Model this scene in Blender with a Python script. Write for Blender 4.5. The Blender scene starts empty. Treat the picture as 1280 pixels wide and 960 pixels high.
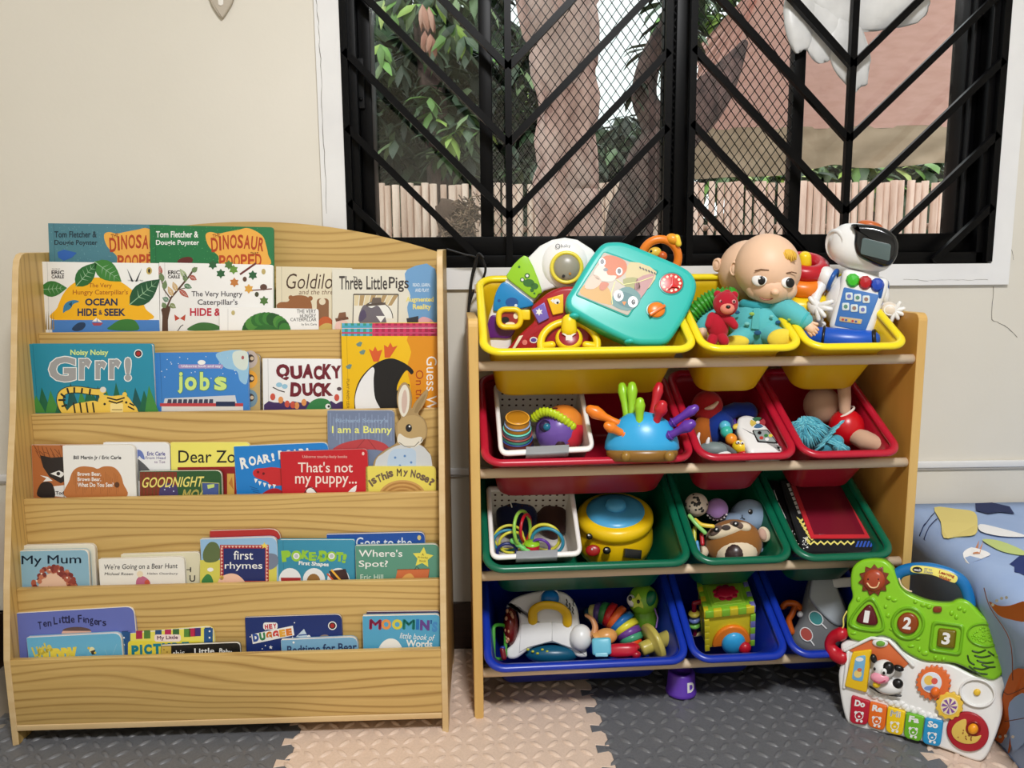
import bpy, bmesh, math, random
from mathutils import Vector, Matrix
V = Vector
SC = bpy.context.scene
COL = SC.collection
random.seed(7)
PI = math.pi

# ------------------------------------------------------------------ camera
FPX, YAW, PITCH, ROLL = 960.0, .0239, .1424, -.0086
CAM = V((0, -1.8, .9156))
_fw = V((math.sin(YAW)*math.cos(PITCH), math.cos(YAW)*math.cos(PITCH), -math.sin(PITCH)))
_r0 = V((math.cos(YAW), -math.sin(YAW), 0)); _u0 = _r0.cross(_fw)
_r = _r0*math.cos(ROLL)+_u0*math.sin(ROLL); _u = -_r0*math.sin(ROLL)+_u0*math.cos(ROLL)
cd = bpy.data.cameras.new('camera'); cam = bpy.data.objects.new('camera', cd); COL.objects.link(cam)
cd.sensor_width = 36; cd.lens = 36*FPX/1280; cd.clip_start = .05
cam.matrix_world = Matrix(((_r.x, _u.x, -_fw.x, CAM.x), (_r.y, _u.y, -_fw.y, CAM.y), (_r.z, _u.z, -_fw.z, CAM.z), (0, 0, 0, 1)))
SC.camera = cam
vs = SC.view_settings
vs.view_transform = 'Standard'; vs.look = 'None'; vs.gamma = 1; vs.use_curve_mapping = False
vs.exposure = 0.0
# ------------------------------------------------------------------ light
w = bpy.data.worlds.new('sky'); SC.world = w; w.use_nodes = True
bg = w.node_tree.nodes['Background']; bg.inputs[0].default_value = (.92, .96, 1, 1); bg.inputs[1].default_value = 1.9
def area(name, loc, rot, size, power, color):
    l = bpy.data.lights.new(name, 'AREA'); l.shape = 'DISK'; l.size = size; l.energy = power; l.color = color
    o = bpy.data.objects.new(name, l); COL.objects.link(o); o.location = loc; o.rotation_euler = rot; return o
area('ceiling_lamp_light', (.32, -2.0, 2.42), (.25, 0, 0), .42, 59, (.985, .985, 1))
sl = bpy.data.lights.new('sun_light', 'SUN'); sl.energy = 1.1; sl.angle = .6; sl.color = (1, .97, .92)
so = bpy.data.objects.new('sun_light', sl); COL.objects.link(so); so.rotation_euler = (.55, -.35, 0)

# ------------------------------------------------------------------ materials
def s2l(c):
    c /= 255.0
    return c/12.92 if c <= .04045 else ((c+.055)/1.055)**2.4
def lin(c): return (s2l(c[0]), s2l(c[1]), s2l(c[2]), 1)
_mc = {}
def mt(c, rough=.5, kind='', alpha=0, bump=0):
    """flat-coloured procedural material; c = sRGB 0-255"""
    key = (tuple(c), rough, kind, alpha, bump)
    if key in _mc: return _mc[key]
    m = bpy.data.materials.new((kind or 'surface')+'_%02x%02x%02x' % tuple(int(x) for x in c)); m.use_nodes = True
    nt = m.node_tree; b = nt.nodes['Principled BSDF']
    b.inputs['Base Color'].default_value = lin(c); b.inputs['Roughness'].default_value = rough
    b.inputs['Specular IOR Level'].default_value = .5 if rough < .6 else .25
    if kind == 'metal': b.inputs['Metallic'].default_value = 1
    if kind == 'fabric' or bump:
        tc = nt.nodes.new('ShaderNodeTexCoord'); n = nt.nodes.new('ShaderNodeTexNoise'); n.inputs['Scale'].default_value = 900 if kind == 'fabric' else 400
        bp = nt.nodes.new('ShaderNodeBump'); bp.inputs['Strength'].default_value = .5 if kind == 'fabric' else bump; bp.inputs['Distance'].default_value = .001
        nt.links.new(tc.outputs['Object'], n.inputs['Vector']); nt.links.new(n.outputs['Fac'], bp.inputs['Height']); nt.links.new(bp.outputs[0], b.inputs['Normal'])
    if kind == 'fabric': b.inputs['Sheen Weight'].default_value = .2
    if alpha: b.inputs['Transmission Weight'].default_value = alpha; b.inputs['IOR'].default_value = 1.3
    _mc[key] = m
    return m
def BK_(m, sp=.12): m.node_tree.nodes['Principled BSDF'].inputs['Specular IOR Level'].default_value = sp; return m
def P(*c): return mt(c, .32, 'plastic')          # shiny moulded plastic
def K(*c): return mt(c, .45, 'print')            # printed card
def F(*c): return mt(c, .9, 'fabric')            # cloth, plush
def noise_mat(name, c1, c2, scale, rough, detail=4, stretch=(1, 1, 1), bump=0, lo=.35, hi=.65, spots=None, bscale=None):
    m = bpy.data.materials.new(name); m.use_nodes = True; nt = m.node_tree; b = nt.nodes['Principled BSDF']
    tc = nt.nodes.new('ShaderNodeTexCoord'); mp = nt.nodes.new('ShaderNodeMapping'); mp.inputs['Scale'].default_value = stretch
    n = nt.nodes.new('ShaderNodeTexNoise'); n.inputs['Scale'].default_value = scale; n.inputs['Detail'].default_value = detail
    r = nt.nodes.new('ShaderNodeValToRGB'); r.color_ramp.elements[0].position = lo; r.color_ramp.elements[1].position = hi
    r.color_ramp.elements[0].color = lin(c1); r.color_ramp.elements[1].color = lin(c2)
    L = nt.links.new
    L(tc.outputs['Object'], mp.inputs[0]); L(mp.outputs[0], n.inputs['Vector']); L(n.outputs['Fac'], r.inputs[0])
    out = r.outputs[0]
    if spots:
        c3, sc, th = spots
        n2 = nt.nodes.new('ShaderNodeTexNoise'); n2.inputs['Scale'].default_value = sc; n2.inputs['Detail'].default_value = 6
        r2 = nt.nodes.new('ShaderNodeValToRGB'); r2.color_ramp.elements[0].position = th; r2.color_ramp.elements[1].position = th+.06
        r2.color_ramp.elements[1].color = (.6, .6, .6, 1)
        mx = nt.nodes.new('ShaderNodeMix'); mx.data_type = 'RGBA'; mx.inputs[7].default_value = lin(c3)
        L(mp.outputs[0], n2.inputs['Vector']); L(n2.outputs['Fac'], r2.inputs[0]); L(r2.outputs[0], mx.inputs[0]); L(out, mx.inputs[6]); out = mx.outputs[2]
    L(out, b.inputs['Base Color']); b.inputs['Roughness'].default_value = rough
    if bump:
        bp = nt.nodes.new('ShaderNodeBump'); bp.inputs['Strength'].default_value = bump; bp.inputs['Distance'].default_value = .002
        if bscale:
            n3 = nt.nodes.new('ShaderNodeTexNoise'); n3.inputs['Scale'].default_value = bscale; L(mp.outputs[0], n3.inputs['Vector']); L(n3.outputs['Fac'], bp.inputs['Height'])
        else: L(n.outputs['Fac'], bp.inputs['Height'])
        L(bp.outputs[0], b.inputs['Normal'])
    return m
def wood_mat(name, c1, c2, rings, rough=.45, along='X', amp=4.5):
    """fine grain running along one axis, with a few swirls"""
    m = bpy.data.materials.new(name); m.use_nodes = True; nt = m.node_tree; b = nt.nodes['Principled BSDF']; L = nt.links.new
    tc = nt.nodes.new('ShaderNodeTexCoord'); mp = nt.nodes.new('ShaderNodeMapping'); mp.inputs['Scale'].default_value = {'X': (.16, 1, 1), 'Z': (1, 1, .16)}[along]
    no = nt.nodes.new('ShaderNodeTexNoise'); no.inputs['Scale'].default_value = 7; no.inputs['Detail'].default_value = 1.5
    def mth(op, a, b2):
        x = nt.nodes.new('ShaderNodeMath'); x.operation = op
        for i, k in enumerate((a, b2)):
            if k is None: continue
            if isinstance(k, (int, float)): x.inputs[i].default_value = k
            else: L(k, x.inputs[i])
        return x.outputs[0]
    sp = nt.nodes.new('ShaderNodeSeparateXYZ'); L(tc.outputs['Object'], sp.inputs[0]); L(tc.outputs['Object'], mp.inputs[0]); L(mp.outputs[0], no.inputs['Vector'])
    val = mth('ADD', mth('MULTIPLY', sp.outputs[{'X': 2, 'Z': 1}[along]], rings), mth('MULTIPLY', no.outputs['Fac'], amp*2)); fr = mth('FRACT', val, None)
    r = nt.nodes.new('ShaderNodeValToRGB'); e = r.color_ramp.elements
    mid = tuple((p+q)/2 for p, q in zip(c1, c2)); e[0].position = 0; e[0].color = lin(mid); e[1].position = 1; e[1].color = lin(mid)
    for p, c in ((.15, c1), (.68, c1), (.86, mid), (.95, c2)): x = e.new(p); x.color = lin(c)
    L(fr, r.inputs[0])
    n2 = nt.nodes.new('ShaderNodeTexNoise'); n2.inputs['Scale'].default_value = 90; n2.inputs['Detail'].default_value = 3; mp2 = nt.nodes.new('ShaderNodeMapping'); mp2.inputs['Scale'].default_value = {'X': (.05, 1, 1), 'Z': (1, 1, .05)}[along]
    n4 = nt.nodes.new('ShaderNodeTexNoise'); n4.inputs['Scale'].default_value = 9
    mx = nt.nodes.new('ShaderNodeMix'); mx.data_type = 'RGBA'; mx.blend_type = 'MULTIPLY'; mx.inputs[0].default_value = 1
    m3 = nt.nodes.new('ShaderNodeMix'); m3.data_type = 'RGBA'; m3.inputs[6].default_value = lin(c1)
    L(mth('MULTIPLY', n4.outputs['Fac'], 1.3), m3.inputs[0])
    r2 = nt.nodes.new('ShaderNodeValToRGB'); r2.color_ramp.elements[0].position = .3; r2.color_ramp.elements[1].position = .7
    r2.color_ramp.elements[0].color = (.90, .87, .82, 1); r2.color_ramp.elements[1].color = (1, 1, 1, 1)
    L(mp.outputs[0], n4.inputs['Vector']); L(tc.outputs['Object'], mp2.inputs[0]); L(mp2.outputs[0], n2.inputs['Vector']); L(n2.outputs['Fac'], r2.inputs[0])
    L(r.outputs[0], m3.inputs[7]); L(m3.outputs[2], mx.inputs[6]); L(r2.outputs[0], mx.inputs[7]); L(mx.outputs[2], b.inputs['Base Color']); b.inputs['Roughness'].default_value = rough
    return m
def glass_mat(name, tint=(255, 255, 255), gloss=.07):
    m = bpy.data.materials.new(name); m.use_nodes = True; nt = m.node_tree; nt.nodes.remove(nt.nodes['Principled BSDF'])
    t = nt.nodes.new('ShaderNodeBsdfTransparent'); t.inputs[0].default_value = lin(tint); g = nt.nodes.new('ShaderNodeBsdfGlossy'); g.inputs['Roughness'].default_value = .03
    mx = nt.nodes.new('ShaderNodeMixShader'); mx.inputs[0].default_value = gloss
    nt.links.new(t.outputs[0], mx.inputs[1]); nt.links.new(g.outputs[0], mx.inputs[2]); nt.links.new(mx.outputs[0], nt.nodes['Material Output'].inputs[0])
    return m

# ------------------------------------------------------------------ geometry helpers
def ray(u, v): return _fw+_r*((u-640)/FPX)-_u*((v-480)/FPX)
def project(p):
    d = p-CAM; z = d.dot(_fw); return (640+FPX*d.dot(_r)/z, 480-FPX*d.dot(_u)/z)
def hit(u, v, p0, n):
    q = ray(u, v); return CAM+q*((p0-CAM).dot(n)/q.dot(n))
class Plane:
    """an upright or leaning plane standing in the room; (u, v) lie on it, d is the height off it towards the room"""
    def __init__(s, p0, n=(0, -1, 0)):
        s.p0 = V(p0); s.n = V(n).normalized(); s.S = (s.p0-CAM).dot(_fw)/FPX
    def __call__(s, q): return hit(q[0], q[1], s.p0, s.n)+s.n*(q[2]*s.S)
class Local:
    """metres in a local frame: origin o, heading a"""
    def __init__(s, o=(0, 0, 0), a=0): s.o = V(o); s.a = a; s.c = math.cos(a); s.k = math.sin(a); s.S = 1
    def __call__(s, q): return s.o+V((q[0]*s.c-q[1]*s.k, q[0]*s.k+q[1]*s.c, q[2]))
def link(name, me, parent=None, **props):
    o = bpy.data.objects.new(name, me); COL.objects.link(o)
    if parent is not None: o.parent = parent
    for k, v in props.items(): o[k] = v
    return o
def catmull(pts, n=6, closed=True):
    out = []; N = len(pts); pts = [V(p) for p in pts]
    for i in range(N if closed else N-1):
        g = (lambda j: pts[j % N]) if closed else (lambda j: pts[max(0, min(N-1, j))])
        p0, p1, p2, p3 = g(i-1), g(i), g(i+1), g(i+2)
        for k in range(n):
            t = k/n; out.append(.5*((2*p1)+(p2-p0)*t+(2*p0-5*p1+4*p2-p3)*t*t+(3*p1-p0-3*p2+p3)*t**3))
    if not closed: out.append(pts[-1])
    return [tuple(p) for p in out]
def circ(u, v, r, n=24, r2=None, a0=0, a1=2*PI, rot=0):
    r2 = r if r2 is None else r2; full = abs(a1-a0-2*PI) < 1e-6; out = []
    for i in range(n if full else n+1):
        a = a0+(a1-a0)*i/n; x, y = r*math.cos(a), r2*math.sin(a)
        out.append((u+x*math.cos(rot)-y*math.sin(rot), v+x*math.sin(rot)+y*math.cos(rot)))
    return out
def rrect(u0, v0, u1, v1, r, n=4):
    r = min(r, abs(u1-u0)/2-.01, abs(v1-v0)/2-.01); out = []
    for cx, cy, a in ((u1-r, v0+r, -PI/2), (u1-r, v1-r, 0), (u0+r, v1-r, PI/2), (u0+r, v0+r, PI)):
        out += [(cx+r*math.cos(a+PI/2*i/n), cy+r*math.sin(a+PI/2*i/n)) for i in range(n+1)]
    return out
def rquad(c, r, n=4):
    """quad corners with rounded corners (r: one or four radii)"""
    out = []; r = [r]*4 if not isinstance(r, (list, tuple)) else r
    for i in range(4):
        p, a, b = V(c[i]), V(c[i-1]), V(c[(i+1) % 4]); ri = r[i]
        if ri <= 0: out.append(tuple(p)); continue
        A = p+(a-p).normalized()*ri; B = p+(b-p).normalized()*ri
        for k in range(n+1):
            t = k/n; out.append(tuple((1-t)**2*A+2*t*(1-t)*p+t*t*B))
    return out
def star(u, v, r, k=5, r2=.45, rot=-PI/2):
    return [(u+(r if i % 2 == 0 else r*r2)*math.cos(rot+PI*i/k), v+(r if i % 2 == 0 else r*r2)*math.sin(rot+PI*i/k)) for i in range(2*k)]
def inset(poly, d):
    n = len(poly); area2 = sum(poly[i-1][0]*poly[i][1]-poly[i][0]*poly[i-1][1] for i in range(n)); sg = 1 if area2 > 0 else -1
    out = []
    for i in range(n):
        p, a, b = V(poly[i][:2]), V(poly[i-1][:2]), V(poly[(i+1) % n][:2])
        e1 = (p-a); e2 = (b-p)
        if e1.length < 1e-9: e1 = e2
        if e2.length < 1e-9: e2 = e1
        e1.normalize(); e2.normalize(); n1 = V((-e1.y, e1.x))*sg; n2 = V((-e2.y, e2.x))*sg
        m = n1+n2
        m = n1 if m.length < 1e-6 else m*(1/max(.35, 1+n1.dot(n2)))
        out.append(tuple(p+m*d))
    return out
_fc = {}
def glyphs(s, bold):
    k = (s, bold)
    if k in _fc: return _fc[k]
    if 'M' in s and bold:                      # this glyph is thickened by stamping
        v0, f0 = glyphs(s, 0); vv, ff = [], []; w_ = bold*1.1/max(1, len(s)*.6)
        for ox, oy in ((0, 0), (-w_, 0), (w_, 0), (0, bold*1.1), (0, -bold*1.1)):
            b0 = len(vv); vv += [(x+ox, y+oy) for x, y in v0]; ff += [tuple(b0+i for i in f) for f in f0]
        x0 = min(v[0] for v in vv); x1 = max(v[0] for v in vv); y0 = min(v[1] for v in vv); y1 = max(v[1] for v in vv)
        _fc[k] = ([((x-x0)/(x1-x0), (y-y0)/(y1-y0)) for x, y in vv], ff); return _fc[k]
    c = bpy.data.curves.new('lettering', 'FONT'); c.body = s; c.size = 1; c.offset = bold; c.resolution_u = 3; c.align_x = 'LEFT'
    o = bpy.data.objects.new('lettering', c); COL.objects.link(o)
    dg = bpy.context.evaluated_depsgraph_get(); me = bpy.data.meshes.new_from_object(o.evaluated_get(dg))
    vv = [v.co.copy() for v in me.vertices]; ff = [tuple(p.vertices) for p in me.polygons]
    bpy.data.objects.remove(o); bpy.data.curves.remove(c); bpy.data.meshes.remove(me)
    if vv:
        x0 = min(v.x for v in vv); x1 = max(v.x for v in vv); y0 = min(v.y for v in vv); y1 = max(v.y for v in vv)
        vv = [((v.x-x0)/max(1e-6, x1-x0), (v.y-y0)/max(1e-6, y1-y0)) for v in vv]
    _fc[k] = (vv, ff); return _fc[k]

class MB:
    """collects shapes into one mesh; m maps shape coordinates to the room"""
    def __init__(s, m): s.m = m; s.v = []; s.f = []; s.fm = []; s.sm = []; s.mats = []
    def mi(s, mat):
        if mat not in s.mats: s.mats.append(mat)
        return s.mats.index(mat)
    def raw(s, vs_, fs, mat, smooth=True, fix=True):
        bm = bmesh.new(); bv = [bm.verts.new(s.m(q)) for q in vs_]
        for f in fs:
            try: bm.faces.new([bv[i] for i in f])
            except ValueError: pass
        if fix: bmesh.ops.recalc_face_normals(bm, faces=bm.faces[:])
        bm.verts.index_update(); b = len(s.v); s.v += [v.co.copy() for v in bm.verts]; k = s.mi(mat)
        for f in bm.faces: s.f.append([b+v.index for v in f.verts]); s.fm.append(k); s.sm.append(smooth)
        bm.free(); return s
    def poly(s, pts, d, mat):
        """flat print on a surface"""
        vs_ = [(p[0], p[1], d) for p in pts]; return s.raw(vs_, [list(range(len(vs_)))], mat, False, False)
    def prism(s, pts, d0, d1, mat, bev=0, smooth=False, steps=3, top=None):
        n = len(pts); rings = [[(p[0], p[1], d0) for p in pts]]
        if bev > 0:
            for k in range(steps+1):
                a = PI/2*k/steps; q = inset(pts, bev*(1-math.cos(a))) if k else pts
                rings.append([(p[0], p[1], d1-bev*(1-math.sin(a))) for p in q])
        else: rings.append([(p[0], p[1], d1) for p in pts])
        vs_ = [p for r in rings for p in r]; fs = []
        for k in range(len(rings)-1):
            for i in range(n): j = (i+1) % n; fs.append((k*n+i, k*n+j, (k+1)*n+j, (k+1)*n+i))
        fs.append(list(range(n))[::-1])
        if top is None: fs.append([(len(rings)-1)*n+i for i in range(n)])
        s.raw(vs_, fs, mat, smooth or bev > 0)
        if top is not None: s.poly(rings[-1], rings[-1][0][2], top)
        return s
    def slab(s, ring_out, ring_in, d0, d1, mat, smooth=False):
        """a flat ring between two outlines with as many points"""
        n = len(ring_out); R = [[(p[0], p[1], d) for p in r] for r, d in ((ring_out, d0), (ring_out, d1), (ring_in, d1), (ring_in, d0))]
        fs = [(k*n+i, k*n+(i+1) % n, ((k+1) % 4)*n+(i+1) % n, ((k+1) % 4)*n+i) for k in range(4) for i in range(n)]
        return s.raw([p for r in R for p in r], fs, mat, smooth)
    def ell(s, c, r, mat, rot=None, nu=20, nv=12, fn=None):
        r = (r, r, r) if not isinstance(r, (list, tuple)) else r; R = rot if rot is not None else Matrix.Identity(3); vs_ = []
        for j in range(1, nv):
            th = PI*j/nv
            for i in range(nu):
                ph = 2*PI*i/nu; q = V((math.sin(th)*math.cos(ph), math.cos(th), math.sin(th)*math.sin(ph)))
                k = fn(q) if fn else 1
                p = R @ V((q.x*r[0]*k, q.y*r[1]*k, q.z*r[2]*k)); vs_.append((c[0]+p.x, c[1]-p.y, c[2]+p.z))
        for sy in (1, -1):
            q = V((0, sy, 0)); k = fn(q) if fn else 1; p = R @ V((0, sy*r[1]*k, 0)); vs_.append((c[0]+p.x, c[1]-p.y, c[2]+p.z))
        fs = [(j*nu+i, j*nu+(i+1) % nu, (j+1)*nu+(i+1) % nu, (j+1)*nu+i) for j in range(nv-2) for i in range(nu)]
        t, b = len(vs_)-2, len(vs_)-1
        fs += [(t, (i+1) % nu, i) for i in range(nu)]+[(b, (nv-2)*nu+i, (nv-2)*nu+(i+1) % nu) for i in range(nu)]
        return s.raw(vs_, fs, mat)
    def tube(s, pts, r, mat, closed=False, n=10, flat=1.0, smooth=True, round_ends=True):
        pts = [V(p) for p in pts]; N = len(pts); rr = r if isinstance(r, (list, tuple)) else [r]*N
        if round_ends and not closed:
            a = (pts[0]-pts[1]).normalized(); b = (pts[-1]-pts[-2]).normalized(); P2, R2 = [], []
            for k in (3, 2, 1): t = k/3*PI/2; P2.append(pts[0]+a*rr[0]*math.sin(t)); R2.append(rr[0]*max(.02, math.cos(t)))
            P2 += pts; R2 += list(rr)
            for k in (1, 2, 3): t = k/3*PI/2; P2.append(pts[-1]+b*rr[-1]*math.sin(t)); R2.append(rr[-1]*max(.02, math.cos(t)))
            pts, rr, N = P2, R2, len(P2)
        vs_ = []; pn = None
        for i in range(N):
            t = (pts[(i+1) % N]-pts[i-1]) if closed else (pts[min(i+1, N-1)]-pts[max(i-1, 0)])
            t = t.normalized() if t.length > 1e-9 else V((0, 0, 1))
            if pn is None:
                pn = V((0, 0, 1)).cross(t)
                if pn.length < .05: pn = V((1, 0, 0)).cross(t)
            pn = (pn-t*pn.dot(t)).normalized(); bn = t.cross(pn)
            for k in range(n):
                a = 2*PI*k/n; p = pts[i]+(pn*math.cos(a)+bn*math.sin(a)*flat)*rr[i]; vs_.append(tuple(p))
        M_ = N if closed else N-1
        fs = [(i*n+k, i*n+(k+1) % n, ((i+1) % N)*n+(k+1) % n, ((i+1) % N)*n+k) for i in range(M_) for k in range(n)]
        if not closed: fs += [list(range(n))[::-1], [(N-1)*n+k for k in range(n)]]
        return s.raw(vs_, fs, mat, smooth)
    def cyl(s, a, b, r, mat, r2=None, n=24, smooth=True): return s.lathe(a, V(b)-V(a), [(0, 0), (r, 0), (r if r2 is None else r2, 1), (0, 1)], mat, n, True, smooth)
    def lathe(s, c, ax, prof, mat, n=24, rel=False, smooth=True, sq=1.0):
        """profile (radius, height) turned about the axis ax; heights in lengths of ax when rel"""
        ax = V(ax); L = ax.length; t = ax.normalized(); x = V((1, 0, 0)) if abs(t.x) < .9 else V((0, 1, 0)); x = (x-t*x.dot(t)).normalized(); y = t.cross(x)
        vs_ = []; rings = []
        for r, h in prof:
            o = V(c)+t*(h*L if rel else h)
            if r < 1e-6: rings.append([len(vs_)]); vs_.append(tuple(o))
            else:
                rings.append(list(range(len(vs_), len(vs_)+n)))
                for k in range(n): a = 2*PI*k/n; vs_.append(tuple(o+(x*math.cos(a)+y*math.sin(a)*sq)*r))
        fs = []
        for A, B in zip(rings, rings[1:]):
            for k in range(n):
                j = (k+1) % n
                if len(A) == 1 and len(B) == 1: continue
                fs.append((A[0], B[k], B[j]) if len(A) == 1 else (A[k], A[j], B[0]) if len(B) == 1 else (A[k], A[j], B[j], B[k]))
        return s.raw(vs_, fs, mat, smooth)
    def ring(s, c, nrm, R, r, mat, n=32, m=10, R2=None, a0=0, a1=2*PI):
        t = V(nrm).normalized(); x = V((1, 0, 0)) if abs(t.x) < .9 else V((0, 1, 0)); x = (x-t*x.dot(t)).normalized(); y = t.cross(x); R2 = R if R2 is None else R2
        full = abs(a1-a0-2*PI) < 1e-6
        return s.tube([V(c)+x*R*math.cos(a0+(a1-a0)*i/n)+y*R2*math.sin(a0+(a1-a0)*i/n) for i in range(n if full else n+1)], r, mat, full, m)
    def box(s, c, h, mat, rot=None, bev=0, smooth=False):
        bm = bmesh.new(); bmesh.ops.create_cube(bm, size=2)
        R = (rot or Matrix.Identity(3)).to_4x4()
        bmesh.ops.transform(bm, matrix=Matrix.Diagonal((*h, 1)), verts=bm.verts[:])
        if bev: bmesh.ops.bevel(bm, geom=bm.edges[:]+bm.verts[:], offset=bev, segments=3, affect='EDGES', profile=.5)
        bmesh.ops.transform(bm, matrix=Matrix.Translation(c) @ R, verts=bm.verts[:])
        bm.verts.index_update()
        s.raw([tuple(v.co) for v in bm.verts], [[v.index for v in f.verts] for f in bm.faces], mat, smooth or bev > 0); bm.free(); return s
    def text(s, t, u0, v0, u1, v1, d, mat, rot=0, bold=.0, arc=0, slant=0):
        """lettering fitted to a box, turned by rot degrees about the box's centre"""
        vv, ff = glyphs(t, bold); cu, cv = (u0+u1)/2, (v0+v1)/2; a = math.radians(rot); c_, s_ = math.cos(a), math.sin(a); out = []
        for x, y in vv:
            X = (x-.5)*(u1-u0)+slant*(y-.5)*(v1-v0); Y = -(y-.5)*(v1-v0)+arc*((x-.5)**2*4)
            out.append((cu+X*c_-Y*s_, cv+X*s_+Y*c_, d))
        return s.raw(out, ff, mat, False, False)
    def build(s, name, parent=None, origin=None, **props):
        o = V(origin) if origin is not None else V((0, 0, 0))
        me = bpy.data.meshes.new(name); me.from_pydata([tuple(p-o) for p in s.v], [], s.f)
        for m in s.mats: me.materials.append(m)
        me.polygons.foreach_set('material_index', s.fm); me.polygons.foreach_set('use_smooth', s.sm)
        me.update()
        ob = link(name, me, parent, **props)
        if parent is None and origin is not None: ob.location = o
        return ob
class Thing:
    """a thing: an Empty at its base that parents its parts; parts are drawn on mapping m"""
    def __init__(s, name, label, cat, base, m, group=None):
        s.m = m; s.o = V(base); s.root = link(name, None, None, label=label, category=cat); s.root.location = s.o; s.root.empty_display_size = .02
        if group: s.root['group'] = group
        s.parts = []
    def part(s, name, m=None, sub=None, label=None):
        b = MB(m or s.m); s.parts.append((name, b, sub, label)); return b
    def done(s):
        made = {}
        for name, b, sub, label in s.parts:
            if not b.f: continue
            par = made[id(sub)] if sub is not None else s.root
            ob = b.build(name, par, s.o); made[id(b)] = ob
            if label: ob['label'] = label
        return s.root
def struct(name, b, parent=None):
    o = b.build(name, parent)
    if parent is None: o['kind'] = 'structure'
    return o
W = Local()
def wall_pt(u, v, y=0): return hit(u, v, V((0, y, 0)), V((0, 1, 0)))

# ================================================================== the room
M_wall = noise_mat('painted_plaster', (221, 216, 203), (227, 222, 210), 1.6, .75, 3, bump=.15, bscale=70, spots=((212, 196, 180), 2.2, .63))
M_trim = noise_mat('white_gloss_paint', (226, 226, 226), (236, 236, 235), 6, .35, 4, bump=.1, bscale=50)
M_black = BK_(mt((6, 6, 7), .36, 'black_enamel'))
M_blackm = BK_(mt((26, 26, 27), .5, 'black_frame'))
M_crack = mt((120, 112, 104), .8, 'crack')
M_brown = wood_mat('dark_skirting_wood', (52, 34, 26), (34, 22, 17), 60, .4)
WL, WR, WB, WT = -.3276, 1.1671, .9305, 1.78
XL, XR, YF, ZC = -1.205, 2.1, -3.4, 2.55
b = MB(W)
TH = .12
for x0, x1, z0, z1 in ((XL-.1, WL, -.02, ZC), (WR, XR+.1, -.02, ZC), (WL, WR, -.02, WB), (WL, WR, WT, ZC)):
    b.box(((x0+x1)/2, TH/2, (z0+z1)/2), ((x1-x0)/2, TH/2, (z1-z0)/2), M_wall)
def crack(mb, pts, wd, y):
    pts = [wall_pt(p[0], p[1], y) for p in pts]; fine = []
    for p, q in zip(pts, pts[1:]):
        for k in range(6): fine.append(p.lerp(q, k/6)+V((random.uniform(-.0015, .0015), 0, random.uniform(-.001, .001))))
    vs_ = [];
    for i, p in enumerate(fine):
        h = wd*random.uniform(.4, 1)
        vs_ += [(p.x-h, p.y, p.z-h*.5), (p.x+h, p.y, p.z+h*.5)]
    mb.raw(vs_, [(2*i, 2*i+1, 2*i+3, 2*i+2) for i in range(len(fine)-1)], M_crack, False, False)
crack(b, [(1242, 358), (1240, 400), (1258, 408), (1275, 424)], .0009, -.0006)
crack(b, [(1255, 250), (1262, 300), (1268, 330)], .0006, -.0006)
struct('wall_back', b)
struct('wall_left', MB(W).box((XL-.05, YF/2, ZC/2), (.05, -YF/2, ZC/2+.02), M_wall))
struct('wall_right', MB(W).box((XR+.05, YF/2, ZC/2), (.05, -YF/2, ZC/2+.02), M_wall))
struct('wall_front', MB(W).box(((XL+XR)/2, YF-.05, ZC/2), ((XR-XL)/2+.1, .05, ZC/2+.02), M_wall))
struct('ceiling', MB(W).box(((XL+XR)/2, YF/2, ZC+.05), ((XR-XL)/2+.1, -YF/2+.1, .05), mt((240, 240, 236), .8, 'ceiling_paint')))
struct('floor', MB(W).box(((XL+XR)/2, YF/2, -.062), ((XR-XL)/2+.1, -YF/2+.1, .05), noise_mat('floor_tile', (150, 140, 125), (165, 155, 140), 5, .4)))
struct('baseboard_back', MB(W).box(((XL+XR)/2, -.006, .0525), ((XR-XL)/2, .006, .0645), M_brown))
struct('baseboard_left', MB(W).box((XL+.006, YF/2, .0525), (.006, -YF/2, .0645), M_brown))
b = MB(W).box(((XL+XR)/2, -.005, .448), ((XR-XL)/2, .005, .0085), M_trim, bev=.003)
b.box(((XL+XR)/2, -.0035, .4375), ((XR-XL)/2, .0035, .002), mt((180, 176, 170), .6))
struct('trim_1', b)
# window casing
b = MB(W)
for x0, x1, z0, z1 in ((-.384, WL, .8811, WT+.05), (WR, 1.212, .8811, WT+.05), (WL, WR, .8811, WB), (WL, WR, WT, WT+.05)):
    b.box(((x0+x1)/2, -.004, (z0+z1)/2), ((x1-x0)/2, .006, (z1-z0)/2), M_trim)
crack(b, [(395, 0), (399, 40), (401, 90), (403, 140), (406, 200), (409, 280)], .0007, -.0106)
crack(b, [(1130, 349), (1160, 351), (1180, 350), (1215, 350), (1240, 349)], .0006, -.0106)
struct('trim_2', b)
# window frame, sliding sashes, panes, insect screen
root = link('window_1', None, None, kind='structure')
b = MB(W); yf0, yf1 = .004, .085
def fbar(mb, x0, x1, z0, z1, y0, y1, mat=M_black, bev=.002): mb.box(((x0+x1)/2, (y0+y1)/2, (z0+z1)/2), ((x1-x0)/2, (y1-y0)/2, (z1-z0)/2), mat, bev=bev)
fbar(b, WL, WL+.03, WB, WT, yf0, .11); fbar(b, WR-.03, WR, WB, WT, yf0, .11); fbar(b, WL, WR, WB, WB+.028, yf0, .11); fbar(b, WL, WR, WT-.03, WT, yf0, .11)
fbar(b, WL+.03, -.2695, WB+.028, WT, .03, .10); fbar(b, 1.105, WR-.03, WB+.028, WT, .045, .105); fbar(b, 1.112, 1.118, WB+.028, WT, .03, .05, M_blackm)
fbar(b, WL+.03, WR-.03, WB+.028, 1.0025, .03, .10)
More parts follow.
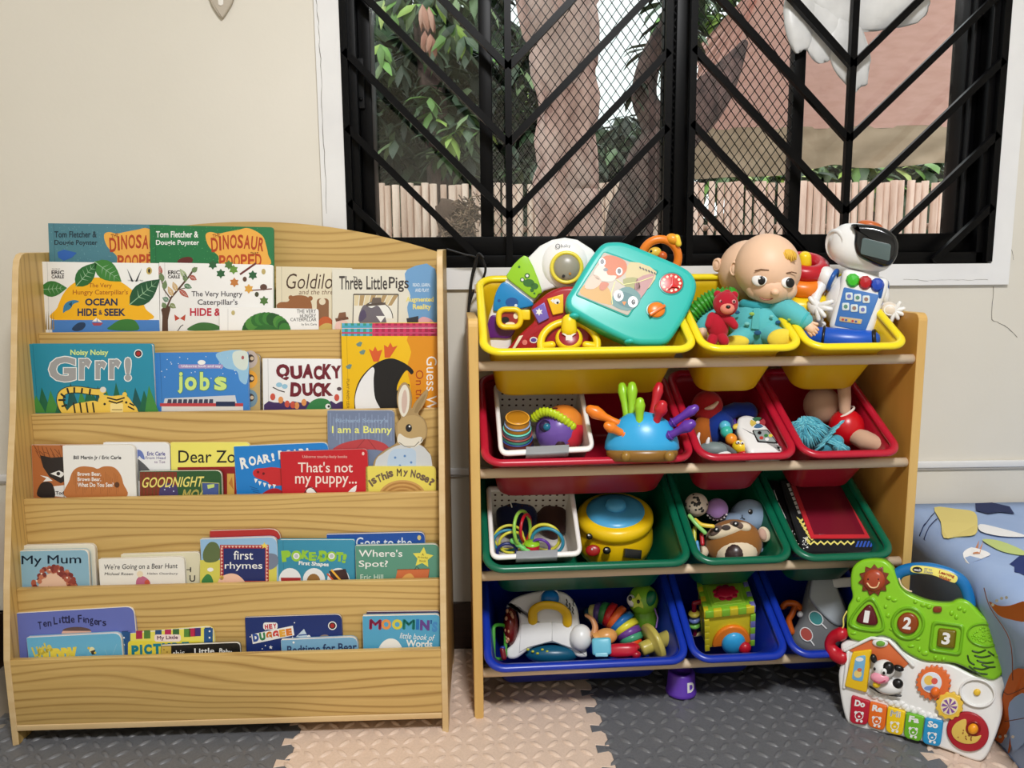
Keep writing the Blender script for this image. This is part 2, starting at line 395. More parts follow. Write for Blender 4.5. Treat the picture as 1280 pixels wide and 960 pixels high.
b.build('window_frame', root)
b = MB(W); fbar(b, -.3, -.285, 1.29, 1.40, .022, .03, M_blackm); b.cyl((-.293, .024, 1.31), (-.293, .019, 1.31), .004, M_black); b.build('window_latch', root)
for x0, x1, y in ((-.026, .004, .055), (.40, .425, .06), (.425, .462, .045), (.703, .73, .055)):
    bb = MB(W); fbar(bb, x0, x1, .99, WT-.03, y-.012, y+.02); bb.build('window_stile', root)
M_glass = glass_mat('window_glass', (238, 243, 240), .06)
b = MB(W); fbar(b, -.2695, .41, .9985, WT-.03, .078, .081, M_glass, 0); b.build('window_pane', root)
b = MB(W); fbar(b, .44, 1.105, .9985, WT-.03, .068, .071, glass_mat('window_glass_clear', (250, 252, 250), .03), 0); b.build('window_pane', root)
# diamond wire screen between the two stiles
b = MB(W); sx0, sx1, sz0, sz1 = .004, .703, .9985, WT-.03; cw, chh = .0215, .0295; sl_ = chh/cw
for sg in (1, -1):
    k = -int((sz1-sz0)/chh)-2
    while k*cw < (sx1-sx0)+cw:
        # line z = sz0 + sg*sl_*(x - xa)
        xa = sx0+k*cw if sg > 0 else sx0+k*cw+(sz1-sz0)/sl_+cw*2
        k += 1
        p0 = (xa, sz0); p1 = (xa+sg*(sz1-sz0)/sl_, sz1)
        (ax, az), (bx, bz) = (p0, p1) if p0[0] < p1[0] else (p1, p0)
        if bx <= sx0 or ax >= sx1: continue
        f = lambda x: az+(bz-az)*(x-ax)/(bx-ax)
        x0, x1 = max(ax, sx0), min(bx, sx1)
        if x1-x0 < .002: continue
        A, B = V((x0, 0, f(x0))), V((x1, 0, f(x1))); n = V((-(B-A).z, 0, (B-A).x)).normalized()*.00085
        vs_ = [(p.x, yy, p.z) for yy in (.0385, .040) for p in (A-n, A+n, B+n, B-n)]
        b.raw(vs_, [(0, 1, 2, 3), (4, 5, 6, 7), (0, 1, 5, 4), (1, 2, 6, 5), (2, 3, 7, 6), (3, 0, 4, 7)], M_black, False)
b.build('window_screen_mesh', root)
# chevron security grilles in front
def grille(xc, x0, x1, zv, step, label):
    t = Thing('window_grille', label, 'grille', ((x0+x1)/2, .004, WB), W, 'chevron grilles over the window')
    hb = .0075
    def bar(name, A, B):
        A, B = V(A), V(B); d = (B-A).normalized(); n = V((-d.z, 0, d.x))*hb; y0, y1 = -.012, .003
        q = t.part(name); vs_ = [(p.x, yy, p.z) for yy in (y0, y1) for p in (A-n, A+n, B+n, B-n)]
        q.raw(vs_, [(0, 1, 2, 3), (4, 5, 6, 7), (0, 1, 5, 4), (1, 2, 6, 5), (2, 3, 7, 6), (3, 0, 4, 7)], M_black, False)
    bar('centre_bar', (xc, 0, WB+.004), (xc, 0, WT))
    for z0 in [zv+step*i for i in range(-4, 5)]:
        for sx, xe in ((-1, x0), (1, x1)):
            L = abs(xe-xc); a = 1.0 if sx < 0 or xc < .4 else .97
            za, zb = z0, z0+L*a
            if zb < WB+.02 or za > WT: continue
            ta = 0 if za >= WB+.006 else (WB+.006-za)/(zb-za); tb = 1 if zb <= WT else (WT-za)/(zb-za)
            bar('diagonal_bar', (xc+sx*L*ta, 0, za+(zb-za)*ta), (xc+sx*L*tb, 0, za+(zb-za)*tb))
    for xe in (x0, x1): bar('side_bar', (xe, 0, WB+.004), (xe, 0, WT))
    t.done()
grille(.040, -.322, .400, 1.0445, .163, 'black steel chevron grille over the window half behind the bookcase side')
grille(.816, .455, 1.160, 1.0505, .1615, 'black steel chevron grille over the window half with the plastic bag')

# ------------------------------------------------------------------ outdoors
struct('ground', MB(W).box((1, 5.5, -.2), (9, 5.3, .1), noise_mat('soil', (92, 78, 60), (70, 82, 48), 3, .9)))
M_bam = noise_mat('bamboo', (234, 206, 190), (202, 168, 150), 3, .6, 3, (8, 8, .7))
t = Thing('bamboo_fence', 'pale bamboo pole fence standing across the garden', 'fence', (1, 3.2, -.1), W)
x = -1.25
while x < 3.35:
    h = 1.478+random.uniform(-.008, .012); r = random.uniform(.020, .0255); y = 3.2+random.uniform(-.012, .012); lean = random.uniform(-.008, .008)
    q = t.part('bamboo_pole'); zs = [-.1, .3, .305, .31, .7, .705, .71, 1.12, 1.125, 1.13, h]
    rr = [r*(1.1 if zz in (.305, .705, 1.125) else 1) for zz in zs]
    q.tube([(x+lean*zz, y, zz) for zz in zs], rr, M_bam, n=8, round_ends=False); x += random.uniform(.047, .053)
q = t.part('end_poles', label='poles towards both ends of the fence')
for i in range(80):
    x = -3.4+i*.0525 if i < 40 else 3.37+(i-40)*.0525
    q.tube([(x, 3.2+random.uniform(-.012, .012), -.1), (x, 3.2, 1.478+random.uniform(-.008, .012))], random.uniform(.020, .0255), M_bam, n=8, round_ends=False)
q = t.part('rail'); q.tube([(-3.4, 3.245, 1.2), (5.5, 3.245, 1.2)], .02, M_bam, n=8)
t.done()
for c_ in bpy.data.objects:
    if c_.name.startswith('end_poles'): c_['kind'] = 'stuff'
M_bark = noise_mat('pale_bark', (212, 170, 160), (150, 112, 104), 16, .9, 8, (1, 1, .5), bump=.8, spots=((214, 184, 176), 5, .5))
M_bark2 = noise_mat('dark_bark', (112, 86, 82), (58, 46, 44), 18, .9, 8, (1, 1, .6), bump=.9)
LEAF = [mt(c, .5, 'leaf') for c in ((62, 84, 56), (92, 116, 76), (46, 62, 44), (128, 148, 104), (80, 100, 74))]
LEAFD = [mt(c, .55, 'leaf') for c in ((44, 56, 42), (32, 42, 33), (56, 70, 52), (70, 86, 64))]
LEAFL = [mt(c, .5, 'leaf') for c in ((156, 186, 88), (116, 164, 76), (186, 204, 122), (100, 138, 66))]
def leaf(mb, p, d, up, L, wd, mat):
    d = d.normalized(); sd = d.cross(up)
    sd = sd.normalized() if sd.length > .01 else V((1, 0, 0)); nn = sd.cross(d)
    pts = [p, p+d*L*.35+sd*wd-nn*wd*.3, p+d*L*.7+sd*wd*.75-nn*L*.1, p+d*L-nn*L*.25, p+d*L*.7-sd*wd*.75-nn*L*.1, p+d*L*.35-sd*wd-nn*wd*.3, p+d*L*.35, p+d*L*.7-nn*L*.06]
    mb.raw([tuple(q) for q in pts], [(0, 1, 6), (1, 2, 7, 6), (2, 3, 7), (3, 4, 7), (4, 5, 6, 7), (5, 0, 6)], mat, True, False)
def leaves(mb, boxc, n, L, mats, hang=.5):
    (x0, x1), (y0, y1), (z0, z1) = boxc
    while n > 0:
        c = V((random.uniform(x0, x1), random.uniform(y0, y1), random.uniform(z0, z1))); k = random.randint(4, 7); n -= k; a0 = random.uniform(0, 6.28)
        m = random.choice(mats)
        for i in range(k):
            a = a0+i*6.28/k+random.uniform(-.3, .3); d = V((math.cos(a), math.sin(a)*.8, random.uniform(-1, .35)-hang*.5))
            leaf(mb, c, d, V((0, 0, 1)), L*random.uniform(.7, 1.2), L*.17*random.uniform(.8, 1.3), m if random.random() < .7 else random.choice(mats))
def px(u, v, y): p = hit(u, v, V((0, y, 0)), V((0, 1, 0))); return p
def pxbox(u0, v0, u1, v1, y0, y1):
    a, c = px(u0, v1, (y0+y1)/2), px(u1, v0, (y0+y1)/2); return ((a.x, c.x), (y0, y1), (a.z, c.z))
# pale trunk close to the window
t = Thing('tree', 'thick pale pinkish tree trunk rising just outside the window', 'tree', (px(700, 352, 1.6).x, 1.6, -.1), W)
q = t.part('trunk'); pts = []; rr = []
for u0, u1, v in ((672, 770, 620), (668, 752, 300), (667, 747, 225), (672, 747, 140), (660, 748, 60), (640, 750, -20), (622, 752, -120), (610, 756, -260)):
    a, c = px(u0, v, 1.6), px(u1, v, 1.6); pts.append(((a.x+c.x)/2, 1.6, a.z)); rr.append((c.x-a.x)/2)
pts[0] = (pts[0][0], 1.6, -.1)
cp = catmull(pts, 5, False); rc = [p[0] for p in catmull([(r_, 0) for r_ in rr], 5, False)]
q.tube([(p[0]+.01*math.sin(i*1.3), p[1], p[2]) for i, p in enumerate(cp)], [r_*(1+.03*math.sin(i*2.1)) for i, r_ in enumerate(rc)], M_bark, n=20)
t.done()
# crooked dark tree behind the middle of the window
t = Thing('tree', 'crooked dark barked tree leaning in front of the pink tarpaulin', 'tree', (px(790, 352, 2.2).x, 2.2, -.1), W)
q = t.part('trunk'); pts = []; rr = []
for u, v, rp in ((770, 620, 34), (785, 300, 30), (800, 250, 30), (815, 205, 31), (845, 165, 30), (880, 128, 27), (906, 95, 18), (930, 55, 5)):
    p = px(u, v, 2.2); pts.append(tuple(p)); rr.append(rp*4.0/FPX)
pts[0] = (pts[0][0], 2.2, -.1)
q.tube(catmull(pts, 5, False), [p[0] for p in catmull([(r_, 0) for r_ in rr], 5, False)], M_bark2, n=16)
q = t.part('branch'); q.tube(catmull([tuple(px(u, v, 2.2)) for u, v in ((815, 205), (820, 160), (805, 120), (815, 70), (840, 20), (850, -60))], 4, False), [.085-.0025*i for i in range(21)], M_bark2, n=12)
q = t.part('foliage'); leaves(q, pxbox(815, -40, 870, 60, 2.0, 2.5), 90, .16, LEAFD+LEAF); leaves(q, pxbox(785, 100, 830, 150, 2.1, 2.5), 30, .12, LEAFD)
t.done()
# leafy mango-like tree filling the first pane
t = Thing('tree', 'bushy dark green tree with drooping leaves behind the clear pane', 'tree', (px(540, 352, 3.9).x, 3.9, -.1), W)
q = t.part('trunk'); q.tube([(px(560, 352, 3.9).x, 3.9, -.1), (px(550, 200, 3.9).x, 3.9, 1.8), (px(530, 50, 3.9).x, 3.9, 2.7), (px(545, -90, 3.9).x, 3.9, 3.5)], [.12, .1, .08, .05], M_bark2)
q = t.part('foliage')
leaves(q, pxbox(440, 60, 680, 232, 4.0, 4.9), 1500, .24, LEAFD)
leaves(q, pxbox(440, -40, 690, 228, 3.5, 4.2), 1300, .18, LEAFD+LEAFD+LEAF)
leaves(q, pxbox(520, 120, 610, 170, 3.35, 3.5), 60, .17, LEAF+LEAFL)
t.done()
t = Thing('tree', 'glossy green branch with pink young leaves hanging at the top of the clear pane', 'tree', (px(500, 352, 2.3).x, 2.3, -.1), W)
q = t.part('branch'); q.tube([(px(440, 352, 2.5).x, 2.5, -.1), tuple(px(440, 100, 2.5)), tuple(px(470, -60, 2.4)), tuple(px(540, -25, 2.3))], [.05, .04, .03, .012], M_bark2)
q = t.part('foliage')
for u, v in ((480, 0), (500, -8), (520, 5), (492, 10), (545, -5), (570, 30), (580, 45), (560, 40), (475, 55), (478, 75)):
    c = px(u, v, 2.3)
    for i in range(6): leaf(q, c, V((random.uniform(-.8, .8), random.uniform(-.4, .4), random.uniform(-1, -.3))), V((0, -1, .3)), random.uniform(.10, .15), .02, random.choice(LEAF+LEAFL))
q = t.part('young_leaves', label='pink young leaves')
for u, v in ((528, 5), (536, 8), (531, 38), (538, 42)):
    c = px(u, v, 2.25)
    for i in range(7): leaf(q, c, V((random.uniform(-.3, .3), random.uniform(-.2, .2), -1)), V((0, -1, 0)), random.uniform(.08, .13), .014, random.choice([mt((196, 140, 120), .5), mt((214, 164, 146), .5), mt((176, 120, 104), .5)]))
t.done()
t = Thing('shrub', 'dark shrub showing between the two tree trunks', 'shrub', (px(765, 352, 3.7).x, 3.7, -.1), W)
q = t.part('foliage'); leaves(q, pxbox(742, 150, 800, 240, 3.4, 4.0), 160, .2, LEAFD+LEAF[:2]); q.tube([(px(765, 352, 3.7).x, 3.7, -.1), tuple(px(768, 190, 3.7))], .03, M_bark2)
t.done()
t = Thing('shrub', 'bright green ferny shrub peeping over the fence below the tarpaulin', 'shrub', (px(1090, 352, 3.7).x, 3.7, -.1), W)
q = t.part('foliage'); leaves(q, pxbox(1000, 202, 1200, 236, 3.45, 3.9), 900, .2, LEAFL+LEAF, .2); leaves(q, pxbox(880, 210, 1000, 236, 3.45, 3.9), 300, .2, LEAFL+LEAF, .2)
q.tube([(px(1090, 352, 3.7).x, 3.7, -.1), tuple(px(1090, 225, 3.7))], .03, M_bark2)
t.done()
t = Thing('tree', 'pale leafed tree high behind the edge of the tarpaulin', 'tree', (px(850, 352, 6).x, 6, -.1), W)
q = t.part('foliage'); leaves(q, pxbox(835, -60, 990, 60, 5.9, 6.6), 420, .3, LEAFL+LEAF); leaves(q, pxbox(560, 70, 660, 130, 5.9, 6.6), 150, .3, LEAFL)
q = t.part('trunk'); q.tube([(px(850, 352, 6).x, 6, -.1), tuple(px(855, 20, 6))], .09, M_bark2)
t.done()
t = Thing('dry_palm_clump', 'tangled heap of dry brown palm fibre leaning on the fence', 'dry plant', tuple(px(570, 330, 3.0)), W)
q = t.part('fibre'); mm = [mt(c, .9) for c in ((130, 104, 90), (98, 76, 66), (160, 132, 112))]
pm = Plane(px(568, 270, 2.95)); q.m = pm
q.ell((570, 282, 0), (21, 36, 20), mm[1], Matrix.Rotation(.5, 3, 'Z'), fn=lambda p: 1+.12*math.sin(9*p.x+4*p.y)*math.sin(7*p.z+5*p.y))
for i in range(260):
    a = random.uniform(0, 6.28); h = random.uniform(-1, 1); u, v = 570+17*math.cos(a)*random.random()**.4-h*12+10, 282+h*28
    q.tube([(u, v, 20), (u+random.uniform(-9, 9), v+random.uniform(-9, 9), 30), (u+random.uniform(-14, 14), v+random.uniform(-12, 14), 26)], .8, random.choice(mm), n=4, round_ends=False)
q.tube([(578, 300, 0), (585, 420, 0), (585, 560, 0)], 18, M_bark2)
t.done()
# hedge mass farther back
M_hedge = noise_mat('hedge', (46, 66, 38), (22, 34, 20), 6, .9, 8, bump=1)
for lab, u0, u1, vt in (('dark hedge mass behind the leafy tree', -250, 680, 40), ('dark hedge mass behind the fence under the tarpaulin', 885, 1900, 190), ('low dark hedge between the trunks', 706, 850, 175)):
    a, c = px(u0, vt, 8.5), px(u1, vt, 8.5)
    t = Thing('hedge', lab, 'hedge', ((a.x+c.x)/2, 8.5, -.1), W); q = t.part('foliage')
    q.ell(((a.x+c.x)/2, 8.5, (a.z-.1)/2), ((c.x-a.x)/2*.98, (a.z+.1)/2*1.1, .5), M_hedge, Matrix.Rotation(PI/2, 3, 'X'), 40, 24, lambda p: (max(abs(p.x), abs(p.y), abs(p.z))**-.75)*(1+.05*math.sin(13*p.x+9*p.y)+.04*math.sin(23*p.y+17*p.x)))
    t.done()
# tarpaulin
t = Thing('tarpaulin', 'sagging pink tarpaulin with a brown hem stretched over the garden', 'tarpaulin', tuple(px(1040, 210, 2.7)), W)
M_tarp = noise_mat('tarpaulin_cloth', (216, 166, 152), (226, 178, 166), 30, .8, 3, (.3, 1, 1), bump=.2)
M_hem = noise_mat('tarpaulin_hem', (158, 136, 112), (176, 154, 130), 9, .8, 4, (.5, 1, 1.5), bump=.4)
def sheet(q, top, bot, y0, y1, mat, n=40, wob=.012):
    vs_ = []; fs = []; m_ = 8
    def at_(L, f): k = min(len(L)-2, int(f*(len(L)-1))); g = f*(len(L)-1)-k; return [L[k][i]*(1-g)+L[k+1][i]*g for i in (0, 1)]
    for i in range(n+1):
        f = i/n; A, B = at_(top, f), at_(bot, f)
        for j in range(m_+1):
            g = j/m_; p = px(A[0]*(1-g)+B[0]*g, A[1]*(1-g)+B[1]*g, y0+(y1-y0)*g); p.y += wob*math.sin(i*.9+j)*g; vs_.append(p)
    N = len(vs_); vs_ = [tuple(p) for p in vs_]+[(p.x, p.y+.004, p.z+.002) for p in vs_]
    for i in range(n):
        for j in range(m_):
            a = i*(m_+1)+j; fs += [(a, a+1, a+m_+2, a+m_+1), (N+a, N+a+m_+1, N+a+m_+2, N+a+1)]
    return q.raw(vs_, fs, mat)
q = t.part('cloth'); sheet(q, [(975, -60), (1100, -60), (1300, -60)], [(872, 163), (1050, 161), (1300, 158)], 2.2, 2.7, M_tarp)
sheet(q, [(930, -3), (975, -60)], [(872, 60), (872, 163)], 2.3, 2.6, M_tarp)
q = t.part('hem', label='brown hem'); sheet(q, [(868, 160), (1050, 158), (1300, 155)], [(866, 224), (980, 219), (1040, 206), (1090, 211), (1170, 204), (1300, 205)], 2.69, 2.75, M_hem, wob=.02)
t.done()
# plastic bag hung between grille and window
t = Thing('plastic_bag', 'crumpled white plastic bag hanging behind the grille bars', 'bag', tuple(px(1060, 110, .02)), W)
pm = Plane(px(1060, 40, .022)); q = t.part('bag', pm)
M_bag = noise_mat('thin_plastic', (200, 200, 198), (222, 222, 220), 14, .35, 6, (1, 1, 1), bump=.9, bscale=22)
nz = lambda k: (lambda p: 1+.05*math.sin(5*p.x*k+3*p.y)+.03*abs(math.sin(9*p.y+7*p.x*k))+.03*abs(math.sin(13*p.z+8*p.x-5*p.y)))
q.ell((1090, -6, 0), (74, 44, 9), M_bag, None, 48, 28, nz(1)); q.ell((1000, 22, 0), (20, 42, 7), M_bag, None, 32, 24, nz(1.4))
q.ell((1060, 62, 0), (24, 50, 7), M_bag, Matrix.Rotation(.25, 3, 'Z'), 32, 24, nz(1.8)); q.ell((1032, 26, -1), (32, 50, 6), M_bag, None, 32, 24, nz(1.2))
t.done()
# cord at the sill, hook on the wall
t = Thing('power_cord', 'black bundled cord drooping from the window sill', 'cord', tuple(px(590, 395, -.03)), Plane(px(595, 350, -.03)))
q = t.part('cable'); bk = mt((22, 22, 24), .5)
q.tube(catmull([(604, 322, 14), (598, 318, 10), (592, 336, 6), (588, 360, 3), (586, 385, 2), (584, 410, 0)], 6, False), 1.6, bk)
q.tube(catmull([(600, 318, 10), (607, 335, 8), (602, 352, 5), (592, 365, 3), (587, 380, 2)], 6, False), 1.5, bk)
q.tube(catmull([(560, 312, 14), (580, 318, 12), (596, 324, 8), (590, 350, 4), (589, 372, 3)], 6, False), 1.2, bk)
t.done()
t = Thing('wall_hook', 'taupe pointed wall hook with a pale slot on the plain wall', 'hook', tuple(px(278, 23, 0)), Plane(px(278, 10, -.001)))
q = t.part('hook_body'); q.prism(catmull([(262, -14), (264, 2), (270, 14), (277, 23), (280, 23), (286, 14), (292, 2), (293, -14)], 4), 0, 5, mt((186, 176, 160), .6), 1.5)
q = t.part('slot', label='pale slot'); q.prism(rrect(274.5, -14, 281, 9, 3), 4.5, 6, mt((236, 232, 224), .5), .5)
t.done()

# ------------------------------------------------------------------ foam mats
MATG = noise_mat('grey_foam', (100, 101, 104), (108, 109, 112), 300, .42, 2); MATT = noise_mat('tan_foam', (216, 192, 172), (224, 200, 181), 300, .48, 2)
ang = .035; TS = .617; ml = Local((-.415, -.36, 0), ang)
def teeth(x, y0, y1):
    """puzzle edge running along y"""
    pts = []; n = round((y1-y0)/.066); p = (y1-y0)/n
    for i in range(n):
        y = y0+i*p; pts += [(x-.013, y+p*.06), (x-.013, y+p*.44), (x+.013, y+p*.36), (x+.014, y+p*.60), (x+.013, y+p*1.14)]
    return pts
ym0, ym1 = -.24, .37
for i, (mat, lab) in enumerate(((MATG, 'dark grey foam floor mat under the bookcase'), (MATT, 'tan foam floor mat between bookcase and bin rack'), (MATG, 'dark grey foam floor mat under the bin rack with the purple cup'), (MATT, 'tan foam floor mat in front of the patterned bed'))):
    x0, x1 = (i-1)*TS, i*TS
    left = teeth(x0, ym0, ym1); right = teeth(x1, ym0, ym1)
    y1i = ym1 - (.004 if i == 0 else .0) - i*.022-.0
    outl = [p for p in left]+[(x0, y1i), (x1, y1i)]+[p for p in right[::-1]]
    outl = [(p[0], min(p[1], y1i)) for p in outl]
    t = Thing('foam_mat', lab, 'foam mat', tuple(ml(((x0+x1)/2, 0, -.012))), ml, 'interlocking foam mats')
    q = t.part('mat'); n = len(outl); vs_ = [(p[0], p[1], -.012) for p in outl]+[(p[0], p[1], -.0015) for p in outl]+[(p[0], p[1], 0) for p in inset(outl, .0012)]
    fs = [(k*n+j, k*n+(j+1) % n, (k+1)*n+(j+1) % n, (k+1)*n+j) for k in (0, 1) for j in range(n)]+[list(range(n))[::-1], [2*n+j for j in range(n)]]
    q.raw(vs_, fs, mat, False)
    pt = .0315
    for a in range(int(TS/pt)+1):
        for c in range(int((ym1-ym0)/pt)):
            cx, cy = x0+.016+a*pt, ym0+.016+c*pt
            if cx > x1-.014 or cy > y1i-.012: continue
            th = PI/4 if (a+c) % 2 else -PI/4
            L, Wd, H = .0168, .0058, .0042; e1 = (math.cos(th), math.sin(th)); e2 = (-e1[1], e1[0])
            pp = [(-1, 0, 0), (-.55, .8, 0), (0, 1, 0), (.55, .8, 0), (1, 0, 0), (.55, -.8, 0), (0, -1, 0), (-.55, -.8, 0), (-.5, .4, .8), (0, .5, 1), (.5, .4, .8), (.5, -.4, .8), (0, -.5, 1), (-.5, -.4, .8)]
            q.raw([(cx+e1[0]*L*x_+e2[0]*Wd*y_, cy+e1[1]*L*x_+e2[1]*Wd*y_, H*z_-.0001) for x_, y_, z_ in pp],
                  [(0, 1, 8), (1, 2, 9, 8), (2, 3, 10, 9), (3, 4, 10), (4, 5, 11), (5, 6, 12, 11), (6, 7, 13, 12), (7, 0, 13), (0, 8, 13), (4, 11, 10), (8, 9, 12, 13), (9, 10, 11, 12)], mat, True)
    t.done()

# ------------------------------------------------------------------ bed with patterned sheet
BA = .14; bl = Local((1.036, -.02, 0), 0)
def bedmap(q): # x across from the near edge, y towards the wall
    return V((.966+q[0]+q[1]*math.tan(BA)*(1 if q[1] < 0 else 0), q[1], q[2]))
bedmap.S = 1
t = Thing('bed', 'low mattress in a pale blue patterned sheet standing in the corner', 'bed', (1.45, -.5, .004), bedmap)
M_sheet = noise_mat('sheet_blue', (150, 174, 214), (160, 183, 220), 9, .85, 3, bump=.4, bscale=14)
q = t.part('mattress'); ZT = .352
prof = [(.07, .0), (.055, .08), (.034, .19), (.012, .29), (.010, .32), (.024, .343), (.05, ZT), (1.0, ZT)]
N = 30; vs_ = []
for j in range(N+1):
    y = -.015-1.35*j/N
    vs_ += [(x_+.002*math.sin(y*23+z_*9)*(1 if z_ < .3 else 0), y, z_+.004 if z_ < .01 else z_+(.002*math.sin(y*11+x_*9) if z_ > .3 else 0)) for x_, z_ in prof]
m_ = len(prof); fs = [(j*m_+i, j*m_+i+1, (j+1)*m_+i+1, (j+1)*m_+i) for j in range(N) for i in range(m_-1)]
fs += [[i for i in range(m_)], [N*m_+i for i in range(m_)][::-1]]
vs_ += [(1.0, -.015, .004), (1.0, -1.365, .004)]; a_, b_ = len(vs_)-2, len(vs_)-1
fs += [(m_-1, a_, b_, N*m_+m_-1), (0, m_-1, a_), (N*m_, N*m_+m_-1, b_), (0, N*m_, b_, a_)]
q.raw(vs_, fs, M_sheet)
top = Plane((1.2, -.2, ZT+.003), (0, 0, 1)); side = Plane(bedmap((.008, -.2, .29)), (-math.cos(BA), math.sin(BA), -.2))
class _Top:
    S = top.S
    def __call__(s, q):
        p = top(q); xe = .966+p.y*math.tan(BA); k = max(p.x-xe, .012)
        zz = .32 if k < .012 else .32+(k-.012)/.012*.023 if k < .024 else .343+(k-.024)/.026*(ZT-.343) if k < .05 else ZT
        return V((xe+k, min(p.y, -.018), zz+.003+q[2]*s.S))
q.m = _Top()
C_ = lambda *c: mt(c, .85, 'sheet_print')
q.poly(catmull([(1168, 634), (1195, 636), (1218, 640), (1222, 655), (1219, 668), (1200, 670), (1180, 668), (1176, 652)], 3), 0, C_(222, 206, 128))
q.poly([(1219, 629), (1240, 628), (1262, 633), (1268, 642), (1250, 640), (1235, 642), (1220, 638)], .0004, C_(44, 54, 92))
q.poly(catmull([(1225, 655), (1250, 660), (1279, 668), (1279, 671), (1250, 670), (1226, 664)], 3), .0004, C_(236, 238, 240))
q.poly(catmull([(1228, 674), (1250, 676), (1279, 688), (1279, 694), (1255, 690), (1238, 682)], 3), .0004, C_(190, 206, 130))
q.poly(catmull([(1204, 687), (1214, 684), (1230, 688), (1238, 693), (1228, 697), (1212, 696)], 3), .0004, C_(238, 238, 238))
q.poly([(1216, 690), (1224, 675), (1222, 690), (1229, 677), (1225, 692)], .0006, C_(206, 140, 100))
q.poly([(1262, 705), (1274, 695), (1282, 694), (1282, 720), (1274, 716), (1268, 715), (1268, 708)], .0006, C_(38, 54, 110))
for pts in ([(1147, 653), (1158, 650), (1168, 641)], [(1146, 658), (1158, 656), (1172, 648)]): q.tube([(p[0], p[1], 0) for p in catmull(pts, 4, False)], .5, C_(40, 52, 96), n=4)
_side = side
class _Clip:
    S = side.S
    def __call__(s, q): p = _side(q); p.z = max(p.z, .006); return p
q.m = lambda p: V((.966+p[0]+p[1]*math.tan(BA), p[1], ZT+.003+p[2])); rb = random.Random(21)
for cx, cy in ((.55, -.12), (.8, -.3), (.45, -.55), (.7, -.75), (.25, -.95), (.9, -1.05), (.5, -1.15), (.2, -.7)):
    kk = rb.choice(((222, 206, 128), (44, 54, 92), (236, 238, 240), (190, 206, 130), (206, 110, 46))); r_ = rb.uniform(.06, .11)
    q.poly(catmull([(cx+r_*rb.uniform(.6, 1.2)*math.cos(a*.9)*1.3, cy+r_*rb.uniform(.5, 1)*math.sin(a*.9)) for a in range(7)], 3), 0, C_(*kk))
q.m = _Clip()
q.poly(catmull([(1236, 752), (1248, 757), (1262, 757), (1284, 752), (1284, 776), (1262, 774), (1247, 768)], 3), 0, C_(206, 110, 46))
q.poly(catmull([(1254, 868), (1250, 900), (1244, 930), (1236, 960), (1252, 975), (1262, 940), (1270, 905), (1280, 870), (1284, 840), (1266, 838)], 3), 0, C_(200, 100, 40))
q.poly(catmull([(1262, 878), (1284, 868), (1284, 920), (1266, 938), (1262, 905)], 3), .0005, C_(150, 178, 222))
for u, v in ((1241, 756), (1246, 751), (1252, 748), (1258, 747), (1266, 921), (1250, 921), (1257, 920)): q.poly(circ(u, v, 2, 10), .001, C_(232, 226, 214))
for pts in ([(1255, 865), (1262, 868), (1284, 858)], [(1230, 735), (1238, 760), (1262, 800), (1266, 850)], [(1256, 902), (1284, 897)]): q.tube([(p[0], p[1], 0) for p in catmull(pts, 5, False)], .5, C_(110, 66, 50), n=4)
t.done()

# ------------------------------------------------------------------ bookcase
M_pine = wood_mat('pine', (212, 178, 110), (152, 114, 56), 58, .42, 'X', 5); M_pinez = wood_mat('pine_upright', (206, 172, 104), (152, 116, 58), 58, .42, 'Z', 4)
M_pedge = noise_mat('pine_edge', (222, 194, 146), (212, 180, 128), 40, .5, 3, (.1, 1, 1))
BKF = Local((-.1121, -.3612, 0), .0135); BW_ = .8364
bd = [.2025, .1484, .0935, .0422, 0]; bz = [.8019, .6387, .4744, .3068, .1789]; FL = [z-.09 for z in bz]; FL[4] = .045
def extrude(q, prof, s0, s1, mat, edge):
    n = len(prof); e = .0012; rings = [[(s0, *p) for p in inset(prof, e)], [(s0+e, *p) for p in prof], [(s1-e, *p) for p in prof], [(s1, *p) for p in inset(prof, e)]]
    vs_ = [p for r_ in rings for p in r_]
    q.raw(vs_, [(k*n+j, k*n+(j+1) % n, (k+1)*n+(j+1) % n, (k+1)*n+j) for k in range(3) for j in range(n)], edge, False)
    q.raw(vs_, [list(range(n)), [3*n+j for j in range(n)]], mat, False)
t = Thing('bookcase', 'pine front-facing children\'s bookcase with five tiers of picture books', 'bookcase', tuple(BKF((-BW_/2, .15, 0))), BKF)
prof = [(0, 0), (0, .179), (.022, .316), (.058, .489), (.098, .651), (.129, .812), (.154, .935), (.160, .952), (.170, .963), (.184, .967), (.325, .972), (.325, 0), (.275, 0), (.265, .024), (.06, .024), (.05, 0)]
for s0 in (-BW_-.0125, 0): extrude(t.part('side_panel'), prof, s0, s0+.0125, M_pinez, M_pedge)
arch = [(-BW_, .03)]+[(-BW_+BW_*i/24, 1.034-.07*abs((-BW_+BW_*i/24+.42)/.42)**2) for i in range(25)]+[(0, .03)]
q = t.part('back_panel'); n = len(arch); vs_ = [(p[0], .300, p[1]) for p in arch]+[(p[0], .313, p[1]) for p in arch]
q.raw(vs_, [list(range(n)), list(range(n, 2*n))], M_pine, False); q.raw(vs_, [(j, (j+1) % n, n+(j+1) % n, n+j) for j in range(n)], M_pedge, False)
for k in range(5):
    z0 = FL[k+1]-.012 if k < 4 else .043
    q = t.part('lip_board'); q.box((-BW_/2, bd[k]+.006, (z0+bz[k])/2), (BW_/2, .006, (bz[k]-z0)/2), M_pine, bev=.0015)
    t1 = bd[k-1] if k else .300
    q = t.part('shelf'); q.box((-BW_/2, (bd[k]+.012+t1)/2, FL[k]-.006), (BW_/2-.0005, (t1-bd[k]-.012)/2, .006), M_pine)
q = t.part('bottom_rail'); q.box((-BW_/2, .011, .037), (BW_/2, .0125, .006), M_pedge, bev=.0015)
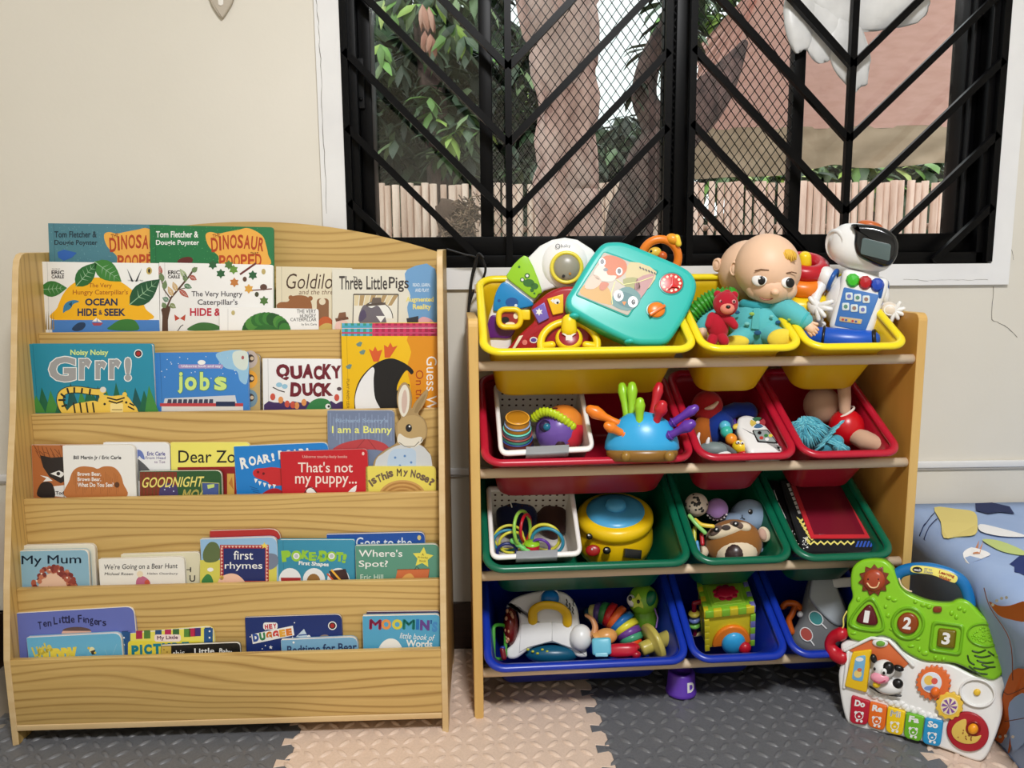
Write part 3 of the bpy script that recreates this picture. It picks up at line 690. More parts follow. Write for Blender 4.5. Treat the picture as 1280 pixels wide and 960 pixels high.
t.done()

# ------------------------------------------------------------------ bin rack
M_mdf = noise_mat('honey_mdf', (203, 150, 68), (196, 142, 62), 30, .4, 3, (1, 1, .1)); M_mdfe = noise_mat('mdf_edge', (222, 184, 110), (214, 172, 100), 30, .45, 3, (1, 1, .1))
M_rod = noise_mat('dowel', (232, 210, 180), (222, 198, 166), 30, .45, 2, (.05, 1, 1))
RKF = Local((-.0291, -.3149, 0), .0484); RW = .8877; RZ = [.7365, .5201, .3049, .0949]; TILT = math.radians(29)
t = Thing('toy_bin_rack', 'honey coloured wooden rack holding four tiers of sloping toy bins', 'storage rack', tuple(RKF((RW/2, .13, 0))), RKF)
prof = [(0, 0), (0, .815)]+[(.016-.016*math.cos(a*PI/8), .815+.016*math.sin(a*PI/8)) for a in range(1, 5)]+[(.25, .831), (.262, .82), (.262, 0)]
for s0, s1 in ((-.019, 0), (RW, RW+.019)): extrude(t.part('side_panel'), prof, s0, s1, M_mdf, M_mdfe)
for z in RZ:
    t.part('front_rod').cyl((.0005, .013, z), (RW-.0005, .013, z), .0098, M_rod)
    t.part('rear_rod').cyl((.0005, .236, z+.029+.118), (RW-.0005, .236, z+.029+.118), .0098, M_rod)
t.done()
class BinMap:
    def __init__(s, s0, z): s.o = (s0, -.036, z+.029); s.S = 1
    def __call__(s, q):
        a, b_, n = q; c, k = math.cos(TILT), math.sin(TILT)
        return RKF((s.o[0]+a, s.o[1]+b_*c-n*k, s.o[2]+b_*k+n*c))
BINL = .29
def toy_bin(s0, s1, z, body, rim, label, grp):
    m = BinMap(s0, z); w_ = s1-s0; t = Thing('toy_bin', label, 'bin', tuple(m((w_/2, BINL/2, -.15))), m, grp)
    q = t.part('bin_body'); D = .155
    lev = [(0, .006, .012), (-.02, .010, .026), (-.045, .016, .043), (-.08, .022, .049), (-.147, .033, .063), (-.154, .037, .068), (-.155, .045, .075)]
    outs = [[(p[0], p[1], d) for p in rrect(i, f, w_-i, BINL-i, .03, 5)] for d, i, f in lev]
    ins = [[(p[0], p[1], d+(.002 if d < -.14 else 0)) for p in rrect(i+.0022, f+.0022, w_-i-.0022, BINL-i-.0022, .028, 5)] for d, i, f in lev[::-1]]
    R = outs+ins; n = len(R[0]); fs = [(k*n+j, k*n+(j+1) % n, (k+1)*n+(j+1) % n, (k+1)*n+j) for k in range(len(R)-1) for j in range(n)]
    k = len(outs); fs = [f for f in fs if not ((k-1)*n <= f[0] < k*n)]+[[(k-1)*n+j for j in range(n)], [k*n+j for j in range(n)]]
    fs += [((len(R)-1)*n+j, (len(R)-1)*n+(j+1) % n, (j+1) % n, j) for j in range(n)]
    q.raw([p for r_ in R for p in r_], fs, body)
    q = t.part('rim'); q.tube([(p[0], p[1], .001) for p in rrect(.004, .004, w_-.004, BINL-.004, .034, 7)], .0085, rim, True, 12, .8)
    t.done()
BS = ((.006, .422), (.432, .634), (.644, .850))
TIERS = ((mt((226, 188, 20), .4, 'bin_plastic'), mt((246, 222, 30), .3, 'bin_plastic'), 'yellow', 'top'), (mt((158, 18, 40), .35, 'bin_plastic'), mt((184, 24, 50), .3, 'bin_plastic'), 'red', 'second'),  # each bin body darker than its rim, shading put into the colour
         (mt((8, 92, 62), .35, 'bin_plastic'), mt((6, 100, 72), .3, 'bin_plastic'), 'green', 'third'), (mt((16, 42, 150), .35, 'bin_plastic'), mt((20, 52, 170), .3, 'bin_plastic'), 'blue', 'lowest'))
INSIDE = (('the teal drawing board', 'the bald doll', 'the white robot'), ('the spiked hedgehog toy', 'the white toy phone', 'the turquoise tassels'), ('the yellow honey pot', 'the sloth toy', 'the patterned soft book'), ('the white toy house', 'the activity cube', 'the grey toy jug'))
for (bm_, rm_, cn, tn), z, ins in zip(TIERS, RZ, INSIDE):
    for k, (s0, s1) in enumerate(BS):
        toy_bin(s0, s1, z, bm_, rm_, ('wide ' if k == 0 else 'small ')+cn+' plastic bin holding '+ins[k]+' on the '+tn+' tier', cn+' bins on the '+tn+' tier')

# ================================================================== books
def book(label, row, off, tl, tr, cover, th=.009, rad=2.0, alpha=4.0, kind='board', art=None, group=None, name=None, pages=(236, 232, 222), edge=None, back=None):
    """a book leaning in tier `row`, its cover face `off` behind the lip; tl, tr: where its top corners are"""
    al = math.radians(alpha); n = V((BKF((0, -math.cos(al), 0))-BKF((0, 0, 0)))); n.z = math.sin(al)
    p0 = BKF((-.42, bd[row]+off, bz[row])); pm = Plane(p0, n)
    A, B = pm((*tl, 0)), pm((*tr, 0)); rt = (B-A).normalized(); dn = n.cross(rt).normalized(); dn = dn if dn.z < 0 else -dn
    h = min(((A.z-FL[row])/-dn.z), ((B.z-FL[row])/-dn.z))-.0015
    bl_, br_ = project(A+dn*h), project(B+dn*h); c = [tl, tr, br_, bl_]
    t = Thing(name or ('board_book' if kind == 'board' else 'picture_book'), label, 'book', (A+B)/2+dn*h-n*th/2, pm, group or 'books in tier %s of the bookcase' % ('one', 'two', 'three', 'four', 'five')[row])
    T_ = th/pm.S; cm = K(*cover); w_ = 1.1/620/pm.S/1.0
    if kind == 'board':
        ol = rquad(c, [1.2, rad*2, rad*2, 1.2])
        q = t.part('pages', label='white page edges'); q.prism(inset(ol, .25), -T_+.5, -.45, mt(pages, .6, 'paper'), .3)
        for k in range(1, 5): pass
        q = t.part('back_cover'); q.prism(ol, -T_, -T_+.55, K(*(back or cover)), .2)
        q = t.part('front_cover'); q.prism(ol, -.5, 0, mt(edge or pages, .5, 'paper'), .25, top=cm)
    else:
        ol = rquad(c, [.4, rad, rad, .4])
        q = t.part('pages'); q.prism(inset(ol, 1.0), -T_+.7, -.6, mt(pages, .7, 'paper'))
        q = t.part('back_cover'); q.prism(ol, -T_, -T_+.75, K(*(back or cover)), .2)
        q = t.part('spine'); q.prism([c[0], (c[0][0]+2.2, c[0][1]), (c[3][0]+2.2, c[3][1]), c[3]], -T_, -.05, K(*(back or cover)), .3)
        q = t.part('front_cover'); q.prism(ol, -.7, 0, cm, .25)
        g = [(c[0][0]+6.5, c[0][1]+.5), (c[0][0]+7.3, c[0][1]+.5), (c[3][0]+7.3, c[3][1]-.5), (c[3][0]+6.5, c[3][1]-.5)]
        q.poly(g, .05, K(*[max(0, int(x*.86)) for x in cover]))
    if art: art(q, c)
    t.done(); return t
WH = K(242, 242, 238); BKc = K(28, 26, 30)
def leafy(q, a, b, w_, mat, vein=None, d=.1, n=7):
    """a printed leaf from stem a to tip b"""
    a, b = V(a), V(b); D = b-a; N = V((-D.y, D.x)).normalized()*w_
    up = [tuple(a+D*(i/n)+N*math.sin(PI*(i/n)**.8)) for i in range(n+1)]; dn = [tuple(a+D*(i/n)-N*math.sin(PI*(i/n)**.8)) for i in range(1, n)][::-1]
    q.poly(up+dn, d, mat)
    if vein:
        q.poly([tuple(a+N*.05), tuple(b), tuple(a-N*.05)], d+.06, vein)
        for i in (2, 3, 4, 5):
            p = a+D*(i/n)
            for sg in (1, -1): e = p+D*.12+N*sg*.75*math.sin(PI*(i/n)**.8); q.poly([tuple(p), tuple(p+D*.03), tuple(e)], d+.06, vein)
def dots(q, pts, r, mat, d=.12):
    for u, v in pts: q.poly(circ(u, v, r, 8), d, mat)
def speck(q, u0, v0, u1, v1, n, r, mat, d=.08):
    rd = random.Random(int(u0*7+v0)); dots(q, [(rd.uniform(u0, u1), rd.uniform(v0, v1)) for _ in range(n)], r, mat, d)
def line(q, pts, w_, mat, d=.15):
    pts = [V(p) for p in pts]; vs_ = []
    for i, p in enumerate(pts):
        t_ = (pts[min(i+1, len(pts)-1)]-pts[max(i-1, 0)]).normalized(); n_ = V((-t_.y, t_.x))*w_/2; vs_ += [(p.x+n_.x, p.y+n_.y, d), (p.x-n_.x, p.y-n_.y, d)]
    q.raw(vs_, [(2*i, 2*i+1, 2*i+3, 2*i+2) for i in range(len(pts)-1)], mat, False, False)
def blob(q, pts, d, mat, n=4): q.poly(catmull(pts, n), d, mat)

# ---- tier one
def dino(col, spk, ink, dx, shape):
    def art(q, c):
        speck(q, c[0][0]+3, c[0][1]+2, min(c[1][0], c[0][0]+148)-2, 327, 150, .45, spk)
        q.text('Tom Fletcher &', dx+8, 289, dx+61, 297, .15, ink, 0, .02); q.text('Dougie Poynter', dx+8, 300, dx+62, 308, .15, ink, 0, .02)
        blob(q, [(dx+70, 294), (dx+76, 290), (dx+86, 292), (dx+96, 290), (dx+112, 287), (dx+122, 285), (dx+133, 289), (dx+142, 296), (dx+146, 308), (dx+148, 318), (dx+148, 332), (dx+92, 332), (dx+86, 320), (dx+74, 308)], .1, K(236, 174, 74))
        q.text('THE', dx+79, 292, dx+88, 297, .2, K(150, 80, 24), -12, .02)
        for i, ch in enumerate('DINOSAUR'): q.text(ch, dx+(77, 87, 91.5, 100.5, 110, 118, 127, 136)[i], 297-2.4*math.sin(i*.45)*1.6, dx+(85.5, 89.5, 99, 109, 117, 126, 134.5, 143)[i], 315-3.2*math.sin(i*.42)*1.4, .2, K(176, 62, 26), -4+i*1.5, .025)
        q.text('THAT', dx+126, 315, dx+136, 319, .2, K(120, 60, 20), 0, .02)
        for i, ch in enumerate('POOPED'): q.text(ch, dx+87+i*9, 319-i*.4, dx+95+i*9, 335-i*.4, .2, K(186, 70, 26), 0, .025)
        shape(q)
    return art
book('teal glittery dinosaur picture book with dark author lettering and blue shape', 0, .0455, (60, 279), (212, 281), (74, 128, 142), .005, 1, 4, 'hard', dino(0, K(120, 170, 178), K(20, 44, 58), 60, lambda q: q.poly([(72, 315), (80, 312), (96, 316), (90, 322), (80, 326), (73, 322)], .15, K(40, 96, 176))), edge=None)
book('green glittery dinosaur picture book with white author lettering', 0, .0395, (187, 281), (342, 284), (30, 116, 66), .005, 4, 4, 'hard', dino(0, K(90, 168, 104), WH, 187, lambda q: blob(q, [(222, 328), (226, 323), (236, 321), (241, 324), (238, 329)], .15, K(96, 34, 30))))
def a_ocean(q, c):
    G1, G2, vn = K(36, 104, 48), K(24, 82, 50), K(150, 190, 150)
    blob(q, [(70, 400), (72, 384), (80, 366), (92, 354), (108, 348), (127, 347), (146, 350), (162, 360), (174, 372), (182, 386), (185, 400)], .08, K(244, 182, 22), 5)
    q.poly([(64, 400), (199, 400), (200, 420), (66, 420)], .12, K(70, 128, 198))
    leafy(q, (95, 358), (121, 328), 11, G1, vn, .16); leafy(q, (118, 327), (152, 352), 12, K(58, 128, 52), vn, .16); leafy(q, (50, 362), (84, 360), 10, K(52, 118, 54), vn, .16); leafy(q, (162, 381), (200, 349), 13, G2, vn, .16)
    q.text('ERIC', 64.5, 338, 80, 343, .2, K(60, 54, 54), 0, .03); q.text('CARLE', 64.5, 344, 80, 348, .2, K(60, 54, 54), 0, .03); q.text('THE WORLD OF', 65, 335.5, 75, 337, .2, K(90, 84, 84))
    q.text('The Very', 111, 354, 140, 361, .2, K(176, 98, 18), 0, .012); q.text("Hungry Caterpillar's", 91, 362, 160, 370, .2, K(176, 98, 18), 0, .012)
    q.text('OCEAN', 106.5, 373, 147, 382, .2, K(26, 40, 76), 0, .035); q.text('HIDE', 97, 385.5, 121, 395, .2, K(26, 40, 76), 0, .035); q.text('&', 123.5, 387.5, 128, 393.5, .2, K(26, 40, 76), 0, .02); q.text('SEEK', 130.5, 385.5, 157, 395, .2, K(26, 40, 76), 0, .035)
    for s in (-1, 1): q.poly([(168+s*1, 352), (168+s*9.5, 335), (168+s*6, 345), (168+s*3.5, 352)], .2, K(40, 48, 52))
    q.text('hide and seek flaps', 160, 349.5, 179, 352, .2, K(90, 90, 90)); q.poly(circ(186.5, 338.5, 3.6, 16, 4.6), .2, K(196, 172, 96)); q.poly(circ(186.5, 338.5, 1.4, 10, 2.8), .25, BKc)
    q.poly(catmull([(79, 391), (80, 382), (85, 377), (93, 375), (99, 377), (92, 380), (88, 386), (82, 389)], 3), .2, K(52, 128, 168)); q.poly([(86, 380), (90, 377), (90, 384)], .25, K(20, 70, 96))
    blob(q, [(90, 411), (97, 404), (105, 403), (107, 407), (103, 412), (95, 414)], .2, K(28, 58, 92)); q.poly([(115, 402), (121, 397), (121, 402)], .2, WH); q.poly([(122, 402), (122, 398), (128, 403)], .2, WH); q.poly([(115, 403.5), (129, 403.5), (126, 407), (117, 407)], .2, K(168, 70, 88))
    for x in (58, 61, 64, 67): q.poly([(x-1, 412), (x+random.uniform(-1, 1), 384+(x % 3)*4), (x+1, 412)], .2, K(150, 128, 84))
    blob(q, [(136, 412), (140, 406), (150, 400), (162, 399), (170, 402), (172, 413)], .2, K(52, 120, 50))
book('white ocean lift-flap picture book with a yellow sun and palm leaves', 0, .028, (52, 327), (198, 329), (240, 240, 236), .008, 1, 4, 'hard', a_ocean)
def a_hide(q, c):
    BR, R1, G1 = K(84, 56, 40), K(176, 80, 60), K(110, 134, 90)
    q.poly(catmull([(203, 425), (203, 395), (202, 386), (213, 383), (210, 400), (210, 425)], 3), .12, BR)
    line(q, [(206, 390), (214, 372), (226, 358), (236, 346), (244, 334)], 2.2, BR); line(q, [(213, 373), (205, 362), (202, 350)], 1.4, BR); line(q, [(222, 362), (232, 360)], 1, BR)
    for a, b_, m in (((204, 352), (200, 340), G1), ((205, 362), (207, 350), G1), ((211, 376), (203, 372), K(90, 128, 100)), ((216, 370), (210, 358), K(206, 172, 120)), ((221, 364), (216, 352), K(206, 172, 120)), ((232, 352), (231, 342), G1), ((237, 345), (246, 350), R1), ((240, 340), (247, 334), G1), ((230, 356), (240, 360), K(80, 124, 86)), ((224, 362), (236, 372), R1), ((212, 380), (220, 385), K(126, 140, 80)), ((233, 348), (225, 336), K(160, 178, 130)), ((200, 344), (200, 332), R1), ((207, 385), (203, 378), G1)): leafy(q, a, b_, 3.2, m, WH if m is not G1 else None, .18)
    q.text('ERIC', 210, 338, 225, 343, .2, K(60, 54, 54), 0, .03); q.text('CARLE', 210, 344, 225, 348, .2, K(60, 54, 54), 0, .03)
    q.text('The Very Hungry', 239.5, 364, 303, 372.5, .2, K(70, 66, 74), 0, .012); q.text("Caterpillar's", 247, 374, 297, 383, .2, K(70, 66, 74), 0, .012)
    q.text('HIDE & SEEK', 237.5, 385, 306, 395, .2, K(190, 40, 62), 0, .03)
    for u, v, m in ((266, 331, K(44, 96, 58)), (276, 342, K(44, 96, 58)), (292, 337, K(104, 148, 62)), (293, 353, K(196, 124, 62)), (316, 344, K(44, 96, 58)), (311, 361, K(220, 164, 70)), (330, 376, K(80, 120, 60)), (286, 331, K(80, 120, 60))): q.poly(star(u, v, 6.2, 6, .62), .18, m)
    line(q, [(300, 343), (310, 336), (320, 329)], 2.5, K(110, 50, 50)); line(q, [(314, 363), (328, 362), (340, 361)], 1.4, K(110, 60, 50))
    q.poly(circ(306, 349, 2.6, 10, 3.2), .2, K(96, 66, 50)); q.poly(circ(321, 368, 2.6, 10, 3.2), .2, K(70, 70, 50)); q.poly(circ(329.5, 359, 4.5, 12, 4), .2, K(96, 66, 56)); q.poly(circ(329.5, 339.5, 2.6, 12, 3.6), .2, K(190, 170, 110))
    for s in (-1, 1): q.poly([(225, 398), (225+s*7, 393), (225+s*6, 401)], .2, K(188, 72, 50))
    blob(q, [(236, 413), (240, 407), (252, 403), (268, 405), (276, 412)], .2, K(60, 112, 54)); line(q, [(222, 414), (226, 408), (229, 406)], 1, BKc)
book('white lift-flap picture book with autumn tree branches and leaves', 0, .029, (199, 328), (341, 331), (242, 241, 238), .008, 3, 4, 'hard', a_hide)
def a_goldi(q, c):
    ink = K(74, 52, 40)
    q.text('Goldilocks', 358, 342, 442, 361, .15, ink, 0, -.005, slant=.15); q.text('and the three bears', 374, 362, 442, 368, .15, K(130, 104, 84), 0, 0, slant=.2)
    blob(q, [(346, 384), (350, 378), (360, 377), (364, 371), (374, 369), (384, 371), (389, 378), (390, 390), (384, 400), (360, 400)], .12, K(150, 96, 56)); q.poly(circ(363.5, 372, 3, 12), .1, K(150, 96, 56)); q.poly(circ(388, 373, 3, 12), .1, K(150, 96, 56))
    q.poly(rrect(396, 373, 411, 410, 4), .12, K(140, 98, 66)); q.poly(circ(403, 377, 4.2, 14), .16, K(226, 214, 186)); blob(q, [(398, 402), (404, 396), (412, 397), (416, 404), (410, 412), (398, 412)], .2, K(196, 96, 50)); blob(q, [(396, 414), (404, 405), (414, 405), (420, 414)], .25, K(206, 176, 96))
book('cream picture book with a brown bear peeping over and curly lettering', 0, .026, (345, 333), (440, 335), (226, 216, 188), .006, 1, 4, 'hard', a_goldi)
def a_pigs(q, c):
    ink = K(60, 54, 52)
    blob(q, [(509, 337), (544, 336), (548, 420), (512, 420), (511, 398), (509, 384), (513, 370), (508, 356)], .08, K(110, 160, 206), 3)
    q.text('The', 441, 346, 451, 353, .2, ink, 8, .01); q.text('Three', 424, 345, 453, 362, .2, ink, 0, .012); q.text('Little', 458, 345, 484, 362, .2, ink, 0, .012); q.text('Pigs', 486, 346, 511, 365, .2, ink, 0, .012)
    q.text('READ, LEARN,', 516, 354, 538, 359, .2, K(214, 228, 240), 0, .02); q.text('AND PLAY!', 519, 360.5, 536, 365, .2, K(214, 228, 240), 0, .02)
    q.text('Augmented', 507.5, 371, 542, 379, .2, K(238, 222, 120), 0, .03); q.text('Reality', 516, 380, 539, 388.5, .2, K(238, 222, 120), 0, .03)
    q.poly([(442, 368), (498, 368), (497, 404), (441, 404)], .1, K(232, 228, 214)); 
    for i in range(8): q.poly([(443+i*7, 369), (449+i*7, 369), (447.5+i*6, 382), (442.8+i*6, 382)], .14, K(178, 150, 104) if i % 2 else K(222, 206, 166))
    q.poly(circ(470, 398, 21, 24, 21, PI, 2*PI), .17, K(238, 238, 232)); line(q, circ(470, 398, 21, 24, 21, PI, 2*PI), 1, ink, .2); line(q, [(442, 368), (498, 368)], 1.6, K(80, 70, 56), .2); line(q, [(442, 368), (441, 405)], 1, ink, .2); line(q, [(498, 368), (497, 405)], 1, ink, .2)
    blob(q, [(450, 404), (451, 388), (456, 381), (464, 385), (472, 382), (478, 390), (482, 398), (480, 406)], .24, K(110, 104, 112)); q.poly([(458, 380), (482, 378), (482, 381), (458, 383)], .3, K(90, 78, 70)); q.poly([(464, 380), (466, 372), (476, 372), (477, 379)], .3, K(104, 92, 84)); blob(q, [(450, 402), (450, 392), (455, 387), (458, 396)], .3, K(84, 74, 104)); q.poly([(470, 395), (482, 395), (476, 403)], .32, WH)
    q.poly([(419, 398), (435, 396), (436, 399), (420, 402)], .2, K(112, 74, 54)); q.poly([(422, 398), (424, 391), (432, 390), (433, 397)], .2, K(130, 88, 64)); blob(q, [(420, 404), (426, 400), (434, 402), (436, 410), (420, 412)], .2, K(234, 196, 186))
    q.poly([(508, 398), (523, 395), (523, 403), (509, 404)], .2, K(50, 50, 56)); blob(q, [(522, 404), (528, 396), (540, 400), (542, 408)], .2, K(226, 170, 176))
book('cream and blue picture book of pigs and a wolf with handwritten title', 0, .016, (415, 336), (544, 338), (226, 222, 206), .008, 3, 4, 'board', a_pigs, edge=(206, 200, 180))
def a_cat(q, c):
    for i in range(16):
        a = PI+PI*i/15; u, v = 333+26*math.cos(a)*.9, 413+17*math.sin(a)
        q.poly(circ(u, v+2, 7.5, 12, 8), .1+.01*i, K(*random.choice([(44, 108, 44), (60, 128, 52), (34, 88, 38), (78, 140, 58)])))
    q.poly(rrect(310, 401, 356, 416, 6), .12, K(46, 110, 46))
    q.text('THE VERY', 371, 386.5, 395, 391.5, .15, BKc, 0, 0); q.text('HUNGRY', 375, 392.5, 395, 397.5, .15, BKc, 0, 0); q.text('CATERPILLAR', 363, 397.5, 395.5, 401.5, .15, BKc, 0, 0); q.text('by Eric Carle', 377, 404, 396, 407.5, .15, BKc)
    q.poly(circ(291.5, 391, 2.3, 12, 3), .15, K(196, 180, 120)); line(q, [(285, 386), (285, 416)], .5, K(200, 200, 196))
book('small white board book with a bunch of green leaves', 0, .0175+.003, (274, 384), (398, 386), (244, 243, 240), .0045, 2, 4, 'board', a_cat)

# ---- tier two
def a_grrr(q, c):
    for i, (u, h, m) in enumerate(((56, 30, 0), (66, 26, 1), (78, 22, 0), (92, 36, 2), (104, 26, 1), (118, 24, 0), (126, 32, 2), (136, 26, 1), (147, 36, 0), (160, 28, 1), (172, 30, 2), (182, 26, 0), (190, 32, 1), (48, 20, 1), (112, 32, 0))): q.poly([(u-9, 516), (u-4+(i % 3), 514-h), (u+9, 516)], .08+.004*i, K(*((22, 100, 70), (66, 140, 62), (16, 84, 84))[m]))
    q.text('Noisy Noisy', 88, 437, 135.5, 446, .2, K(214, 232, 140), 0, .03)
    for ch, u0, v0, u1, v1 in (('G', 61, 446, 95, 477), ('r', 99, 448, 114, 474.5), ('r', 119.5, 451, 133, 474), ('r', 136.5, 449, 151, 474), ('!', 156, 447, 164, 476)):
        q.text(ch, u0-1.2, v0-1.2, u1+1.2, v1+1.2, .2, WH, 0, .07); q.text(ch, u0, v0, u1, v1, .26, K(160, 160, 160), 0, .045)
    Y, B = K(242, 204, 84), K(36, 30, 24)
    def tail(w_, m, d): line(q, catmull([(84, 520), (76, 506), (76, 494), (84, 488), (98, 487), (112, 489), (124, 490), (131, 487)], 5, False), w_, m, d)
    tail(9, B, .22); tail(7.2, Y, .25)
    for p, e in (((77, 508), (84, 506)), ((73, 500), (82, 500)), ((76, 492), (82, 497)), ((84, 485), (86, 492)), ((93, 484), (93, 491)), ((103, 485), (102, 492)), ((113, 486), (112, 493))): line(q, [p, e], 2.4, B, .3)
    blob(q, [(84, 520), (90, 507), (104, 503), (122, 502), (124, 520)], .3, Y); 
    for u in (92, 100, 108, 116): line(q, [(u, 503), (u+2, 516)], 2, B, .34)
    q.poly(circ(129, 487, 4, 12, 3.6), .34, K(226, 222, 210))
    blob(q, [(122, 514), (123, 500), (128, 494), (140, 495), (152, 494), (160, 496), (166, 504), (172, 512), (170, 524), (124, 522)], .36, Y); q.poly(circ(127, 494, 3, 10), .35, Y); q.poly(circ(156, 493, 3, 10), .35, Y)
    for pts in ([(134, 497), (146, 500), (156, 497)], [(136, 501), (146, 504), (154, 501)], [(160, 508), (168, 512)], [(162, 504), (168, 507)]): line(q, pts, 1.8, B, .4)
    dots(q, [(131, 505), (158, 503)], 1.6, B, .42); q.poly(rrect(138, 504, 154, 516, 2), .4, K(248, 226, 150)); line(q, [(140, 512), (153, 512)], .8, B, .44)
    q.poly(circ(173, 442, 5.4, 18), .2, WH); q.poly(circ(173, 442, 4.2, 18), .24, BKc); q.poly(circ(173, 442, 2.8, 14), .28, K(170, 40, 40))
book('big teal board book with silver growling letters and a tiger', 1, .0165, (34, 430), (190, 430), (32, 140, 168), .012, 3, .6, 'hard', a_grrr)
def a_jobs(q, c):
    speck(q, 196, 443, 300, 480, 26, .6, WH)
    blob(q, [(272, 441), (308, 440), (309, 478), (300, 476), (296, 464), (282, 460), (274, 452)], .08, K(150, 196, 226)); blob(q, [(292, 440), (309, 440), (309, 460), (300, 462), (292, 454)], .12, K(214, 224, 214)); q.poly(circ(303.5, 447, 1.8, 10, 2.4), .2, K(170, 90, 90))
    q.poly(rrect(223, 455.5, 279, 460.5, 2), .14, K(170, 150, 196)); q.text('Usborne look and say', 227, 456, 276, 460, .2, K(244, 240, 244), 0, .01); q.poly(circ(252, 453, 5, 14, 3), .16, WH)
    for i, (ch, u0, v0, u1, v1) in enumerate((('j', 222, 465, 228.5, 492), ('o', 231, 471, 246, 488), ('b', 250, 465, 262, 488), ('s', 268, 471, 283.5, 488))): q.text(ch, u0-.8, v0-.8, u1+.8, v1+.8, .2, K(70, 130, 110), 0, .05); q.text(ch, u0, v0, u1, v1, .26, K(206, 230, 130), 0, .035)
    q.poly([(206, 498), (294, 494), (296, 504), (204, 507)], .14, K(206, 210, 216)); 
    for i in range(9): q.poly([(210+i*6.5, 499), (214.5+i*6.5, 499), (214.5+i*6.5, 504), (209+i*6.5, 504)], .2, K(56, 62, 86))
    q.poly([(200, 504), (304, 504), (304, 508), (200, 508)], .22, K(190, 60, 66)); q.poly([(270, 502), (294, 502), (294, 508), (270, 508)], .26, K(30, 44, 80)); q.poly([(202, 508), (304, 508), (304, 514), (202, 514)], .22, K(226, 222, 216))
book('blue board book about jobs with pale green letters and clouds', 1, .021, (193, 441), (309, 440), (58, 130, 204), .009, 2, 4, 'hard', a_jobs)
def a_round(q, c):
    for v, m in ((449, (196, 180, 170)), (474, (236, 168, 60)), (498, (120, 150, 166))): q.poly(circ(313, v, 9, 20, 11), .1, K(*m)); q.poly(circ(313, v-1, 5, 14, 5), .15, K(70, 56, 50)); q.poly(circ(315, v-1, 2.4, 10), .2, K(220, 196, 160))
book('narrow tan board book with round animal faces showing beside the blue one', 1, .0335, (262, 441), (325, 442), (196, 168, 110), .010, 4, 4, 'board', a_round, edge=(40, 56, 80), back=(30, 50, 80))
def a_quack(q, c):
    M = K(110, 22, 40)
    for i, (ch, u0, u1, r) in enumerate((('Q', 345, 362, 4), ('U', 363, 378, -4), ('A', 378, 392, 3), ('C', 392, 403, -4), ('K', 403, 415, 3), ('Y', 414, 427, -3))): q.text(ch, u0, 455+(i % 2)*2, u1, 475-(i % 3), .2, M, r, .06)
    for i, (ch, u0, u1, r) in enumerate((('D', 363, 377, 3), ('U', 378, 391, -4), ('C', 391, 402, 3), ('K', 402, 416, -3))): q.text(ch, u0, 478+(i % 2)*1, u1, 496-(i % 2), .2, M, r, .06)
    q.poly([(330, 520)]+[(330+i*6, 506-5*abs(math.sin(i*1.9))) for i in range(18)]+[(432, 520)], .1, K(66, 44, 96))
    for u, v, m in ((341, 496, 0), (351, 500, 1), (359, 505, 0), (371, 507, 1), (380, 503, 1), (421, 497, 0), (366, 506, 0)): q.poly(circ(u, v, 3.2, 14, 4.4), .18, K(*((206, 84, 66), (226, 150, 84))[m]))
    blob(q, [(384, 516), (387, 504), (398, 498), (410, 500), (414, 508), (412, 516)], .22, K(50, 128, 70)); q.poly(circ(410, 508, 3.4, 12), .28, WH); q.poly(circ(411, 508, 1.6, 10), .32, BKc)
    q.poly(circ(349, 481, 4, 12, 3), .2, K(150, 196, 220)); q.poly(circ(356, 483, 3.6, 12, 3), .2, K(150, 196, 220)); line(q, [(341, 484), (349, 488), (356, 490)], 1.2, K(70, 60, 60), .24); q.poly(circ(424, 486, 3, 10, 2.4), .2, K(84, 66, 74))
book('white board book with maroon cartoon lettering and purple bushes', 1, .0335, (328, 448), (446, 449), (240, 240, 240), .010, 2, 4, 'hard', a_quack)
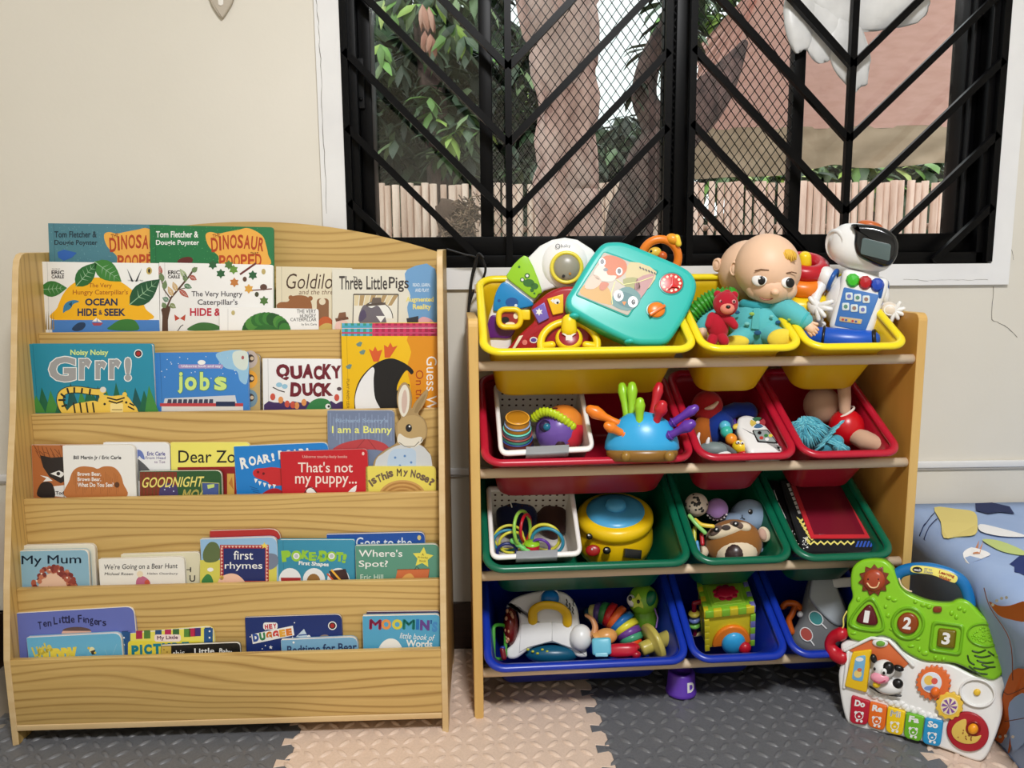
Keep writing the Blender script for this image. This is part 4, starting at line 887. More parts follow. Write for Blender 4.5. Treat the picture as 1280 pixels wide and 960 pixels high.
def a_guess(q, c):
    for i in range(32):
        u = 427+i*3.85; bl_ = i < 10; cs = ((92, 176, 206), (54, 150, 130)) if bl_ else ((206, 50, 96), (170, 32, 74))
        q.poly([(u, 404), (u+3.85, 404), (u+3.85, 420), (u, 420)], .08, K(*cs[i % 2]))
    for v in (407, 415): q.poly([(427, v), (549, v), (549, v+2.2), (427, v+2.2)], .12, K(196, 70, 110)) if v else 0
    line(q, [(427, 410.5), (549, 410)], .7, K(240, 200, 210), .16); q.poly([(427, 407), (465, 407), (465, 410), (427, 410)], .2, K(70, 166, 190))
    blob(q, [(510, 420), (550, 420), (550, 522), (508, 522), (514, 490), (509, 460), (514, 440)], .08, K(224, 146, 20), 3)
    B = K(16, 14, 16)
    blob(q, [(449, 520), (443, 508), (444, 490), (450, 474), (462, 460), (476, 451), (490, 448), (504, 453), (514, 460), (517, 465), (514, 468), (508, 463), (500, 474), (496, 486), (498, 504), (500, 520)], .14, B, 5)
    blob(q, [(450, 520), (444, 507), (445, 491), (452, 474), (464, 460), (468, 462), (467, 476), (469, 498), (478, 520)], .2, K(236, 236, 236), 5)
    blob(q, [(490, 504), (492, 493), (502, 484), (512, 481), (506, 500), (500, 514)], .24, B); 
    for (a, b_, w1) in (((470, 452), (468, 437), 3.2), ((484, 447), (487, 432), 3.2)): q.poly([(a[0]-w1, a[1]), (b_[0]-7, b_[1]-1), (b_[0]-2, b_[1]+2), (b_[0]+1, b_[1]-4), (b_[0]+4, b_[1]+2), (b_[0]+10, b_[1]), (a[0]+w1, a[1])], .2, K(216, 92, 40))
    for u, v in ((449, 430), (453, 440), (436, 458)): q.poly([(u-4, v), (u+1, v-3), (u+4, v-2), (u+2, v+3), (u-2, v+3)], .2, K(110, 140, 130))
    q.text('Guess Who?', 539.5-46, 485, 539.5+46, 498, .2, WH, 90, .0); q.text('On the Farm', 524.5-39, 497, 524.5+39, 506.5, .2, K(170, 60, 20), 90, .0)
    q.text('PLAY AND LEARN', 413, 494, 457, 497.5, .2, K(150, 110, 10), 90, 0)
book('tall yellow board book with a diving penguin and a plaid strip', 1, .021, (426, 404), (549, 403), (238, 190, 14), .009, .6, 3, 'hard', a_guess)

# ---- tier three
def a_panda(q, c):
    for i in range(24): line(q, [(42+i*2.6, 556+(i*7 % 13)), (48+i*2.6, 566+(i*7 % 17))], .8, K(120, 62, 34), .1)
    B = K(40, 34, 34); q.poly([(50, 569), (64, 572), (80, 571), (84, 600), (76, 604), (62, 596), (54, 584)], .15, B); q.poly([(63, 592), (74, 588), (82, 592), (76, 597)], .2, WH); q.poly(circ(73, 592, 2.4, 10), .24, B)
    blob(q, [(47, 620), (50, 606), (58, 602), (66, 606), (68, 622)], .2, B); q.poly([(50, 594), (60, 596), (66, 601), (54, 602), (58, 598)], .22, WH); q.poly([(66, 620), (66, 608), (84, 606), (86, 622)], .16, WH); q.text('Today', 69.5, 614, 86, 619.5, .22, BKc, 0, .03)
book('orange brushed board book with a dark cat-like face behind the brown bear one', 2, .0335, (39, 556), (126, 556), (182, 108, 58), .008, 2, 4, 'board', a_panda)
def a_brown(q, c):
    BRN = K(190, 118, 62)
    blob(q, [(84, 622), (87, 600), (92, 588), (102, 583), (116, 584), (122, 586), (130, 583), (142, 584), (150, 592), (154, 604), (155, 622)], .12, BRN, 5)
    for i in range(26): line(q, [(92+i*2.2, 590+(i*11 % 9)), (93+i*2.2, 606+(i*11 % 14))], .5, K(160, 94, 46), .16)
    q.text('Bill Martin Jr / Eric Carle', 92, 569.5, 151.5, 575.5, .2, BKc, 0, .025)
    for i, s_ in enumerate(('Brown Bear,', 'Brown Bear,', 'What Do You See?')): q.text(s_, 97, 590+i*6.6, (126.5, 126.5, 142)[i], 595.5+i*6.6, .2, WH, 0, .02)
    q.poly(circ(146.3, 606, 3.2, 14, 3.6), .22, K(90, 54, 32))
book('thick white board book with a big brown paper shape', 2, .020, (78, 557), (168, 556), (240, 239, 234), .012, 4, 4, 'board', a_brown)
def a_head(q, c):
    blob(q, [(166, 566), (172, 562), (178, 565), (181, 574), (177, 573), (174, 570), (171, 576), (166, 576)], .12, K(110, 128, 190)); blob(q, [(166, 590), (170, 574), (178, 578), (186, 586), (190, 592), (186, 600), (166, 600)], .14, K(92, 92, 94))
    q.text('Eric Carle', 184, 564.5, 206.5, 569.5, .2, K(70, 70, 150), 0, .02); q.text('From Head', 182, 570.5, 207, 574, .2, K(120, 116, 160), 0, .01); q.text('to Toe', 193, 575.5, 206.5, 579, .2, K(150, 130, 160), 0, .01)
book('white board book with a blue elephant corner beside the brown bear one', 2, .0335, (129, 553), (212, 553), (238, 238, 238), .008, 4, 4, 'board', a_head)
def a_zoo(q, c):
    q.text('Dear Zoo', 223, 563, 306, 578.5, .15, BKc, 0, .005); q.poly([(222, 584), (312, 583), (312, 586), (222, 586.5)], .12, K(150, 24, 30)); q.poly([(222, 586), (312, 585.5), (312, 640), (222, 640)], .1, K(140, 24, 30))
    q.poly([(284, 592), (293, 592), (293, 620), (284, 620)], .14, K(214, 170, 80)); q.poly([(286, 604), (290, 596), (292, 612)], .2, K(190, 120, 50))
book('yellow and dark red board book with black serif lettering', 2, .0335, (213, 553), (312, 553), (240, 230, 110), .008, 3, 4, 'board', a_zoo, edge=(226, 216, 110))
def a_moon(q, c):
    q.poly([(175, 590), (221, 590), (221, 640), (175, 640)], .08, K(130, 50, 34)); 
    for i in range(10): q.poly([(177+i*4.5, 591), (178.5+i*4.5, 591), (178+i*4.3, 640), (176.4+i*4.3, 640)], .1, K(104, 62, 30))
    blob(q, [(200, 640), (200, 610), (208, 604), (218, 606), (222, 612), (222, 640)], .14, K(70, 60, 110)); dots(q, [(206, 612), (212, 609), (217, 614)], .9, K(200, 210, 240), .2)
    q.text('GOODNIGHT', 178, 596, 254, 609, .24, K(236, 222, 120), -1, .015, slant=.25); q.text('MOON', 228, 611.5, 270, 628, .24, K(236, 222, 120), 0, .015, slant=.25)
    q.poly([(253, 603), (273, 604), (273, 618), (254, 618)], .3, K(70, 90, 150)); line(q, [(252, 603), (274, 604), (274, 620), (253, 620), (252, 603)], 1, K(200, 196, 120), .34); q.poly([(259, 606), (268, 605), (268, 609), (260, 611)], .34, K(200, 220, 120))
book('small green and rust board book with slanting yellow bedtime title', 2, .020, (174, 589), (277, 588), (44, 88, 48), .009, 4, 4, 'board', a_moon)
def a_roar(q, c):
    for i, (ch, u0, u1) in enumerate((('R', 300.5, 310), ('O', 311, 320), ('A', 320, 329), ('R', 329, 338), ('!', 339.5, 343))): q.text(ch, u0, 571.5-i*1.3, u1, 584-i*1.9 if i else 586, .2, WH, -10, .04)
    for i, (ch, u0, u1) in enumerate((('R', 348, 356), ('O', 357, 365), ('A', 365, 373), ('R', 374, 382), ('!', 383, 386))): q.text(ch, u0, 563-i*.8, u1, 574-i*.8, .2, WH, -6, .04)
    blob(q, [(340, 607), (334, 602), (320, 597), (316, 591), (320, 586), (330, 585), (342, 584), (356, 588), (362, 604)], .14, K(200, 40, 46)); q.poly(circ(322.5, 590, 1.7, 10), .2, K(110, 16, 24)); q.poly(circ(329.5, 592, 1.7, 10), .2, K(110, 16, 24))
    for u, v in ((320, 599), (325, 602), (331, 604), (337, 606), (343, 606)): q.poly([(u-2.2, v-1), (u+2.2, v), (u-.5, v+5)], .2, WH)
    blob(q, [(328, 620), (336, 612), (348, 611), (360, 622)], .14, K(176, 30, 40))
    for i in range(4): line(q, [(312+i*2, 608+i*3), (322+i*2, 611+i*3)], .6, K(20, 80, 140), .2)
book('blue board book with white roaring letters and a red dinosaur head', 2, .0305, (292, 558), (410, 553), (28, 128, 206), .009, 4, 4, 'board', a_roar, back=(220, 224, 228), edge=(190, 214, 226))
def a_puppy(q, c):
    q.text('Usborne touchy-feely books', 378, 569, 434, 573.5, .2, K(236, 190, 180), 0, .0)
    q.text("That's not", 372.5, 577.5, 441, 590.5, .2, K(244, 226, 216), 0, .008); q.text('my puppy...', 369, 595, 446, 609, .2, K(244, 226, 216), 0, .008)
    q.poly([(382, 612), (390, 609), (394, 613), (400, 622), (386, 622)], .2, WH); line(q, [(380, 617), (386, 608), (392, 611), (398, 618)], 1.1, BKc, .26); q.poly([(432, 618), (440, 610), (446, 606), (445, 613), (438, 622)], .2, WH); q.poly(circ(454, 567, 1.6, 12, 2.2), .2, K(240, 200, 190))
book('red board book with cream touchy-feely puppy lettering', 2, .0195, (350, 565), (459, 561), (196, 28, 40), .009, 3, 4, 'board', a_puppy, edge=(190, 40, 48), back=(170, 20, 30))
def a_bunny(q, c):
    for i in range(20): line(q, [(413+i*4, 516+(i*5 % 9)), (413+i*4, 540+(i*5 % 21))], .7, K(150, 166, 196), .08)
    q.text("Richard Scarry's", 419.5, 523, 485, 529.5, .2, K(150, 172, 200), 0, .025); q.text('I am a Bunny', 415, 532.5, 490, 544, .2, K(236, 236, 130), 0, .015)
    blob(q, [(414, 564), (424, 556), (440, 551), (456, 549), (472, 551), (484, 557), (488, 566), (470, 562), (444, 563), (424, 566)], .14, K(186, 66, 70)); 
    for pts in ([(456, 549), (444, 563)], [(460, 549), (470, 562)]): line(q, pts, .6, K(130, 40, 46), .2)
book('grey blue board book with yellow bunny title and a red umbrella', 2, .034, (409, 513), (493, 513), (116, 130, 158), .008, 3, 3, 'board', a_bunny, edge=(214, 210, 200))
# rabbit shaped board book: cut outline, its own builder
al = math.radians(3); n_ = V((BKF((0, -math.cos(al), 0))-BKF((0, 0, 0)))); n_.z = math.sin(al)
pm = Plane(BKF((-.05, bd[2]+.0265, bz[2])), n_)
ol = catmull([(466, 612), (466, 583), (470, 572), (480, 563), (492, 556), (496, 551), (494, 538), (496, 528), (501, 522), (497, 508), (496, 494), (500, 482), (506, 478), (512, 484), (515, 498), (514, 512), (518, 504), (526, 494), (533, 487), (535, 492), (530, 506), (523, 517), (530, 524), (534, 534), (533, 546), (526, 555), (534, 562), (540, 574), (542, 590), (543, 612)], 4)
zb = FL[2]+.002
t = Thing('board_book', 'rabbit shaped board book with long ears behind the yellow nose book', 'book', pm((505, 655, -3)), pm, 'books in tier three of the bookcase')
dn = project(pm((505, 612, 0))+V((0, 0, -.05)))
ol2 = [p for p in ol if p[1] < 611.5]+[(543, 664), (466, 664)]
q = t.part('pages', label='white page edges'); q.prism(inset(ol2, .4), -4.6, -.5, mt((238, 234, 224), .6, 'paper'), .3)
q = t.part('front_cover'); q.prism(ol2, -.6, 0, K(96, 82, 60), .2, top=K(170, 142, 96)); tan, crm, blu = K(186, 158, 108), K(228, 222, 206), K(96, 140, 196)
blob(q, [(499, 512), (498, 496), (502, 484), (507, 481), (511, 488), (512, 500), (510, 514), (504, 521)], .1, crm); blob(q, [(503, 514), (502, 500), (505, 488), (508, 490), (509, 504), (506, 516)], .14, K(206, 180, 166))
blob(q, [(518, 514), (522, 504), (530, 494), (532, 494), (527, 506), (521, 516)], .1, K(150, 124, 82)); blob(q, [(497, 538), (498, 528), (506, 521), (518, 519), (528, 524), (532, 534), (531, 546), (520, 557), (506, 556), (498, 550)], .1, tan)
blob(q, [(497, 552), (499, 542), (506, 546), (514, 548), (526, 546), (528, 552), (518, 559), (506, 558)], .14, crm); q.poly(circ(511, 535, 4, 14, 5), .2, BKc); q.poly(circ(512, 533, 1.2, 8), .24, WH); blob(q, [(500, 556), (512, 560), (524, 556), (534, 564), (540, 580), (542, 662), (467, 662), (468, 584), (480, 566)], .1, K(206, 210, 212))
blob(q, [(490, 563), (504, 561), (518, 562), (520, 580), (516, 660), (488, 660), (484, 584)], .14, K(186, 206, 226)); dots(q, [(494, 572), (506, 570), (514, 578), (500, 582), (490, 590), (510, 592)], 1.6, K(96, 140, 196), .2)
line(q, [(524, 552), (518, 558), (506, 558), (499, 553)], .7, BKc, .2); line(q, [(526, 552), (528, 548)], .8, BKc, .2)
t.done()
def a_nose(q, c):
    for i, (ch, u, v, r) in enumerate((('I', 463.5, 604, -35), ('s', 467.5, 601, -33), ('T', 474, 598, -24), ('h', 480, 595, -20), ('i', 484.5, 593.5, -16), ('s', 488.5, 592.5, -12), ('M', 499, 590.5, 0), ('y', 507, 592, 4), ('N', 516.5, 592, 8), ('o', 523, 594.5, 14), ('s', 528.5, 597, 18), ('e', 533.5, 599.5, 24), ('?', 539.5, 602.5, 30))): w_ = 1.2 if ch in 'Ii' else 3; h_ = 4.8 if ch in 'ITMNh?i' else 3.8; q.text(ch, u-w_, v-h_, u+w_, v+h_, .2, K(112, 92, 74), r, .04)
    for i in range(8): q.poly(circ(503, 622, 30-i*2.6, 20, 22-i*2.4, PI, 2*PI), .1+.01*i, K(*((206, 160, 92), (176, 128, 66))[i % 2]))
book('yellow board book with an arched nose question title', 2, .0195, (457, 583), (545, 583), (232, 216, 96), .0055, 3, 4, 'board', a_nose, edge=(216, 200, 90))

# ---- tier four
def a_mum(q, c):
    q.text('My Mum', 27, 694, 101.5, 708, .2, K(40, 60, 84), -1, .006)
    rd = random.Random(3)
    q.poly(circ(67, 740, 20, 24, 24, PI, 2*PI), .14, K(234, 196, 168))
    for i in range(70):
        a = PI*(1+rd.random()); r_ = rd.uniform(.82, 1.15); q.poly(circ(67+24*r_*math.cos(a), 736+24*r_*math.sin(a), 3.2, 8), .18+.001*i, K(*rd.choice([(150, 66, 56), (176, 92, 70), (126, 50, 46), (196, 120, 90)])))
    dots(q, [(52, 717), (62, 712), (74, 714), (84, 722), (46, 726)], 1.2, K(236, 226, 210), .3); dots(q, [(61, 733.5), (74, 733.5)], 1, BKc, .3)
book('pale blue board book with curly red hair and a dark serif title', 3, .020, (22, 689), (110, 687), (142, 184, 204), .010, 4, 4, 'board', a_mum)
book('plain edged board book tucked behind the curly hair one', 3, .0335, (29, 682), (118, 680), (232, 226, 206), .010, 4, 4, 'board', None)
def a_hunt(q, c):
    q.text("We're Going on a Bear Hunt", 130, 704.5, 222, 713, .2, K(60, 56, 60), -1, .006, slant=.1); q.text('Michael Rosen', 131, 715.5, 166.5, 719, .2, K(110, 106, 106), 0, .01, slant=.2); q.text('Helen Oxenbury', 184, 715.5, 222.5, 719, .2, K(110, 106, 106), 0, .01, slant=.2)
    blob(q, [(170, 733), (171, 724), (177, 720), (184, 723), (188, 729), (186, 736), (172, 736)], .14, K(196, 110, 140)); q.poly(circ(175, 717.5, 4, 14), .18, K(238, 222, 190)); q.poly(circ(184, 728, 3.4, 12), .2, K(206, 90, 70))
book('white board book with a small child in pink under a handwritten title', 3, .020, (123, 699), (230, 696), (240, 237, 228), .009, 4, 4, 'board', a_hunt)
book('cream board book with black letters behind the small child in pink', 3, .033, (151, 693), (250, 690), (226, 220, 190), .009, 3, 4, 'board', lambda q, c: (q.text('H', 231.5, 709, 239, 715, .2, BKc, 0, .01), q.text('U', 237, 719, 244, 727, .2, BKc, 0, .01)))
def a_rhyme(q, c):
    q.poly([(250, 700), (346, 700), (346, 760), (250, 760)], .06, K(214, 206, 90)); blob(q, [(254, 690), (262, 678), (272, 680), (276, 694), (270, 702), (256, 702)], .1, K(96, 112, 70)); blob(q, [(330, 700), (334, 692), (346, 694), (347, 706), (336, 712)], .1, K(120, 130, 150))
    q.poly([(275, 681), (336, 681), (336, 728), (275, 728)], .12, K(170, 40, 50)); 
    for i in range(14): q.poly([(276+i*4.3, 682), (280+i*4.3, 682), (278+i*4.3, 685)], .16, K(230, 190, 170))
    for i in range(10):
        for u in (276, 332.5): q.poly([(u, 684+i*4.3), (u, 688+i*4.3), (u+3, 686+i*4.3)], .16, K(230, 190, 170))
    q.poly([(279.5, 685.5), (331.5, 685.5), (331.5, 726), (279.5, 726)], .2, K(34, 46, 104))
    q.text('first', 292, 688.5, 316.5, 699.5, .26, WH, 0, .006); q.text('rhymes', 281, 702.5, 328, 713.5, .26, WH, 0, .006); blob(q, [(272, 742), (274, 724), (286, 717), (298, 719), (308, 730), (310, 742)], .3, K(240, 196, 170)); q.poly(circ(277, 722, 3, 8), .3, K(220, 180, 80))
    q.poly(star(330.5, 682, 4.5, 5, .45), .3, K(240, 214, 90)); blob(q, [(252, 728), (258, 718), (264, 720), (266, 730)], .2, K(60, 130, 70)); q.poly(circ(263, 712, 4, 10, 2.6), .2, WH)
book('pale blue nursery rhyme board book with a navy title panel', 3, .0195, (250, 674), (346, 671), (150, 190, 224), .010, 5, 4, 'board', a_rhyme)
book('red backed hardback showing its edge behind the nursery rhyme one', 3, .0325, (262, 664), (350, 661), (178, 44, 44), .010, 7, 4, 'board', None, edge=(170, 40, 40), back=(160, 40, 40))
def a_poke(q, c):
    for i, (ch, u0, v0, u1, v1, r) in enumerate((('P', 352, 688, 364, 702, -6), ('O', 364, 688, 377, 702, 0), ('K', 377, 688, 387, 699, 6), ('E', 386, 690, 395, 701, 0), ('-', 393, 694, 396, 696.5, 0), ('A', 396, 694.5, 401, 700, 0), ('-', 400, 694, 403, 696.5, 0), ('D', 399, 688, 410, 702, -4), ('O', 408, 689, 421, 702, 0), ('T', 420, 690, 429, 702, 4), ('!', 428, 692, 433, 704, 12))): q.text(ch, u0, v0, u1, v1, .2, K(150, 200, 60), r, .09 if ch in 'PKDT!' else .06)
    for u in (370.5, 414.5): q.poly(circ(u, 695, 4, 14), .26, WH); q.poly(circ(u, 695, 2.6, 14), .3, K(190, 196, 200))
    q.text('First Shapes', 373.5, 702, 411, 708.5, .24, WH, 3, .03)
    for u in (362.5, 392.5, 423): q.poly(circ(u, 725, 14, 24, 15), .14, K(232, 236, 238))
    q.poly([(351, 722), (376, 722), (376, 726), (374, 732), (352, 732)], .2, K(170, 46, 50)); q.poly(circ(392, 727, 8.5, 18, 10), .2, K(150, 110, 60)); q.poly([(411, 714), (432, 711), (437, 726), (416, 728)], .2, K(64, 40, 40)); line(q, [(414, 712), (428, 728)], 2.4, K(240, 180, 60), .26); line(q, [(409, 717), (422, 731)], 2, K(220, 90, 50), .26)
book('teal board book of poke-through shapes with lime lettering', 3, .0195, (347, 675), (443, 675), (56, 142, 172), .012, 3, 4, 'hard', a_poke)
book('dark blue board book peeping out above the green spotted dog one', 3, .0335, (408, 668), (531, 665), (26, 78, 160), .008, 4, 4, 'board', lambda q, c: (q.text('Goes to the', 445, 671.5, 515, 685, .2, K(220, 228, 236), 0, .01), q.text('Spot', 414, 674, 441, 688, .2, K(120, 170, 220), 0, .02), q.poly(circ(524, 672, 2.4, 12, 3.2), .2, K(206, 190, 130))))
def a_spot(q, c):
    q.text("Where's", 448.5, 687, 503, 696, .2, WH, 0, .008); q.text('Spot?', 448.5, 700.5, 485, 711, .2, WH, 0, .008); q.text('Eric Hill', 450.5, 718, 479, 724.5, .2, K(214, 230, 214), 0, .006)
    q.poly(star(528.5, 697, 13.5, 5, .5, -PI/2+.1), .2, K(230, 220, 90)); 
    for i, s_ in enumerate(('A', 'lift-the-flap', 'book')): q.text(s_, 528.5-(1.5, 6.5, 4)[i], 691.5+i*4, 528.5+(1.5, 6.5, 4)[i], 694.5+i*4, .26, K(120, 100, 40), 4, .01)
    q.poly([(497, 712), (537, 711), (534, 730), (493, 730)], .2, K(206, 112, 66)); line(q, [(496, 712), (537, 711), (535, 724)], .8, K(130, 60, 30), .26); blob(q, [(500, 728), (506, 719), (514, 717), (518, 726)], .26, K(226, 170, 90)); line(q, [(518, 712), (521, 708), (524, 711)], .7, BKc, .26)
book('green board book with a yellow star and serif question title', 3, .020, (444, 682), (549, 680), (92, 150, 128), .010, 4, 4, 'board', a_spot)

# ---- tier five
def a_ten(q, c):
    for i, (ch, u, v) in enumerate(zip('Ten Little Fingers', [50, 56.5, 62, 0, 69.5, 75, 79, 83, 86.5, 91, 0, 100, 105, 109, 114.5, 120, 125, 130.5], [782, 780.5, 780, 0, 776, 776, 774.5, 774.5, 774.5, 775.5, 0, 773.5, 775, 776, 778, 778, 778.5, 779.5])):
        if ch != ' ': w_ = 1 if ch in 'il' else 2.4; h_ = 5 if ch in 'TLFltg' else 3.4; q.text(ch, u-w_, v-h_, u+w_, v+h_-.5, .2, K(30, 30, 70), -4, .015)
    q.poly(circ(96, 792, 19, 24, 8, PI, 2*PI), .15, K(226, 178, 158)); q.poly(circ(96, 788.6, 18, 24, 5, PI, 2*PI), .18, K(96, 74, 70))
book('big violet blue board book with hand-drawn navy lettering', 4, .0325, (12, 767), (167, 758), (104, 116, 190), .007, 5, 3, 'board', a_ten)
def a_lpup(q, c):
    q.text('Little', 40.5, 805, 65, 818, .2, K(220, 206, 90), -20, .04); q.text('puppy', 48, 810, 97, 838, .2, K(236, 216, 80), -4, .06)
    q.poly(circ(115, 812.5, 3.6, 12, 4), .2, K(236, 230, 180)); q.poly([(113, 814), (119, 812), (119, 818), (115, 818)], .24, K(60, 50, 40)); dots(q, [(111, 810), (119, 816)], 1.6, K(230, 200, 80), .26)
    line(q, [(131, 812), (134, 818), (130, 822)], .5, K(150, 200, 226)); line(q, [(146, 805), (141, 818), (146, 820)], .5, K(150, 200, 226))
book('sky blue board book with fat yellow puppy letters and a bee', 4, .021, (33, 797), (151, 791), (106, 182, 218), .010, 5, 3, 'board', a_lpup)
def a_pic(q, c):
    for i, (u, m) in enumerate(((152, (30, 70, 120)), (170, (176, 40, 80)), (180, (84, 130, 60)), (194, (40, 80, 130)), (206, (190, 40, 90)), (216, (60, 110, 60)), (230, (90, 140, 60)), (236, (190, 40, 80)), (243, (70, 50, 120)), (256, (30, 70, 130)))): q.poly([(u, 789-i*.5), (u+8, 788.6-i*.5), (u+8, 799-i*.5), (u, 799.4-i*.5)], .1, K(*m))
    q.poly([(152, 790), (163, 790), (163, 830), (152, 830)], .12, K(34, 84, 140)); q.poly([(255, 786), (266, 785), (266, 812), (255, 812)], .12, K(34, 84, 140)); dots(q, [(155, 797), (155, 806), (155, 815), (262, 789), (262, 797)], 1.2, WH, .2)
    q.poly(rrect(160, 801, 252, 840, 4), .15, K(236, 220, 70)); q.poly(rrect(193, 793, 226, 802, 3), .2, K(246, 226, 220)); q.text('My Little', 196.5, 794.5, 222.5, 800.5, .26, K(110, 40, 90), -2, .03)
    for i, ch in enumerate('PICTURE'): q.text(ch, 164.5+(0, 10.5, 15.5, 27, 38, 51, 63)[i], 806.5-i*.7, 164.5+(9, 13.5, 25.5, 37, 49, 61, 72)[i], 819.5-i*.7, .24, K(20, 130, 150), -2, .07)
book('yellow picture dictionary board book with a multicoloured striped border', 4, .0305, (146, 793), (266, 783), (236, 226, 100), .008, 5, 3, 'board', a_pic)
book('small black board book with white handwriting and a yellow spine', 4, .0205, (201, 807), (300, 803), (20, 20, 22), .007, 3, 3, 'board', lambda q, c: (q.text('this', 216, 812.5, 231, 820, .2, WH, -6, .0), q.text('Little', 243, 810, 268, 817.5, .2, WH, -2, .02), q.text('Baby', 274, 811, 290, 819, .2, WH, 6, .02), q.poly([(202, 808), (214, 807.5), (214, 850), (202, 850)], .12, K(206, 176, 80)), dots(q, [(205, 812), (209, 815), (206, 819)], 1, K(150, 120, 50), .2)))
def a_dug(q, c):
    speck(q, 310, 773, 424, 815, 22, .8, WH); q.poly(circ(415.5, 782, 5.4, 18), .2, WH); q.poly(circ(415.5, 782, 4.2, 18), .24, BKc); q.poly(circ(415.5, 782, 2.8, 14), .28, K(170, 40, 40))
    q.poly(rrect(329, 778, 347, 787, 3), .1, WH)
    for i, ch in enumerate('HEY'): q.text(ch, 331+i*5.2, 780.5-i*.5, 335.3+i*5.2, 786.5-i*.5, .16, K(196, 50, 70), -5, .06)
    q.poly([(314, 793), (366, 782), (368, 794), (316, 805)], .1, WH)
    for i, ch in enumerate('DUGGEE'): q.text(ch, 316+i*8.3, 792-i*1.3, 323.5+i*8.3, 802-i*1.5, .2, K(*((50, 84, 160), (50, 130, 80), (206, 120, 40), (206, 60, 60), (230, 170, 60), (216, 120, 40))[i]), -8, .08)
    q.poly([(370, 796), (380, 786), (386, 798)], .2, K(196, 214, 226)); line(q, [(373, 794), (384, 793)], 1.5, K(60, 90, 150), .26); q.poly(circ(386, 796, 2.4, 10), .28, WH); q.poly(star(338.5, 809, 2.6), .2, WH); blob(q, [(396, 800), (402, 794), (410, 794), (412, 802)], .2, K(150, 130, 120))
book('navy board book with a multicoloured logo and little white stars', 4, .0325, (306, 772), (427, 768), (26, 48, 112), .007, 4, 3, 'board', a_dug, edge=(40, 60, 120), back=(30, 40, 90))
book('pale blue bedtime board book low in front of the navy one', 4, .021, (351, 800), (447, 796), (120, 172, 208), .009, 5, 3, 'board', lambda q, c: [q.text('Bedtime for Bear', 359, 805, 446, 816, .2, K(40, 60, 100), -3, .02)]+[q.poly(circ(367, 803, 1.4, 8), .2, WH)])
def a_moo(q, c):
    for i, (ch, m) in enumerate(zip("MOOMIN'S", ((206, 70, 66), (176, 70, 110), (232, 130, 60), (226, 190, 70), (66, 140, 66), (110, 80, 150), (60, 130, 180), (40, 130, 150)))): pass
    for ch, u0, u1, m, dv in (('M', 461.5, 477, (170, 50, 90), 0), ('O', 476.5, 489, (228, 150, 80), 0), ('O', 490, 503, (214, 204, 70), 0), ('M', 503, 519, (40, 140, 130), 0), ('I', 520, 524, (30, 110, 180), 0), ('N', 525, 537, (100, 66, 140), 1), ("'", 538, 540, (30, 90, 150), 1), ('S', 540, 547, (70, 140, 200), 3)): q.text(ch, u0, 774+dv, u1, (787 if ch != "'" else 779)+dv, .2, K(*m), 2, .06)
    q.text('little book of', 500.5, 792, 543, 799.5, .2, WH, 4, .0, slant=.2); q.text('Words', 507.5, 800, 540.5, 809, .2, WH, 2, .03)
    blob(q, [(474, 815), (478, 803), (488, 798), (498, 802), (502, 815)], .16, WH)
book('sky blue board book with rainbow coloured capital letters', 4, .021, (453, 770), (550, 768), (84, 166, 204), .010, 3, 3, 'board', a_moo)
book('dark purple board book behind the rainbow lettered one', 4, .0325, (458, 765), (550, 764), (70, 52, 84), .007, 2, 3, 'board', None, edge=(70, 54, 84))

# ================================================================== toys
def rk_plane(t_, s=.45): return ('rack', t_)
RKN = (RKF((0, 1, 0))-RKF((0, 0, 0))).normalized()
def kp(t_, u, v):
    """upright board at depth t_ in the rack, turned to face the middle of the room"""
    p = hit(u, v, RKF((0, t_, 0)), RKN); return Plane(p, (V((0, -1.8, .9156))-p).normalized())
_bn = BinMap(.006, 0)
BN = (_bn((0, 0, 1))-_bn((0, 0, 0))).normalized()
def bin_plane(tier, nn, s=.2): return Plane(BinMap(s, RZ[tier])((0, .13, nn)), BN)
def toy(name, label, cat, u, v, m, group=None):
    if isinstance(m, tuple): m = kp(m[1], u, v-22)
    return Thing(name, label, cat, m((u, v, 0)), m, group)
def rx(a): return Matrix.Rotation(math.radians(a), 3, 'X')
def ry(a): return Matrix.Rotation(math.radians(a), 3, 'Y')
def rz(a): return Matrix.Rotation(math.radians(a), 3, 'Z')
YEL, RED, WHT, BLK = P(246, 214, 30), P(190, 24, 40), P(238, 238, 236), P(18, 18, 20)
ORG, TEAL, SKY, LIME, PUR = P(240, 130, 34), P(44, 186, 176), P(56, 170, 226), P(150, 206, 40), P(96, 50, 160)
GRN = P(50, 150, 60); BLU = P(24, 92, 190); GRY = P(128, 134, 138); CRM = P(236, 226, 200); SKIN = mt((236, 196, 164), .5, 'vinyl'); NAV = P(24, 40, 110)

# ---- tier one, wide bin
m = rk_plane(.14); t = toy('activity_arch', 'arched baby activity toy with white dome and green blue purple panels', 'toy', 665, 434, m)
q = t.part('arch_body'); q.prism([(609, 446), (608, 412), (611, 395), (616, 380), (624, 365), (632, 350), (646, 334), (662, 320), (675, 307), (690, 299.5), (706, 296.6), (722, 299.4), (740, 311), (752, 325), (756, 360), (740, 372), (709, 357), (694, 360), (680, 364), (668, 377), (660, 388), (650, 400), (640, 420), (637, 446)], -18, 0, WHT, 4)
q.ell((706, 330, -3), (30, 32, 11), WHT)
q.text('baby', 701, 306, 713, 311, 7.2, K(70, 70, 80)); q.raw([(p[0], p[1], 7.2) for r_ in (3, 2.2) for p in circ(697, 308.5, r_, 16)], [(i, (i+1) % 16, 16+(i+1) % 16, 16+i) for i in range(16)], K(70, 70, 80), False, False)
q = t.part('green_panel'); q.prism(catmull([(660, 321.5), (646, 327), (636, 340), (634, 348), (650, 361), (667, 373.5), (673, 368), (677, 362)], 3), -1, 4, LIME, 1.5)
